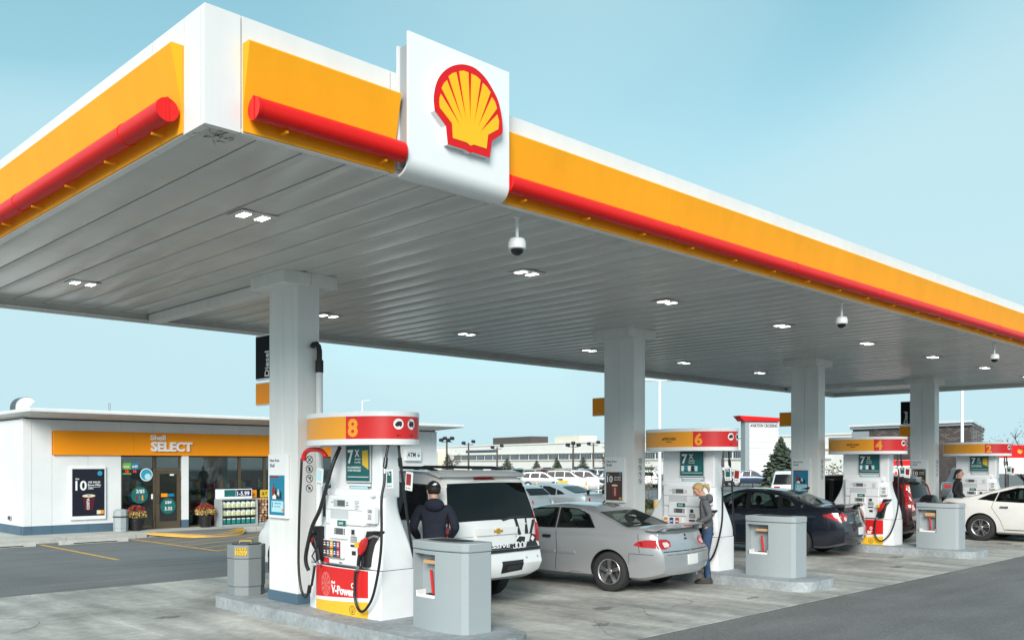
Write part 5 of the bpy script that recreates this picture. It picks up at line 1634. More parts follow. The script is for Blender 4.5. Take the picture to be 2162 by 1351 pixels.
for x in (-.9, 1.2): MB().box(x-.06, x+.06, .03, .15, 0, 1.45).build('post', M_DARK, t)
MB().cyl((-.2,-.02,2.7),(-.2,-.012,2.7), .12, 14).build('round_mark', M_GOLD, t)
# ================================================================== vehicles
M_CGLASS = glassmat('car_glass', (.50,.58,.54), .05)
M_TINT = glassmat('tinted_glass', (.03,.032,.036), .045)
M_DGLASS = mat('dark_glass', (.012,.014,.016), .12, spec=.10)
M_CABIN = mat('cabin_trim', (.028,.028,.030), .7)
M_SEAT = mat('seat_cloth', (.05,.05,.052), .85)
M_TYRE = mat('tyre', (.022,.022,.023), .75, bump=.2, bscale=60)
M_RIM = mat('alloy', (.52,.52,.52), .28, metal=.9)
M_UNDER = mat('underbody', (.02,.02,.02), .8)
M_TAIL = mat('tail_lamp', (.40,.006,.010), .12, coat=.6)
M_TAILW = mat('tail_lamp_clear', (.70,.55,.52), .12, coat=.6)
M_AMB = mat('tail_lamp_amber', (.55,.10,.02), .12, coat=.5)
M_PLATE = mat('plate', (.72,.72,.70), .5)
def paint(name, col, metal=0., rough=.3, flake=0.):
    return mat('paint_'+name, col, rough, metal=metal, coat=1., var=.02+flake, vscale=2, stain=.05, sscale=1.2)

def itp(P, x):
    if x <= P[0][0]: return P[0][1]
    for (a, b_), (c, d) in zip(P, P[1:]):
        if x <= c: 
            t = (x-a)/(c-a) if c > a else 0
            return b_+(d-b_)*t
    return P[-1][1]

class Car:
    """hollow body lofted along y (rear bumper at y=0, nose at y=L); cabin, glass openings and wheel arches are cut out"""
    def __init__(s, sp): s.sp = sp
    def section(s, y, ins=0., zfl=None):
        sp = s.sp; L = sp['L']
        zt, zb, W = itp(sp['top'], y), itp(sp['belt'], y), sp['W']/2
        rr = sp.get('round', .34)
        kr = max(0, (rr-y)/rr); kf = max(0, (rr*1.5-(L-y))/(rr*1.5))
        W = W*(1-sp.get('taper_r', .10)*kr**2-sp.get('taper_f', .2)*kf**2)
        W *= 1-.03*max(0, (y-.6*L)/(.4*L))-.03*max(0, (.35*L-y)/(.35*L))
        zf = sp.get('zf', .20)
        zf += .10*kr**2+.06*kf**2
        h = max(zt-zb, .012)
        tum = sp.get('tum', .42)
        zm = zf+(zb-zf)*.55
        xb = .955*W
        e = min(.10, h*.45)
        P = [(0, zf), (.80*W, zf), (.93*W, zf+.05), (.978*W, zf+.16), (W, zm), (.995*W, zm+(zb-zm)*.55), (.978*W, zb-.04), (xb, zb),
             (xb-h*tum*.45, zb+(h-e)*.45), (xb-h*tum*.95, zb+(h-e)*.95), (xb-h*tum-e*.28, zt-e*.45), (xb-h*tum-e*1.1, zt-e*.12), ((xb-h*tum)*.45, zt-.004*min(1,h*4)), (0, zt)]
        return P
    def shift(s, y, z):
        sp = s.sp; L = sp['L']
        f = max(0, 1-y/sp.get('rfall', .7)); g = max(0, 1-(L-y)/.8)
        return itp(sp['rear'], z)*f - itp(sp['front'], z)*g
    def body_mesh(s, n=64):
        sp = s.sp; L = sp['L']
        ys = [L*(.5-.5*math.cos(math.pi*i/n))*.6+L*i/n*.4 for i in range(n+1)]
        b = MB(); rings = []
        for y in ys:
            P = s.section(y)
            full = [(x, z) for x, z in P] + [(-x, z) for x, z in P[-2:0:-1]]
            rings.append([(x, y+s.shift(y, z), z) for x, z in full])
        # end caps bulged in plan
        m = len(rings[0]); h = m//2
        b.loft(rings, cap=False)
        def cap(ring, sgn):
            base = len(b.v); cols = 7
            for i in range(h+1):
                a, c = ring[i], ring[(m-i) % m]
                for j in range(cols):
                    t = -1+2*j/(cols-1)
                    x = a[0]*(-t) if i not in (0, h) else 0
                    b.v.append((x, a[1]-sgn*sp.get('bulge', .06)*(1-t*t) if i not in (0, h) else a[1]-sgn*sp.get('bulge', .06)*.5, a[2]))
            for i in range(h):
                for j in range(cols-1):
                    q = (base+i*cols+j, base+i*cols+j+1, base+(i+1)*cols+j+1, base+(i+1)*cols+j)
                    b.f.append(q); b.m.append(0)
        cap(rings[0], 1); cap(rings[-1], -1)
        me = bpy.data.meshes.new('body'); me.from_pydata(b.v, [], b.f); me.update()
        bm = bmesh.new(); bm.from_mesh(me)
        bmesh.ops.remove_doubles(bm, verts=bm.verts, dist=.0008)
        bmesh.ops.dissolve_degenerate(bm, edges=bm.edges, dist=.0005)
        bmesh.ops.recalc_face_normals(bm, faces=bm.faces)
        bm.to_mesh(me); bm.free()
        return me
    def cabin_mesh(s):
        sp = s.sp; y0, y1 = sp['cabin']
        rings = []
        for i in range(17):
            y = y0+(y1-y0)*i/16
            zt, zb = itp(sp['top'], y), itp(sp['belt'], y)
            W = sp['W']/2; xb = .955*W-.06; h = zt-zb; tum = sp.get('tum', .42)
            fl = zb-.32
            zt2 = max(zt-.055, fl+.02)
            zb2 = min(zb, zt2-.01); xr = max(xb-max(0, h)*tum-.03, .1)
            P = [(xb, fl), (xb, zb2), (xr, zt2-.005), (-xr, zt2-.005), (-xb, zb2), (-xb, fl)]
            rings.append([(x, y, z) for x, z in P])
        b = MB().loft(rings)
        return b.mesh('cabin')

def bool_cut(me, cutters, mats):
    o = bpy.data.objects.new('tmp_body', me); COL.objects.link(o)
    for m in mats: me.materials.append(m)
    tmp = []
    for cm in cutters:
        c = bpy.data.objects.new('tmp_cut', cm); COL.objects.link(c); tmp.append(c)
        md = o.modifiers.new('b', 'BOOLEAN'); md.operation = 'DIFFERENCE'; md.object = c; md.solver = 'EXACT'
        try: md.material_mode = 'TRANSFER'
        except Exception: pass
    dg = bpy.context.evaluated_depsgraph_get(); dg.update()
    res = bpy.data.meshes.new_from_object(o.evaluated_get(dg))
    for c in tmp: bpy.data.objects.remove(c)
    bpy.data.objects.remove(o)
    return res

class Proj:
    def __init__(s, me):
        bm = bmesh.new(); bm.from_mesh(me); s.t = BVHTree.FromBMesh(bm); bm.free()
    def hit(s, o, d):
        h = s.t.ray_cast(Vector(o), Vector(d).normalized())
        return h[0], h[1]
    def patch(s, poly, fn, d, off, res=.05, thick=None):
        """grid-fill a 2-D outline, map with fn to ray origins, drop onto the body along d, lift by off"""
        bm = bmesh.new()
        vs = [bm.verts.new((p[0], p[1], 0)) for p in poly]
        bm.faces.new(vs)
        xs = [p[0] for p in poly]; ys = [p[1] for p in poly]
        for ax, lo, hi in ((0, min(xs), max(xs)), (1, min(ys), max(ys))):
            k = max(1, int((hi-lo)/res))
            for i in range(1, k):
                c = lo+(hi-lo)*i/k
                bmesh.ops.bisect_plane(bm, geom=bm.verts[:]+bm.edges[:]+bm.faces[:], plane_co=(c if ax == 0 else 0, c if ax == 1 else 0, 0), plane_no=(1 if ax == 0 else 0, 1 if ax == 1 else 0, 0))
        bmesh.ops.triangulate(bm, faces=[f for f in bm.faces if len(f.verts) > 4])
        d = Vector(d).normalized(); last = None
        for v in bm.verts:
            o = Vector(fn(v.co.x, v.co.y))
            h, n = s.hit(o, d)
            if h is None:
                h = last if last is not None else o+d*1.0
                v.co = h-d*off
            else:
                v.co = h-d*off; last = h
        me = bpy.data.meshes.new('patch')
        if thick:
            geom = bmesh.ops.extrude_face_region(bm, geom=bm.faces[:])
            for e in geom['geom']:
                if isinstance(e, bmesh.types.BMVert): e.co = e.co+d*thick
        bmesh.ops.recalc_face_normals(bm, faces=bm.faces)
        bm.to_mesh(me); bm.free()
        return me
    def line(s, pts, fn, d, w_=.008, off=.0015, n=16):
        """thin strip following the surface (panel gap)"""
        V = []
        for i in range(len(pts)-1):
            for k in range(n if i == len(pts)-2 else n):
                t = k/(n-1); V.append((pts[i][0]+(pts[i+1][0]-pts[i][0])*t, pts[i][1]+(pts[i+1][1]-pts[i][1])*t))
        d = Vector(d).normalized(); b = MB(); vs = []
        for i, p in enumerate(V):
            a = Vector(V[max(i-1,0)]); c = Vector(V[min(i+1,len(V)-1)]); t = c-a
            if t.length < 1e-6: t = Vector((1,0))
            t.normalize(); nn = Vector((-t.y, t.x))*w_/2
            for sg in (1, -1):
                h, _ = s.hit(fn(p[0]+nn.x*sg, p[1]+nn.y*sg), d)
                vs.append((h-d*off) if h is not None else (vs[-2] if len(vs) > 1 else Vector(fn(*p))+d))
        b.add(vs, [(2*i, 2*i+1, 2*i+3, 2*i+2) for i in range(len(V)-1)])
        return b.mesh('line')

def prism_cut(poly, fn, d, depth, start=0.):
    d = Vector(d).normalized()
    b = MB().prism(poly, lambda a, c: Vector(fn(a, c))+d*start, lambda a, c: Vector(fn(a, c))+d*depth)
    return b.mesh('cut')

def inset(poly, e):
    """grow (e>0) / shrink an outline about its centroid by roughly e"""
    cx = sum(p[0] for p in poly)/len(poly); cy = sum(p[1] for p in poly)/len(poly)
    out = []
    for p in poly:
        v = Vector((p[0]-cx, p[1]-cy)); l = v.length
        out.append((cx+v.x*(l+e)/l, cy+v.y*(l+e)/l))
    return out

WHEELS = {}
def wheel(parent, x, y, r, w_, style, sgn):
    """wheel with its outer face towards sgn*x"""
    k = (round(r, 3), round(w_, 3), style)
    wp = thing_part('wheel', parent)
    wp.location = (x, y, r); wp.rotation_euler = (0, 0, 0 if sgn > 0 else math.pi)
    if k not in WHEELS:
        rr = r*(.655 if style != 'suv' else .62)
        ty = MB().lathe([(rr, w_*.42), (rr+.01, w_*.5), (r*.86, w_*.52), (r*.955, w_*.46), (r, w_*.33), (r, -w_*.33), (r*.955, -w_*.46), (rr, -w_*.5), (rr, w_*.42)], 44, axis='x', cap=False).mesh('tyre')
        rim = MB()
        rim.lathe([(rr*1.01, w_*.46), (rr*.99, w_*.475), (rr*.92, w_*.44), (rr*.88, w_*.25), (rr*.87, -w_*.3)], 44, axis='x', cap=False)
        ns = {'five': 5, 'ten': 10, 'suv': 6, 'plain': 7}[style]
        for i in range(ns):
            a = 2*math.pi*i/ns+.3
            tw = {'five': .30, 'ten': .15, 'suv': .26, 'plain': .22}[style]
            if style == 'ten': a = 2*math.pi*(i//2)/5+(.17 if i % 2 else -.17)+.3
            u = Vector((0, math.cos(a), math.sin(a))); v = Vector((0, -math.sin(a), math.cos(a)))
            r0, r1 = rr*.18, rr*.95
            w0, w1 = rr*tw*.75, rr*tw*(1.15 if style == 'five' else .8)
            xo, xi = w_*.47, w_*.30
            vs = []
            for rad, wd, xf in ((r0, w0, w_*.43), ((r0+r1)/2, (w0+w1)/2*.85, w_*.47), (r1, w1, w_*.43)):
                for sx, xx in ((-1, xf), (1, xf), (1, xi), (-1, xi)):
                    vs.append(u*rad+v*wd*sx*.5+Vector((xx, 0, 0)))
            rim.add(vs, [(q_*4+j, q_*4+(j+1) % 4, (q_+1)*4+(j+1) % 4, (q_+1)*4+j) for q_ in range(2) for j in range(4)]+[(0,1,2,3),(8,9,10,11)])
        rim.lathe([(rr*.24, w_*.3), (rr*.24, w_*.45), (rr*.17, w_*.485), (.001, w_*.49)], 20, axis='x', cap=False)
        for i in range(5):
            a = 2*math.pi*i/5
            rim.cyl((w_*.45, rr*.17*math.cos(a)*1.05, rr*.17*math.sin(a)*1.05), (w_*.495, rr*.17*math.cos(a)*1.05, rr*.17*math.sin(a)*1.05), rr*.035, 6)
        disc = MB().lathe([(.001, w_*.10), (rr*.86, w_*.10), (rr*.86, w_*.06), (.001, w_*.06)], 28, axis='x', cap=False)
        WHEELS[k] = (ty, rim.mesh('rim'), disc.mesh('brake_disc'))
        WHEELS[k][0].materials.append(M_TYRE); WHEELS[k][1].materials.append(M_RIM); WHEELS[k][2].materials.append(M_DARK)
    for nm, me in zip(('tyre', 'rim', 'brake_disc'), WHEELS[k]):
        link(nm, me, wp, smooth=True, ang=38)
    return wp

def seats(parent, y_front, y_rear, W, zb, h=.0, head=True):
    def seat(x, y, w_, nm='seat'):
        sp_ = thing_part(nm, parent)
        MB().box(x-w_/2, x+w_/2, y-.08, y+.10, zb-.45, zb+.10+h).build('backrest', M_SEAT, sp_, bevel=.05, seg=3)
        if head:
            for xx in ((x,) if w_ < .8 else (x-.33, x+.33)):
                MB().ell((xx, y-.02, zb+.21+h), (.14, .06, .10), 12, 8).build('headrest', M_SEAT, sp_, smooth='all')
                MB().tube([(xx, y-.01, zb+.08+h), (xx, y-.01, zb+.14+h)], .03, 6).build('headrest_post', M_SEAT, sp_)
    for sx in (-1, 1): seat(sx*W*.22, y_front, .48)
    seat(0, y_rear, 1.15, 'rear_bench')

def build_car(name, label, group, spec, loc, rz, color, interior=True):
    sp = spec
    root = thing(name, label, 'car' if 'cat' not in sp else sp['cat'], loc, rz, group)
    car = Car(sp)
    me = car.body_mesh()
    pj = Proj(me)
    W = sp['W']
    SL = lambda a, c: (-2.0, a, c)         # left side: rays towards +x
    SR = lambda a, c: (2.0, a, c)
    cuts = []
    glass = M_TINT if sp.get('tint') else M_CGLASS
    # cabin first
    cab = car.cabin_mesh(); cab.materials.append(color); cab.materials.append(M_CABIN)
    for p in cab.polygons: p.material_index = 1
    cuts.append(cab)
    def cutter(m_):
        m_.materials.append(color); m_.materials.append(M_CABIN)
        for p in m_.polygons: p.material_index = 1
        cuts.append(m_)
    for poly in sp['side']:
        cutter(prism_cut(poly, SL, (1,0,0), 2.0-.30 if False else 2.0-W*.5+.42))
        cutter(prism_cut(poly, SR, (-1,0,0), 2.0-W*.5+.42))
    for nm in ('rearglass', 'windshield'):
        g = sp.get(nm)
        if g: cutter(prism_cut(g['poly'], g['fn'], g['d'], g['depth']))
    for wy in sp['axles']:
        for sg in (-1, 1):
            b = MB().cyl((sg*(W/2-.30), wy, sp['wr']), (sg*(W/2+.4), wy, sp['wr']), sp['arch'], 36)
            cutter(b.mesh('arch'))
    out = bool_cut(me.copy(), cuts, [color, M_CABIN])
    bo = link('body', out, root, smooth=True, ang=28)
    # glass panes with dark surround
    for poly in sp['side']:
        for fn, d in ((SL, (1,0,0)), (SR, (-1,0,0))):
            o = link('side_window', pj.patch(inset(poly, .012), fn, d, .002, .06), root, smooth='all'); o.data.materials.append(glass)
            if sp.get('rubber', True):
                A, C = inset(poly, .022), inset(poly, -.006)
                k = len(A); vs = []
                for P_, of in ((A, .004), (C, .004)):
                    for p in P_:
                        h, _ = pj.hit(fn(*p), d)
                        if h is None: h = Vector(fn(*p))+Vector(d)*(2.0-W*.45)
                        vs.append(h-Vector(d)*of)
                MB().add(vs, [(j, (j+1) % k, k+(j+1) % k, k+j) for j in range(k)]).build('seal', M_BLACK, o)
    for nm, part in (('rearglass', 'rear_window'), ('windshield', 'windscreen')):
        g = sp.get(nm)
        if g:
            o = link(part, pj.patch(inset(g['poly'], .012), g['fn'], g['d'], .002, .07), root, smooth='all'); o.data.materials.append(M_TINT if sp.get('tint') and nm == 'rearglass' else M_CGLASS)
            A, C = inset(g['poly'], .03), inset(g['poly'], -.03); k = len(A); vs = []
            dd = Vector(g['d']).normalized()
            for P_ in (A, C):
                for p in P_:
                    h, _ = pj.hit(g['fn'](*p), dd)
                    if h is None: h = Vector(g['fn'](*p))+dd*.8
                    vs.append(h-dd*.004)
            MB().add(vs, [(j, (j+1) % k, k+(j+1) % k, k+j) for j in range(k)]).build('seal', M_BLACKG, o)
    # wheels
    for wy in sp['axles']:
        for sg in (-1, 1):
            wheel(root, sg*(W/2-.115), wy, sp['wr'], .21, sp['wheel'], sg)
    MB().box(-W/2+.30, W/2-.30, sp['axles'][0]-.25, sp['axles'][1]+.25, .17, .30).build('underbody', M_UNDER, root)
    if interior:
        zb = itp(sp['belt'], sp['seats'][0])
        seats(root, sp['seats'][0], sp['seats'][1], W, zb-.02, sp.get('seath', 0))
        y1 = sp['cabin'][1]
        MB().box(-W/2+.12, W/2-.12, y1-.75, y1-.35, zb-.28, zb-.03).build('dashboard', M_CABIN, root, bevel=.05)
        MB().lathe([(.165,-.014),(.18,-.014),(.18,.014),(.165,.014),(.165,-.014)], 24, (0,0,0), 'y', False).build('steering_wheel', M_CABIN, root, smooth=True, loc=(-W*.22, y1-.85, zb+.0))
    # generic fittings
    def patch(nm, poly, side, m, off=.006, thick=.02, res=.05, pa=root):
        if side in ('L', 'R'): fn, d = (SL, (1,0,0)) if side == 'L' else (SR, (-1,0,0))
        elif side == 'B': fn, d = (lambda a, c: (a, -1.5, c)), (0,1,0)
        elif side == 'T': fn, d = (lambda a, c: (a, c, 4)), (0,0,-1)
        else: fn, d = (lambda a, c: (a, sp['L']+1.5, c)), (0,-1,0)
        o = link(nm, pj.patch(poly, fn, d, off, res, thick), pa, smooth=True, ang=30); o.data.materials.append(m)
        return o
    def seam(pts, side, w_=.009, nm='panel_gap', m=M_BLACK, n=14):
        if side in ('L', 'R'): fn, d = (SL, (1,0,0)) if side == 'L' else (SR, (-1,0,0))
        elif side == 'B': fn, d = (lambda a, c: (a, -1.5, c)), (0,1,0)
        else: fn, d = (lambda a, c: (a, c, 4)), (0,0,-1)
        me_ = pj.line(pts, fn, d, w_, .0015, n); me_.materials.append(m)
        return link(nm, me_, root)
    for sd in ('L', 'R'):
        for ln in sp.get('doorlines', []): seam(ln, sd)
        for (hy, hz, hw) in sp.get('handles', []):
            patch('door_handle', rrect(hw, .045, .02, 3, hy, hz), sd, sp.get('handlemat', color), .03, .028, .05)
        for (y0_, y1_, z_, hh, m_) in sp.get('mould', []):
            patch('side_moulding', [(y0_, z_), (y1_, z_), (y1_, z_+hh), (y0_, z_+hh)], sd, m_ or color, .014, .016, .15)
    for ln in sp.get('rearlines', []): seam(ln, 'B')
    for sg in (-1, 1):                     # mirrors
        if sp.get('mirror'):
            my, mz = sp['mirror']
            mi = thing_part('mirror', root)
            MB().cbox((sg*(W/2+.06), my, mz), (.18, .09, .13)).build('housing', color if not sp.get('mirror_black') else M_BLACK, mi, bevel=.03, seg=3)
            MB().cbox((sg*(W/2+.06), my-.047, mz), (.15, .006, .10)).build('glass', M_CHROME, mi)
            MB().tube([(sg*(W/2-.10), my, mz-.03), (sg*(W/2), my, mz-.01)], .03, 8).build('arm', M_BLACK, mi)
    return root, pj, patch, seam

def rear_fn(y0, z0, ny, nz):
    """frame for a sloping rear/front glass: a = x, c = distance up the slope"""
    n = Vector((0, ny, nz)).normalized(); up = Vector((0, -n.z, n.y)) if ny > 0 else Vector((0, n.z, -n.y))
    if up.z < 0: up = -up
    base = Vector((0, y0, z0))
    return (lambda a, c: base+Vector((a, 0, 0))+up*c+n*.8), -n

# ---------------------------------------------------------------- silver coupe
fnC, dC = rear_fn(.62, .965, -.42, 1.0)
fnW, dW = rear_fn(3.35, .93, .55, 1.0)
coupe = dict(L=4.35, W=1.58, zf=.19, tum=.42, taper_r=.10, bulge=.09, round=.45,
    top=[(0,.90),(.05,.955),(.16,.972),(.55,.965),(.72,.995),(1.0,1.115),(1.3,1.225),(1.6,1.292),(2.0,1.318),(2.35,1.30),(2.6,1.25),(3.0,1.09),(3.35,.935),(3.6,.875),(4.1,.79),(4.35,.69),(4.45,.60)],
    belt=[(0,.86),(.1,.90),(.6,.925),(1.2,.925),(2.0,.905),(3.0,.875),(3.5,.83),(4.1,.74),(4.45,.56)],
    rear=[(.2,.10),(.32,.03),(.45,.0),(.60,.005),(.66,.055),(.72,.10),(.88,.14),(1.0,.12)], front=[(.2,.12),(.35,0),(.6,.0),(.9,.3)],
    cabin=(.95,3.12), axles=(.92,3.5), wr=.305, arch=.345, wheel='five', seats=(2.05,1.25),
    side=[[(1.98,.94),(3.02,.915),(2.92,1.0),(2.62,1.175),(2.40,1.235),(2.02,1.245)], [(1.22,.965),(1.92,.945),(1.955,1.245),(1.62,1.228),(1.40,1.15)]],
    rearglass=dict(poly=[(-.60,.06),(.60,.06),(.50,.66),(-.50,.66)], fn=fnC, d=dC, depth=1.05),
    windshield=dict(poly=[(-.64,.05),(.64,.05),(.52,.80),(-.52,.80)], fn=fnW, d=dW, depth=1.05),
    doorlines=[[(1.93,.905),(1.90,.62),(1.95,.27)], [(3.2,.84),(3.15,.5),(3.05,.26)], [(.42,.90),(.40,.74),(.38,.62)]], handles=[(2.1,.80,.16)], handlemat=M_BLACK,
    mould=[(1.55,1.89,.545,.045,None),(1.94,3.1,.545,.045,None)], mirror=(2.88,.98), mirror_black=False)
M_SILVER = paint('silver', (.46,.475,.49), .5, .32, .02)
cr, pj, patch, seam = build_car('silver_coupe', 'silver two-door coupe with rear spoiler beside the blonde woman', 'cars at the pumps', coupe, (11.78, 8.16, 0), R(6), M_SILVER)
for sg in (-1, 1):
    P = [(sg*.70,.69),(sg*.70,.80),(sg*.62,.83),(sg*.50,.825),(sg*.43,.785),(sg*.45,.72),(sg*.58,.69)]
    tl = patch('tail_lamp', P, 'B', M_TAIL, .012, .03)
    patch('lamp_clear', [(sg*.60,.71),(sg*.60,.78),(sg*.51,.785),(sg*.47,.75),(sg*.50,.715)], 'B', M_TAILW, .016, .02, .05, tl)
    Q = [(.13,.70),(.36,.71),(.48,.735),(.42,.785),(.30,.815),(.14,.825)] 
    patch('tail_lamp_side', Q, 'L' if sg < 0 else 'R', M_TAIL, .010, .03)
# spoiler
b = MB()
prf = [(0,-.012),(.10,-.02),(.20,-.008),(.21,.006),(.10,.016),(.0,.004)]
rg = []
for i in range(13):
    t_ = -1+2*i/12; x = .74*t_; dz = .055*(1-t_**8)-.035; dy = .10*abs(t_)**3
    rg.append([(x, -.005+y+dy, 1.005+dz+z) for y, z in prf])
b.loft(rg).build('spoiler', M_SILVER, cr, smooth=True, ang=40)
for x in (-.55, .55): MB().box(x-.04, x+.04, .06, .16, .94, 1.015).build('spoiler_foot', M_SILVER, cr, bevel=.01)
patch('brake_light', rrect(.22,.025,.01,2,0,1.018), 'B', M_TAIL, .02, .02) if False else MB().box(-.11, .11, -.012, .0, 1.008, 1.028).build('brake_light', M_TAIL, cr)
patch('plate_recess', rrect(.42,.20,.03,3,.02,.505), 'B', M_SILVER, -.004, .004)
patch('number_plate', rrect(.30,.155,.01,2,.02,.505), 'B', M_PLATE, .012, .01)
seam([(-.66,.645),(.66,.645)], 'B', .012); seam([(-.83,.60),(-.4,.585),(.4,.585),(.83,.60)], 'B', .006) if False else None
seam([(-.62,.60),(.62,.60)], 'B', .007)
for sd_ in ('L','R'): seam([(.16,.60),(.56,.605)], sd_, .007); seam([(.56,.605),(.57,.45)], sd_, .006)
patch('badge', [(-.045,.80),(.045,.80),(.03,.825),(-.03,.825)], 'B', M_DARK, .006, .006); patch('badge_mark', circ(.022, 12, 0, .865), 'B', M_DARK, .006, .006)
patch('model_lettering', rrect(.20,.022,.006,2,-.42,.685), 'B', M_DARK, .004, .004) if False else None
text('model_lettering', 'CAVALIER', M_DARK, cr, lambda u, v, d: (u, .10-d, v), -.40, .672, w_=.22, h_=.022, depth=.004) if False else None
MB().tube([(.45,.08,.24),(.45,.35,.26)], .03, 10).build('exhaust', M_STEEL, cr, smooth=True)
patch('fuel_flap', rrect(.15,.15,.02,3,.95,.80), 'R', M_SILVER, .004, .004)
MB().tube([(.30,1.75,1.30),(.30,1.70,1.335)], .01, 6).build('roof_aerial', M_BLACK, cr)
M_RUST = mat('rusty_sill', (.10,.055,.035), .9, var=.4, vscale=15)
patch('rust_patch', [(1.35,.235),(1.75,.235),(1.62,.27),(1.48,.262)], 'L', M_RUST, .002, .002); patch('rust_patch', [(2.0,.235),(3.0,.235),(2.9,.25),(2.4,.256)], 'L', M_RUST, .002, .002)

# ---------------------------------------------------------------- navy sedan
fnC, dC = rear_fn(.66, 1.06, -.45, 1.0); fnW, dW = rear_fn(3.25, 1.0, .6, 1.0)
sedan = dict(L=4.45, W=1.70, zf=.19, tum=.40, taper_r=.11, bulge=.10, round=.5,
    top=[(0,.95),(.06,1.03),(.16,1.052),(.60,1.06),(.85,1.15),(1.15,1.275),(1.45,1.37),(1.8,1.41),(2.2,1.42),(2.5,1.38),(2.8,1.25),(3.25,1.02),(3.5,.95),(4.0,.86),(4.3,.75),(4.45,.62)],
    belt=[(0,.90),(.1,.96),(.6,.985),(1.2,.975),(2.0,.95),(3.0,.92),(3.5,.87),(4.1,.78),(4.45,.56)],
    rear=[(.2,.12),(.32,.03),(.45,.0),(.62,.0),(.70,.04),(.80,.07),(1.0,.10),(1.1,.08)], front=[(.2,.12),(.35,0),(.6,0),(.9,.3)],
    cabin=(.95,3.08), axles=(.98,3.58), wr=.315, arch=.355, wheel='plain', seats=(2.35,1.42),
    side=[[(2.12,.975),(3.05,.955),(2.9,1.06),(2.55,1.27),(2.4,1.315),(2.15,1.325)], [(1.38,.99),(2.05,.98),(2.08,1.325),(1.7,1.32),(1.42,1.27)], [(.98,1.025),(1.32,1.0),(1.36,1.25),(1.18,1.19)]],
    rearglass=dict(poly=[(-.58,.06),(.58,.06),(.48,.72),(-.48,.72)], fn=fnC, d=dC, depth=1.05), windshield=dict(poly=[(-.62,.05),(.62,.05),(.5,.75),(-.5,.75)], fn=fnW, d=dW, depth=1.05),
    doorlines=[[(2.08,.95),(2.06,.6),(2.1,.27)], [(1.36,.97),(1.34,.75),(1.5,.55),(1.52,.27)], [(3.15,.86),(3.1,.26)], [(.40,.93),(.38,.70)]], handles=[(2.28,.84,.19),(1.5,.86,.19)], mirror=(2.85,1.0))
M_NAVY = paint('navy', (.008,.011,.022), .3, .25)
cr, pj, patch, seam = build_car('navy_sedan', 'dark navy sedan with rear wing behind the second grey bin', 'cars at the pumps', sedan, (18.76, 8.74, 0), R(7), M_NAVY)
for sg in (-1, 1):
    P = [(sg*.73,.76),(sg*.73,.90),(sg*.64,.955),(sg*.52,.95),(sg*.50,.84),(sg*.60,.765)]
    tl = patch('tail_lamp', P, 'B', M_TAIL, .012, .03); patch('lamp_clear', circ(.045, 14, sg*.60, .815), 'B', M_TAILW, .016, .02, .05, tl)
    patch('tail_lamp_side', [(.12,.76),(.22,.80),(.44,.885),(.24,.94),(.13,.945)], 'L' if sg < 0 else 'R', M_TAIL, .010, .03)
rg = []
for i in range(13):
    t_ = -1+2*i/12; x = .70*t_; dz = .05*(1-t_**8)-.03; dy = .08*abs(t_)**3
    rg.append([(x, .0+y+dy, 1.085+dz+z) for y, z in prf])
MB().loft(rg).build('spoiler', M_NAVY, cr, smooth=True, ang=40)
for x in (-.5, .5): MB().box(x-.03, x+.03, .07, .15, 1.03, 1.10).build('spoiler_foot', M_NAVY, cr, bevel=.01)
patch('number_plate', rrect(.30,.155,.01,2,0,.55), 'B', M_PLATE, .012, .01); text('plate_number', 'BKM 417', M_COLA, cr, lambda u, v, d: (u, -.105-d, v), -.12, .52, w_=.24, h_=.06, depth=.002) if False else None
seam([(-.62,.70),(.62,.70)], 'B', .010); patch('badge', rrect(.09,.03,.01,2,0,.86), 'B', M_GOLD, .006, .006); patch('centre_brake_light', rrect(.20,.02,.008,2,0,1.0), 'B', M_TAIL, .006, .006)
patch('model_lettering', rrect(.14,.02,.005,2,-.40,.735), 'B', M_STEEL, .005, .005); patch('round_badge', circ(.03, 16, .88, 1.06), 'L', M_STEEL, .006, .006)
MB().tube([(.45,.05,.24),(.45,.35,.26)], .032, 10).build('exhaust', M_STEEL, cr, smooth=True)
MB().loft([[(x, y, 1.395) for x, y in ((-.03,1.02),(.03,1.02),(.03,1.2),(-.03,1.2))], [(x, y, 1.45) for x, y in ((-.008,1.0),(.008,1.0),(.008,1.03),(-.008,1.03))]]).build('shark_fin_aerial', M_BLACK, cr)

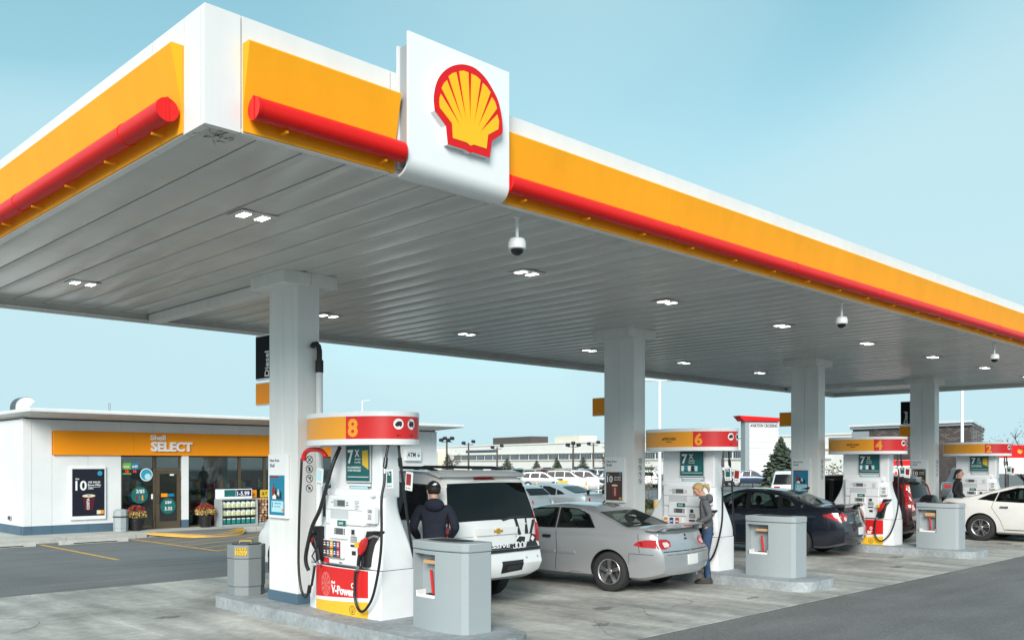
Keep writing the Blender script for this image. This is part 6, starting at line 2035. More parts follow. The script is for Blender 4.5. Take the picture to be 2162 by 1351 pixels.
# ---------------------------------------------------------------- white sedan (facing the road)
fnC, dC = rear_fn(.62, 1.05, -.42, 1.0); fnW, dW = rear_fn(3.55, 1.0, .6, 1.0)
kia = dict(L=4.75, W=1.80, zf=.19, tum=.40, taper_r=.13, bulge=.10, round=.55,
    top=[(0,.97),(.08,1.04),(.2,1.06),(.55,1.055),(.9,1.16),(1.3,1.30),(1.7,1.40),(2.1,1.44),(2.5,1.435),(2.9,1.33),(3.55,1.03),(3.8,.97),(4.3,.88),(4.6,.76),(4.75,.62)],
    belt=[(0,.92),(.1,.97),(.6,.995),(1.2,1.0),(2.0,.965),(3.0,.93),(3.8,.88),(4.4,.78),(4.75,.56)],
    rear=[(.2,.12),(.35,.02),(.5,.0),(.7,.02),(.85,.06),(1.0,.06),(1.1,.05)], front=[(.2,.12),(.35,0),(.6,0),(.9,.3)],
    cabin=(.95,3.35), axles=(1.06,3.84), wr=.335, arch=.375, wheel='ten', seats=(2.45,1.45),
    side=[[(2.22,.99),(3.3,.965),(3.05,1.10),(2.6,1.31),(2.25,1.345)], [(1.42,1.015),(2.15,.995),(2.18,1.345),(1.85,1.335),(1.48,1.24)], [(.98,1.055),(1.36,1.025),(1.42,1.225),(1.25,1.17)]],
    rearglass=dict(poly=[(-.58,.06),(.58,.06),(.50,.80),(-.50,.80)], fn=fnC, d=dC, depth=1.05), windshield=dict(poly=[(-.64,.05),(.64,.05),(.52,.85),(-.52,.85)], fn=fnW, d=dW, depth=1.05),
    doorlines=[[(2.18,.96),(2.16,.6),(2.2,.27)], [(1.36,1.0),(1.32,.85),(1.52,.55),(1.62,.27)], [(3.3,.9),(3.2,.26)], [(.45,.93),(.60,.72),(.64,.55)]], handles=[(1.62,.87,.20),(2.42,.86,.20)], handlemat=M_STEEL, mirror=(3.05,1.02),
    mould=[(1.65,3.2,.30,.02,M_STEEL)])
M_CARW = paint('pearl_white', (.76,.75,.72), 0, .3)
cr, pj, patch, seam = build_car('white_sedan', 'white sedan with alloy wheels cut by the right edge', 'cars at the pumps', kia, (25.72, 9.38, 0), R(180), M_CARW)
for sg in (-1, 1):
    patch('tail_lamp', [(sg*.77,.83),(sg*.77,.93),(sg*.6,.965),(sg*.34,.93),(sg*.36,.86),(sg*.6,.84)], 'B', M_TAIL, .012, .03)
    patch('tail_lamp_side', [(.12,.85),(.25,.89),(.48,.945),(.25,.96),(.13,.94)], 'L' if sg < 0 else 'R', M_TAIL, .010, .03)
patch('rear_reflector', rrect(.18,.03,.01,2,.6,.42), 'B', M_TAIL, .006, .01); patch('number_plate', rrect(.30,.155,.01,2,0,.72), 'B', M_PLATE, .012, .01)

# ---------------------------------------------------------------- maroon SUV
fnC, dC = rear_fn(.16, 1.0, -1.0, .22); fnW, dW = rear_fn(3.35, 1.1, .7, 1.0)
crv = dict(L=4.35, W=1.76, zf=.26, tum=.24, taper_r=.09, bulge=.07, round=.35, rfall=.9,
    top=[(0,1.50),(.08,1.60),(.25,1.655),(.8,1.68),(1.6,1.69),(2.3,1.67),(2.6,1.61),(3.35,1.16),(3.6,1.08),(4.05,.98),(4.25,.86),(4.35,.72)],
    belt=[(0,1.02),(.6,1.04),(2.0,1.02),(3.2,1.0),(3.8,.95),(4.35,.64)],
    rear=[(.25,.08),(.4,.0),(.65,.0),(.72,.05),(1.0,.07),(1.2,.12),(1.68,.24)], front=[(.25,.1),(.45,0),(.7,0),(1.0,.3)],
    cabin=(.42,3.1), axles=(.88,3.50), wr=.34, arch=.385, wheel='plain', seats=(2.3,1.3), tint=True,
    side=[[(2.05,1.05),(3.12,1.04),(2.72,1.36),(2.5,1.49),(2.1,1.53)], [(1.1,1.07),(1.97,1.05),(2.0,1.53),(1.2,1.535)], [(.40,1.10),(1.02,1.075),(1.08,1.52),(.60,1.49)]],
    rearglass=dict(poly=[(-.60,.10),(.60,.10),(.54,.52),(-.54,.52)], fn=fnC, d=dC, depth=1.15), windshield=dict(poly=[(-.66,.1),(.66,.1),(.56,.75),(-.56,.75)], fn=fnW, d=dW, depth=1.05),
    doorlines=[[(2.0,1.03),(1.98,.6),(2.0,.35)], [(1.08,1.04),(1.05,.85),(1.3,.55),(1.32,.35)], [(3.1,.95),(3.05,.35)]], handles=[(2.2,.93,.18),(1.3,.95,.18)], mirror=(2.9,1.15), mirror_black=True)
M_MAROON = paint('maroon', (.034,.005,.008), .3, .25)
cr, pj, patch, seam = build_car('maroon_suv', 'maroon compact SUV with tall rear lamps beyond pump 4', 'cars at the pumps', crv, (22.95, 8.95, 0), R(2), M_MAROON)
for sg in (-1, 1):
    tl = patch('tail_lamp', [(sg*.765,.82),(sg*.765,1.10),(sg*.66,1.45),(sg*.60,1.45),(sg*.66,1.12),(sg*.60,.84)], 'B', M_TAIL, .014, .04)
    patch('lamp_amber', [(sg*.69,1.32),(sg*.65,1.44),(sg*.61,1.44),(sg*.64,1.32)], 'B', M_AMB, .018, .02, .05, tl); patch('lamp_clear', [(sg*.755,.85),(sg*.755,.97),(sg*.68,.97),(sg*.63,.86)], 'B', M_TAILW, .018, .02, .05, tl)
    patch('tail_lamp_side', [(.11,.86),(.17,.88),(.21,1.15),(.35,1.44),(.31,1.45),(.14,1.1)], 'L' if sg < 0 else 'R', M_TAIL, .010, .03)
patch('bumper_trim', [(-.80,.36),(.80,.36),(.82,.60),(-.82,.60)], 'B', M_UNDER, .008, .02); patch('number_plate', rrect(.30,.155,.01,2,-.3,.78), 'B', M_PLATE, .012, .01)
sw = thing_part('spare_wheel', cr)
MB().lathe([(.001,-.20),(.26,-.20),(.325,-.165),(.335,-.10),(.335,.06),(.30,.09)], 36, (.22, .02, .86), 'y').build('cover', M_BLACKG, sw, smooth=True, ang=40)
MB().tube([(-.35,-.02,1.06),(.1,.02,1.18)], .008, 6).build('rear_wiper', M_BLACK, cr)

# ---------------------------------------------------------------- white SUV
fnC, dC = rear_fn(.05, 1.15, -1.0, .20); fnW, dW = rear_fn(3.55, 1.3, .85, 1.0)
tah = dict(L=4.75, W=1.96, zf=.33, tum=.20, taper_r=.055, bulge=.06, round=.30, rfall=.9,
    top=[(0,1.72),(.08,1.80),(.3,1.845),(1.0,1.865),(2.0,1.865),(2.55,1.83),(2.9,1.69),(3.5,1.30),(3.7,1.22),(4.3,1.15),(4.6,1.05),(4.75,.92)],
    belt=[(0,1.16),(.5,1.17),(2.0,1.16),(3.2,1.15),(3.8,1.10),(4.75,.84)],
    rear=[(.30,.14),(.42,.03),(.52,-.02),(.76,-.02),(.79,.05),(.86,.06),(1.15,.07),(1.4,.12),(1.9,.28)], front=[(.3,.1),(.5,0),(.8,0),(1.1,.15)],
    cabin=(.40,3.25), axles=(1.05,3.78), wr=.39, arch=.435, wheel='suv', seats=(2.45,1.4), tint=True,
    side=[[(2.15,1.19),(3.2,1.18),(2.75,1.57),(2.6,1.65),(2.2,1.685)], [(1.2,1.20),(2.06,1.19),(2.10,1.69),(1.25,1.695)], [(.34,1.22),(1.12,1.205),(1.17,1.695),(.52,1.665)]],
    rearglass=dict(poly=[(-.82,.045),(.82,.045),(.71,.555),(-.71,.555)], fn=fnC, d=dC, depth=1.15), windshield=dict(poly=[(-.72,.1),(.72,.1),(.62,.75),(-.62,.75)], fn=fnW, d=dW, depth=1.05),
    doorlines=[[(2.1,1.16),(2.08,.7),(2.1,.42)], [(1.17,1.17),(1.14,.95),(1.4,.65),(1.42,.42)], [(3.25,1.05),(3.2,.42)]], handles=[(2.32,1.03,.2),(1.4,1.05,.2)], mirror=(3.05,1.25))
M_SUVW = paint('white', (.80,.80,.79), 0, .28)
cr, pj, patch, seam = build_car('white_suv', 'big white SUV with black drawings on its tailgate', 'cars at the pumps', tah, (8.52, 8.96, 0), R(1.5), M_SUVW)
for sg in (-1, 1):
    patch('tail_lamp', [(sg*.885,.86),(sg*.885,1.10),(sg*.86,1.30),(sg*.80,1.30),(sg*.82,1.05),(sg*.82,.88)], 'B', M_TAIL, .016, .04)
    patch('tail_lamp_side', [(.12,.87),(.20,.90),(.24,1.12),(.26,1.29),(.16,1.30),(.13,1.1)], 'L' if sg < 0 else 'R', M_TAIL, .012, .03)
    MB().tube([(sg*.62,.5,1.85),(sg*.62,.7,1.895),(sg*.62,2.2,1.905),(sg*.62,2.45,1.865)], .022, 8).build('roof_rail', M_BLACK, cr, smooth=True)
patch('high_brake_light', [(-.20,1.735),(.20,1.735),(.17,1.765),(-.17,1.765)], 'B', M_TAIL, .012, .02)
rg = []
for i in range(11):
    t_ = -1+2*i/10; x = .80*t_
    rg.append([(x, y+.06*abs(t_)**3, z) for y, z in ((.15,1.785),(.20,1.77),(.45,1.84),(.42,1.86),(.24,1.825))])
MB().loft(rg).build('roof_spoiler', M_SUVW, cr, smooth=True, ang=40)
patch('bumper_step', [(-.885,.755),(.885,.755),(.885,.795),(-.885,.795)], 'B', M_BLACK, .02, .03, .2)
patch('plate_recess', [(.02,.48),(.44,.50),(.47,.64),(.04,.64)], 'B', M_BLACKG, .006, .01); patch('plate_bracket', [(.13,.51),(.38,.52),(.38,.61),(.13,.61)], 'B', M_UNDER, .012, .01)
lid = patch('plate_panel', [(-.36,.86),(.36,.86),(.38,1.04),(-.38,1.04)], 'B', M_SUVW, .014, .014); patch('grab_bar', [(-.38,1.0),(.38,1.0),(.40,1.09),(-.40,1.09)], 'B', M_SUVW, .035, .03)
patch('gold_emblem', [(-.085,1.035),(-.03,1.035),(-.03,1.015),(.03,1.015),(.03,1.035),(.085,1.035),(.085,1.065),(.03,1.065),(.03,1.085),(-.03,1.085),(-.03,1.065),(-.085,1.065)], 'B', mat('gold_badge',(.62,.33,.03),.3,metal=.5), .044, .01)
# tailgate drawings: tool handles springing from a fist, with a lettered bar
for sg in (-1,1): seam([(sg*.80,.80),(sg*.80,1.12),(sg*.76,1.14)], 'B', .009)
seam([(-.78,.99),(-.42,.99)], 'B', .005)
D = M_STICK
def dw(P, m=D, off=.006, nm='tailgate_drawing'): return patch(nm, P, 'B', m, off, .004, .12)
dw([(-.55,.80),(.30,.80),(.33,.875),(.22,.885),(-.55,.885)], D, .008)
dw([(.10,1.20),(.30,1.235),(.62,1.235),(.64,1.215),(.32,1.205),(.14,1.175)]); dw([(.36,1.20),(.42,1.20),(.50,.98),(.44,.97)]); dw([(.60,1.20),(.63,1.20),(.66,.98),(.58,.98)]); dw([(.76,1.17),(.82,1.17),(.74,.98),(.68,.97)])
dw([(.26,1.06),(.40,.96),(.34,.91)]); dw([(.18,.99),(.24,.93),(.17,.92)])
dw([(.36,.90),(.46,.97),(.60,.95),(.58,.86),(.40,.85)], M_WTXT, .008); dw([(.38,.90),(.46,.955),(.58,.94),(.56,.87),(.42,.86)], D, .010)
dw([(.66,.86),(.72,.98),(.84,.95),(.82,.86)], D, .008)
for k_ in range(3):
    dw([(.34+.085*k_+.038*math.cos(a_), .835+.048*math.sin(a_)) for a_ in [j*.5236 for j in range(12)]], M_WTXT, .011); dw([(.335+.085*k_+.022*math.cos(a_), .835+.032*math.sin(a_)) for a_ in [j*.5236 for j in range(12)]], D, .014)
dw([(.58,.80),(.86,.80),(.82,.87),(.62,.87)], D, .010); dw([(.70,.90),(.74,.95),(.79,.92),(.75,.87)], M_WTXT, .012)
hy, _ = pj.hit((0,-1.5,.84), (0,1,0))
text('tailgate_lettering', 'IMPRESSIVE', M_WTXT, cr, lambda u, v, d: ((pj.hit((u,-1.5,v),(0,1,0))[0] or hy)-Vector((0,.014+d,0))), -.50, .818, w_=.74, h_=.05, depth=.001, bold=.03, shear=.25)
for x in (-.3, .55, .8): patch('parking_sensor', circ(.016, 10, x, .66), 'B', M_GREYW, .006, .006)
seam([(-.90,1.14),(.90,1.14)], 'B', .008) if False else None
MB().tube([(-.3,.1,1.20),(.35,.06,1.16)], .01, 6).build('rear_wiper', M_BLACK, cr) if False else None

# ---------------------------------------------------------------- parked cars behind, no cabins needed at their size
def far_car(name, label, group, sp, loc, rz, color, lamps=True):
    root = thing(name, label, 'car', loc, rz, group)
    parts = FAR.get(id(sp))
    if parts is None:
        car = Car(sp); me = car.body_mesh(26); pj = Proj(me)
        SL = lambda a, c: (-2.0, a, c); SR = lambda a, c: (2.0, a, c)
        P = [('body', me, None)]
        for poly in sp['side']:
            for fn, d in ((SL, (1,0,0)), (SR, (-1,0,0))): P.append(('side_window', pj.patch(poly, fn, d, .03, .12), M_DGLASS))
        for nm, part in (('rearglass', 'rear_window'), ('windshield', 'windscreen')):
            g = sp.get(nm)
            if g: P.append((part, pj.patch(g['poly'], g['fn'], g['d'], .03, .12), M_DGLASS))
        for sg in (-1, 1):
            zl = itp(sp['belt'], .1)
            P.append(('tail_lamp', pj.patch([(sg*.78,zl-.22),(sg*.78,zl-.05),(sg*.5,zl-.06),(sg*.5,zl-.2)], lambda a, c: (a,-1.5,c), (0,1,0), .012, .2), M_TAIL))
            P.append(('headlamp', pj.patch([(sg*.78,.58),(sg*.78,.70),(sg*.5,.70),(sg*.5,.6)], lambda a, c: (a,sp['L']+1.5,c), (0,-1,0), .012, .2), M_LCD))
        P.append(('number_plate', pj.patch(rrect(.32,.16,.01,1,0,.62), lambda a, c: (a,-1.5,c), (0,1,0), .015, .2), M_PLATE))
        P.append(('grille', pj.patch(rrect(.8,.22,.03,1,0,.5), lambda a, c: (a,sp['L']+1.5,c), (0,-1,0), .015, .2), M_UNDER))
        w_ = MB().lathe([(.001,.10),(sp['wr']*.64,.10),(sp['wr']*.66,.11),(sp['wr'],.09),(sp['wr'],-.1),(.001,-.1)], 18, axis='x').mesh('wheel')
        h_ = MB().lathe([(.001,.125),(sp['wr']*.6,.115),(sp['wr']*.62,.10)], 14, axis='x').mesh('hub')
        w_.materials.append(M_TYRE); h_.materials.append(M_RIM)
        ar = MB().lathe([(.001,.01),(sp['arch'],.01),(sp['arch'],-.2)], 22, axis='x').mesh('wheel_arch'); ar.materials.append(M_UNDER)
        for nm, me_, m_ in P:
            if m_: me_.materials.append(m_)
        parts = FAR[id(sp)] = (P, w_, h_, ar)
        FARK.append(sp)
    P, w_, h_, ar = parts
    for nm, me_, m_ in P:
        if m_ is None:
            me_ = me_.copy(); me_.materials.append(color)
        link(nm, me_, root, smooth=True, ang=35)
    for wy in sp['axles']:
        for sg in (-1, 1):
            for nm, me_, e in (('wheel', w_, -.10), ('hub', h_, -.10), ('wheel_arch', ar, .005)):
                o = bpy.data.objects.new(nm, me_); COL.objects.link(o); o.parent = root
                o.location = (sg*(sp['W']/2+e+.006), wy, sp['wr']); o.rotation_euler = (0,0,0 if sg > 0 else math.pi)
    return root
FAR = {}; FARK = []
fnC, dC = rear_fn(.10, 1.0, -1.0, .5); fnW, dW = rear_fn(3.2, 1.0, .6, 1.0)
hatch = dict(L=4.3, W=1.74, zf=.2, tum=.34, taper_r=.12, bulge=.09, round=.45, top=[(0,1.02),(.1,1.12),(.45,1.34),(.8,1.43),(1.6,1.48),(2.2,1.45),(2.6,1.34),(3.2,1.02),(3.6,.92),(4.1,.8),(4.3,.64)],
    belt=[(0,.93),(.6,.98),(2.0,.95),(3.2,.92),(4.3,.58)], rear=[(.2,.1),(.35,.02),(.6,.0),(.68,.05),(.95,.09),(1.4,.1)], front=[(.2,.1),(.4,0),(.6,0),(.9,.3)], cabin=(.5,3), axles=(.82,3.42), wr=.315, arch=.36, wheel='plain', seats=(2.2,1.3),
    side=[[(2.05,.98),(3.05,.96),(2.55,1.28),(2.1,1.36)], [(1.2,1.0),(1.97,.98),(2.0,1.36),(1.25,1.36)], [(.6,1.05),(1.14,1.01),(1.18,1.35),(.85,1.3)]],
    rearglass=dict(poly=[(-.58,.08),(.58,.08),(.50,.42),(-.50,.42)], fn=fnC, d=dC, depth=1), windshield=dict(poly=[(-.6,.05),(.6,.05),(.5,.7),(-.5,.7)], fn=fnW, d=dW, depth=1))
M_PSIL = paint('pale_silver', (.42,.45,.46), .4, .35); M_GREY = paint('grey', (.12,.125,.13), .3, .3); M_BLKP = paint('black', (.012,.012,.014), .2, .25); M_BLUEP = paint('blue', (.03,.06,.12), .3, .3); M_REDP = paint('red', (.22,.012,.015), .2, .3); M_GRNP = paint('green_grey', (.05,.06,.05), .3, .3); M_BEIGE = paint('beige', (.42,.36,.25), .2, .35)
hb = far_car('silver_hatchback', 'pale silver hatchback parked behind, showing its rear plate', 'cars parked behind the pumps', hatch, (25.1, 23.9, gz(23.9)), R(3), M_PSIL)
sd = far_car('silver_sedan', 'silver sedan with a black rear wing parked behind the coupe', 'cars parked behind the pumps', kia, (27.6, 23.3, gz(23.3)), R(4), M_PSIL)
MB().loft([[(x, -.02+y+.1*abs(x)**3, 1.21+z-.06*abs(x)**4) for y, z in ((0,-.01),(.2,-.01),(.22,.01),(.02,.015))] for x in [-.72+.12*i for i in range(13)]]).build('rear_wing', M_BLACKG, sd, smooth=True)
for x in (-.5,.5): MB().box(x-.02, x+.02, .04, .14, 1.03, 1.20).build('wing_strut', M_BLACKG, sd)

# pickup and big SUV shapes for the far rows
fnC, dC = rear_fn(1.5, 1.2, -1.0, .12); fnW, dW = rear_fn(3.75, 1.25, .85, 1.0)
pick = dict(L=5.4, W=1.95, zf=.36, tum=.24, taper_r=.05, bulge=.03, round=.2, top=[(0,1.12),(.05,1.14),(1.45,1.14),(1.55,1.3),(1.68,1.74),(2.1,1.82),(2.8,1.80),(3.1,1.68),(3.7,1.26),(3.9,1.2),(4.9,1.1),(5.25,1.0),(5.4,.85)],
    belt=[(0,1.08),(1.5,1.10),(3.4,1.12),(5.4,.8)], rear=[(.3,.1),(.5,0),(.8,.0),(1.1,.06)], front=[(.3,.1),(.5,0),(.8,0),(1.1,.1)], cabin=(1.8,3.4), axles=(1.15,4.4), wr=.40, arch=.45, wheel='suv', seats=(2.6,2.0),
    side=[[(2.65,1.15),(3.55,1.14),(3.05,1.58),(2.7,1.66)], [(1.78,1.16),(2.57,1.15),(2.6,1.66),(1.88,1.66)]],
    rearglass=dict(poly=[(-.62,.05),(.62,.05),(.56,.42),(-.56,.42)], fn=fnC, d=dC, depth=1), windshield=dict(poly=[(-.7,.1),(.7,.1),(.6,.7),(-.6,.7)], fn=fnW, d=dW, depth=1))
BIG = [tah, pick, hatch, sedan, kia, crv]
PAL = [('dark grey', M_GREY), ('white', M_SUVW), ('green-grey', M_GRNP), ('dark grey', M_GREY), ('blue', M_BLUEP), ('black', M_BLKP), ('pale silver', M_PSIL), ('blue', M_BLUEP), ('dark red', M_REDP), ('green-grey', M_GRNP), ('beige', M_BEIGE)]
KN = {id(tah): 'large SUV', id(pick): 'pickup truck', id(hatch): 'hatchback', id(sedan): 'sedan', id(kia): 'long sedan', id(crv): 'compact SUV'}
NM = {id(tah): 'parked_suv', id(pick): 'parked_pickup', id(hatch): 'parked_hatchback', id(sedan): 'parked_sedan', id(kia): 'parked_sedan', id(crv): 'parked_suv'}
q = random.Random(17)
RV, FV = Vector((.713,-.701)), Vector((.701,.713))
ROW = ['nearest', 'second', 'third', 'fourth', 'fifth', 'sixth', 'seventh']
def place_row(d, u0, u1, step, ri, kinds, name_row):
    k_ = 0; u = u0
    while u < u1:
        r_ = (u-1081)/1943.6*d
        p = FV*d+RV*r_
        sp = q.choice(kinds); cn, cm = q.choice(PAL)
        far_car(NM[id(sp)], '%s %s, %s from the left, %s' % (cn, KN[id(sp)], (ORD+['ninth','tenth','eleventh','twelfth','thirteenth','fourteenth'])[k_], name_row), 'cars in the far car park', sp, (p.x, p.y, gz(p.y)-.012), R(q.choice((38, 42, 218, 222)))+R(90)*(ri % 2) , cm)
        u += step*(.85+.3*q.random()); k_ += 1
place_row(92, 1098, 1300, 44, 0, [tah, pick, tah, pick, crv], 'nearest far car park row')
place_row(118, 1095, 1300, 30, 1, [pick, tah, crv, sedan], 'second far car park row')
place_row(142, 1075, 1310, 27, 0, [sedan, kia, pick, crv], 'third far car park row')
place_row(168, 1070, 1310, 26, 1, [hatch, sedan, tah, kia], 'last far car park row')
place_row(92, 1370, 1400, 30, 1, [hatch, pick], 'lot left of pump 6')
place_row(100, 1530, 1580, 28, 0, [pick, tah], 'lot beside the pylon sign')
# closer vehicles on the right
far_car('parked_pickup', 'dark blue pickup parked at the right edge behind the white sedan', 'vehicles right of the pumps', pick, (44.3, 15.6, gz(15.6)-.01), R(-78), M_GREY)
far_car('parked_van', 'white van showing its windscreen left of pump 4', 'vehicles right of the pumps', tah, (41.0, 22.4, gz(22.4)-.01), R(-62), M_SUVW)
far_car('parked_pickup', 'grey pickup with red lamps behind the farthest column', 'vehicles right of the pumps', pick, (41.5, 15.9, gz(15.9)-.01), R(30), M_GREY)
far_car('parked_hatchback', 'white hatchback behind the man in the black jacket', 'vehicles right of the pumps', hatch, (35.0, 14.2, 0), R(30), M_SUVW)
# ================================================================== people
def skin_mesh(V, E, Rr, root=0, sub=2, smooth_f=.4):
    me = bpy.data.meshes.new('skin')
    me.from_pydata([tuple(v) for v in V], E, [])
    me.update()
    o = bpy.data.objects.new('tmp_skin', me); COL.objects.link(o)
    md = o.modifiers.new('skin', 'SKIN'); md.branch_smoothing = smooth_f; md.use_smooth_shade = True
    sv = me.skin_vertices[0].data
    for i, r_ in enumerate(Rr):
        sv[i].radius = r_ if isinstance(r_, tuple) else (r_, r_)
        sv[i].use_root = (i == root)
    sb = o.modifiers.new('sub', 'SUBSURF'); sb.levels = sub; sb.render_levels = sub
    dg = bpy.context.evaluated_depsgraph_get(); dg.update()
    res = bpy.data.meshes.new_from_object(o.evaluated_get(dg))
    bpy.data.objects.remove(o)
    return res

M_NAVYC = mat('navy_hoodie', (.010,.013,.026), .9, var=.15, vscale=12, bump=1.0, bscale=11)
M_GREYC = mat('grey_hoodie', (.095,.098,.105), .9, var=.15, vscale=14, bump=1.0, bscale=11)
M_BLACKC = mat('black_jacket', (.010,.010,.012), .8, bump=1.0, bscale=11)
M_JEAN = mat('blue_jeans', (.028,.062,.125), .85, var=.3, vscale=10, bump=.9, bscale=14)
M_DJEAN = mat('dark_trousers', (.016,.018,.026), .85, bump=.3, bscale=30)
M_SHOE = mat('dark_shoe', (.03,.027,.024), .7)
M_BLOND = mat('blond_hair', (.42,.28,.12), .55, var=.3, vscale=40, bump=.5, bscale=90)
M_DHAIR = mat('dark_hair', (.018,.013,.010), .6, bump=.4, bscale=80)
M_CAP = mat('black_cap', (.010,.010,.012), .85)
M_LIP = mat('lips', (.35,.12,.10), .5)
M_EYE = mat('eye_dark', (.02,.015,.012), .3)

def person(label, loc, rz, H, top, legs, hair, arms, bow=0., head_turn=0., head_down=0., lean=0., female=False, cap=False, pony=False, hood=True, foot=.09):
    s = H/1.75
    t = thing('person', label, 'person', loc, rz, 'people at the pumps')
    k = .9 if female else 1.0
    hipw = .095; sh = .185*k
    # joints
    pel = Vector((0,-.01,.96)); wai = Vector((0,.0+lean*.12,1.10)); che = Vector((0,.02+lean*.34,1.30)); nb = Vector((0,.0+lean*.50,1.455))
    nk = nb+Vector((0,.02,.055))
    Rh = Matrix.Rotation(head_turn, 3, 'Z') @ Matrix.Rotation(-head_down, 3, 'X')
    hc = lambda p: nk+Vector((0,.0,.015))+Rh @ Vector(p)
    V, E, Q = [], [], []
    def add(p, r_, par=None):
        V.append(Vector(p)*s); Q.append(tuple(x*s for x in r_) if isinstance(r_, tuple) else r_*s)
        if par is not None: E.append((par, len(V)-1))
        return len(V)-1
    i0 = add(pel, (.115*k, .085)); i1 = add(wai, (.105*k, .08), i0); i2 = add(che, (.145*k, .095), i1); i3 = add(nb, (.075, .065), i2); i4 = add(nk, (.054*k, .056), i3)
    i5 = add(hc((0,.03,.06)), (.066,.080), i4); i6 = add(hc((0,.025,.125)), (.074,.094), i5); i7 = add(hc((0,.012,.185)), (.062,.080), i6)
    arm = {}
    for sg in (-1, 1):
        el, wr, hd = arms[0 if sg < 0 else 1]
        a = add((sg*sh, nb.y-.005, nb.z-.045), .055*k, i2); b_ = add(el, .042*k, a); c = add(wr, .030*k, b_)
        d0 = Vector(hd)-Vector(wr); d1 = d0.normalized(); pl_ = Vector(wr)+d1*.06
        p = add(pl_, (.030,.018), c)
        sd = d1.cross(Vector((sg*.3,0,1))).normalized()
        arm[sg] = (Vector((sg*sh, nb.y-.005, nb.z-.045)), Vector(el), Vector(wr))
        for f_ in range(4):
            o_ = sd*(.024-.016*f_); L_ = (.075,.085,.08,.062)[f_]
            f0 = add(pl_+o_+d1*.03, .0085, p); f1 = add(pl_+o_+d1*(.03+L_*.5)+Vector((0,0,-.008)), .008, f0); add(pl_+o_*.9+d1*(.03+L_*.85)+Vector((0,0,-.026)), .0065, f1)
        th0 = add(pl_+sd*.03-d1*.01, .0095, p); add(pl_+sd*.05+d1*.03+Vector((0,0,-.01)), .008, th0)
    leg = {}
    for sg in (-1, 1):
        h_ = Vector((sg*hipw, -.005, .90)); kn = Vector((sg*(foot*.9+.012), .03, .50)); an = Vector((sg*(foot+.01), -.015, .09)); to = Vector((sg*(foot+.03), .13, .035))
        a = add(h_, .066*k, i0); b_ = add(kn, .046*k, a); c = add(an, .036*k, b_); add(to, (.036,.028), c)
        leg[sg] = (h_, kn, an, to)
    body = link('body', skin_mesh(V, E, Q), t, smooth='all'); body.data.materials.append(M_SKIN)
    # face
    def hp(p): return hc(p)*s
    MB().ell(tuple(hp((0,.118,.098))), (.012*s,.018*s,.022*s), 8, 6).build('nose', M_SKIN, body, smooth='all')
    MB().ell(tuple(hp((0,.106,.055))), (.024*s,.010*s,.007*s), 8, 6).build('mouth', M_LIP, body, smooth='all')
    for sg in (-1, 1):
        MB().ell(tuple(hp((sg*.032,.104,.118))), (.013*s,.008*s,.007*s), 8, 6).build('eye', M_EYE, body, smooth='all')
        MB().ell(tuple(hp((sg*.034,.106,.138))), (.02*s,.007*s,.004*s), 8, 4).build('eyebrow', hair, body, smooth='all')
        MB().ell(tuple(hp((sg*.078,.015,.105))), (.012*s,.02*s,.032*s), 8, 6).build('ear', M_SKIN, body, smooth='all')
    # clothes grown from the same joints
    V, E, Q = [], [], []
    a0 = add(pel+Vector((0,0,-.07)), (.185*k,.145)); a1 = add(wai, (.155*k,.12), a0); a2 = add(che, (.178*k,.128), a1); a3 = add(nb+Vector((0,0,-.01)), (.10,.085), a2)
    for sg in (-1, 1):
        S_, el, wr = arm[sg]
        b0 = add(S_, .078*k, a2); bm_ = add((S_+el)/2+Vector((sg*.005,0,0)), .068*k, b0); b1 = add(el, .062*k, bm_); b2 = add((el+wr)/2, .054*k, b1); add(wr, .044*k, b2)
    o = link('hoodie' if hood else 'jacket', skin_mesh(V, E, Q), t, smooth='all'); o.data.materials.append(top)
    if hood:
        hb = MB()
        hb.ell(tuple((nb+Vector((0,-.085,.0)))*s), (.125*s,.07*s,.085*s), 16, 10, Matrix.Rotation(R(-15), 3, 'X'))
        hb.build('hood', top, o, smooth='all')
    hem = MB().lathe([(.142*k*s, .0), (.148*k*s, .02*s), (.145*k*s, .05*s)], 22, (0, pel.y*s, (pel.z-.135)*s), cap=False)
    for i, v in enumerate(hem.v): hem.v[i] = (v[0], (v[1]-pel.y*s)*.78+pel.y*s, v[2])
    hem.build('hem', top, o, smooth='all')
    col_ = MB().lathe([(.088*s, .0), (.078*s, .04*s), (.07*s, .055*s)], 18, tuple((nb+Vector((0,.005,.0)))*s), cap=False); col_.build('collar', top, o, smooth='all')
    V, E, Q = [], [], []
    at = add(pel+Vector((0,0,.12)), (.135*k,.112)); a0 = add(pel+Vector((0,0,.0)), (.160*k,.130), at)
    for sg in (-1, 1):
        h_, kn, an, to = leg[sg]
        b0 = add(h_+Vector((0,0,-.07)), .108*k, a0); bm_ = add((h_+kn)/2, .094*k, b0); b1 = add(kn, .070*k, bm_); b2 = add((kn+an)/2, .066*k, b1); add(an+Vector((0,0,-.03)), .062*k, b2)
    o = link('trousers', skin_mesh(V, E, Q), t, smooth='all'); o.data.materials.append(legs)
    for sg in (-1, 1):
        an, to = leg[sg][2], leg[sg][3]
        sh_ = MB(); c = (an+to)/2
        sh_.loft([[((c.x+dx*wd)*s, y*s, z*s) for dx, z in ((-1,.0),(1,.0),(1.02,hh*.5),(.6,hh),(-.6,hh),(-1.02,hh*.5))] for y, wd, hh in ((-.085,.03,.06),(-.06,.042,.11),(.0,.045,.115),(.07,.05,.085),(.15,.05,.06),(.195,.035,.04),(.205,.02,.025))])
        sh_.build('shoe', M_SHOE, t, smooth=True, ang=50)
    # hair / cap
    n = 18
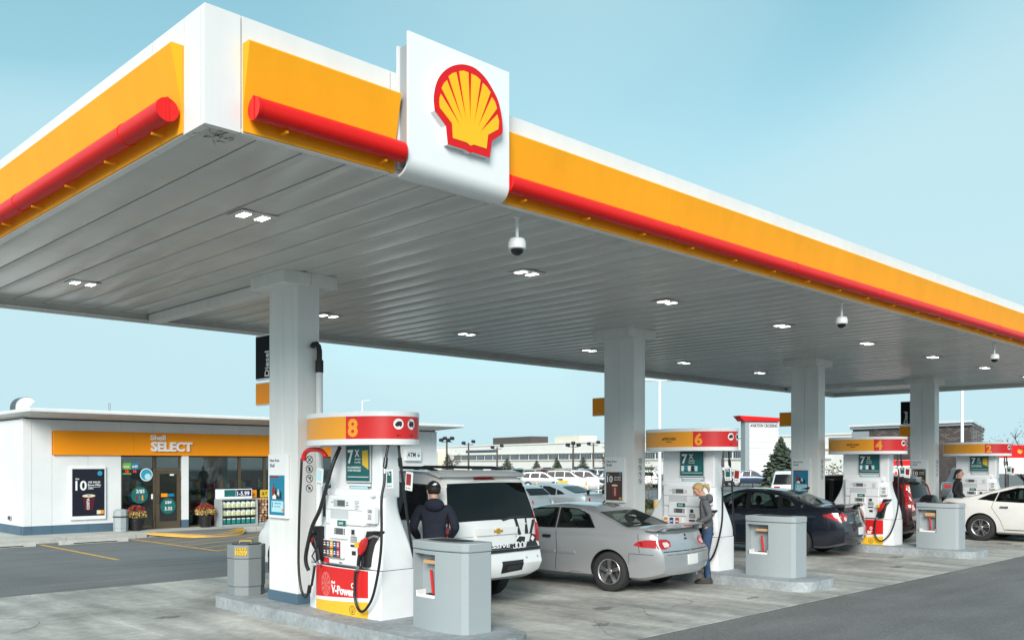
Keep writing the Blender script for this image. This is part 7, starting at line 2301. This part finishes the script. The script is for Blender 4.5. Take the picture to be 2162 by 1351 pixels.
    if cap:
        hr = MB().ell(tuple(hp((0,.005,.125))), (.086*s,.102*s,.085*s), 18, 10, Rh); hr.build('hair', hair, t, smooth='all')
        c_ = MB(); pts = []
        for i in range(7):
            ph = R(90*i/6)
            pts.append([hp((.094*math.cos(ph)*math.cos(a_), .012+.108*math.cos(ph)*math.sin(a_), .135+.105*math.sin(ph))) for a_ in [2*math.pi*j/n for j in range(n)]])
        c_.loft(pts); cp = c_.build('cap', M_CAP, t, smooth='all')
        br = MB(); br.loft([[hp((x, y, .135-.25*abs(x)**1.6+dz)) for x, y in [(-.08,.075),(-.075,.13),(-.04,.175),(.0,.185),(.04,.175),(.075,.13),(.08,.075)]] for dz in (0, -.006)]); br.build('peak', M_CAP, cp, smooth=True)
        mk = MB(); mk.add([hp((x, -.1025+.15*x*x*2, .165+z)) for x, z in [(-.035,-.006),(-.012,.008),(.0,.022),(.022,.018),(.036,.006),(.012,.004),(.018,-.012),(-.002,-.004),(-.014,-.016),(-.016,-.004)]], [tuple(range(10))]); mk.build('cap_mark', M_WTXT, cp)
    else:
        V2 = MB()
        pts = []
        for i in range(9):
            ph = R(-28+118*i/8)
            ring = []
            for a_ in [2*math.pi*j/n for j in range(n)]:
                cz = math.sin(ph); fr = math.sin(a_)            # +y = face
                lift = max(0, fr)**1.5*max(0, .5-cz)*.14
                rx, ry = .088, .104
                if fr > .35 and cz < .45: rx, ry = .070, .078
                ring.append(hp((rx*math.cos(ph)*math.cos(a_), .004+ry*math.cos(ph)*math.sin(a_), .135+.098*cz+lift)))
            pts.append(ring)
        V2.loft(pts); hr = V2.build('hair', hair, t, smooth='all')
        if pony:
            p_ = hc((0,-.085,.12)); P_ = [p_, p_+Vector((0,-.04,.012)), p_+Vector((0,-.075,-.01)), p_+Vector((0,-.095,-.06)), p_+Vector((0,-.10,-.12))]
            MB().tube([p*s for p in P_], [.022*s,.034*s,.032*s,.024*s,.006*s], 10).build('ponytail', hair, hr, smooth='all')
            MB().tube([(p_+Vector((0,-.006,0)))*s, (p_+Vector((0,-.018,.004)))*s], .026*s, 10).build('hair_tie', M_BLACK, hr)
            q = random.Random(9)
            for i in range(10):
                a_ = p_+Vector((q.uniform(-.02,.02), -.04, 0)); b2 = p_+Vector((q.uniform(-.05,.05), -.11+q.uniform(-.03,.03), q.uniform(-.10,.05)))
                MB().tube([a_*s, ((a_+b2)/2+Vector((0,0,.02)))*s, b2*s], [.004*s,.003*s,.001*s], 5).build('hair_strand', hair, hr)
    return t

RF = 0.794-R(90)
person('person in a navy hoodie and black cap seen from behind beside the white SUV', (7.40, 8.92, 0), RF+R(6), 1.73, M_NAVYC, M_DJEAN, M_DHAIR,
       [((-.27,-.02,1.16),(-.20,.20,1.02),(-.12,.27,1.0)), ((.27,-.02,1.16),(.21,.20,1.02),(.13,.27,1.0))], cap=True, head_down=.25, head_turn=.1, lean=.06)
person('blonde person in a grey hoodie and blue jeans looking down at the pump', (12.83, 8.50, 0), RF+R(84), 1.66, M_GREYC, M_JEAN, M_BLOND,
       [((-.22,-.03,1.16),(-.16,.18,1.03),(-.08,.26,1.04)), ((.22,-.04,1.15),(.15,.19,1.02),(.06,.27,1.03))], female=True, pony=True, head_down=.62, head_turn=.15, lean=.10, foot=.05)
person('dark-haired person in a black jacket standing behind the white sedan', (26.62, 9.50, 0), RF+R(-128), 1.80, M_BLACKC, M_DJEAN, M_DHAIR,
       [((-.26,-.04,1.15),(-.24,.14,.95),(-.20,.20,.90)), ((.26,-.04,1.15),(.24,.14,.95),(.20,.20,.90))], hood=False, head_turn=-.15)
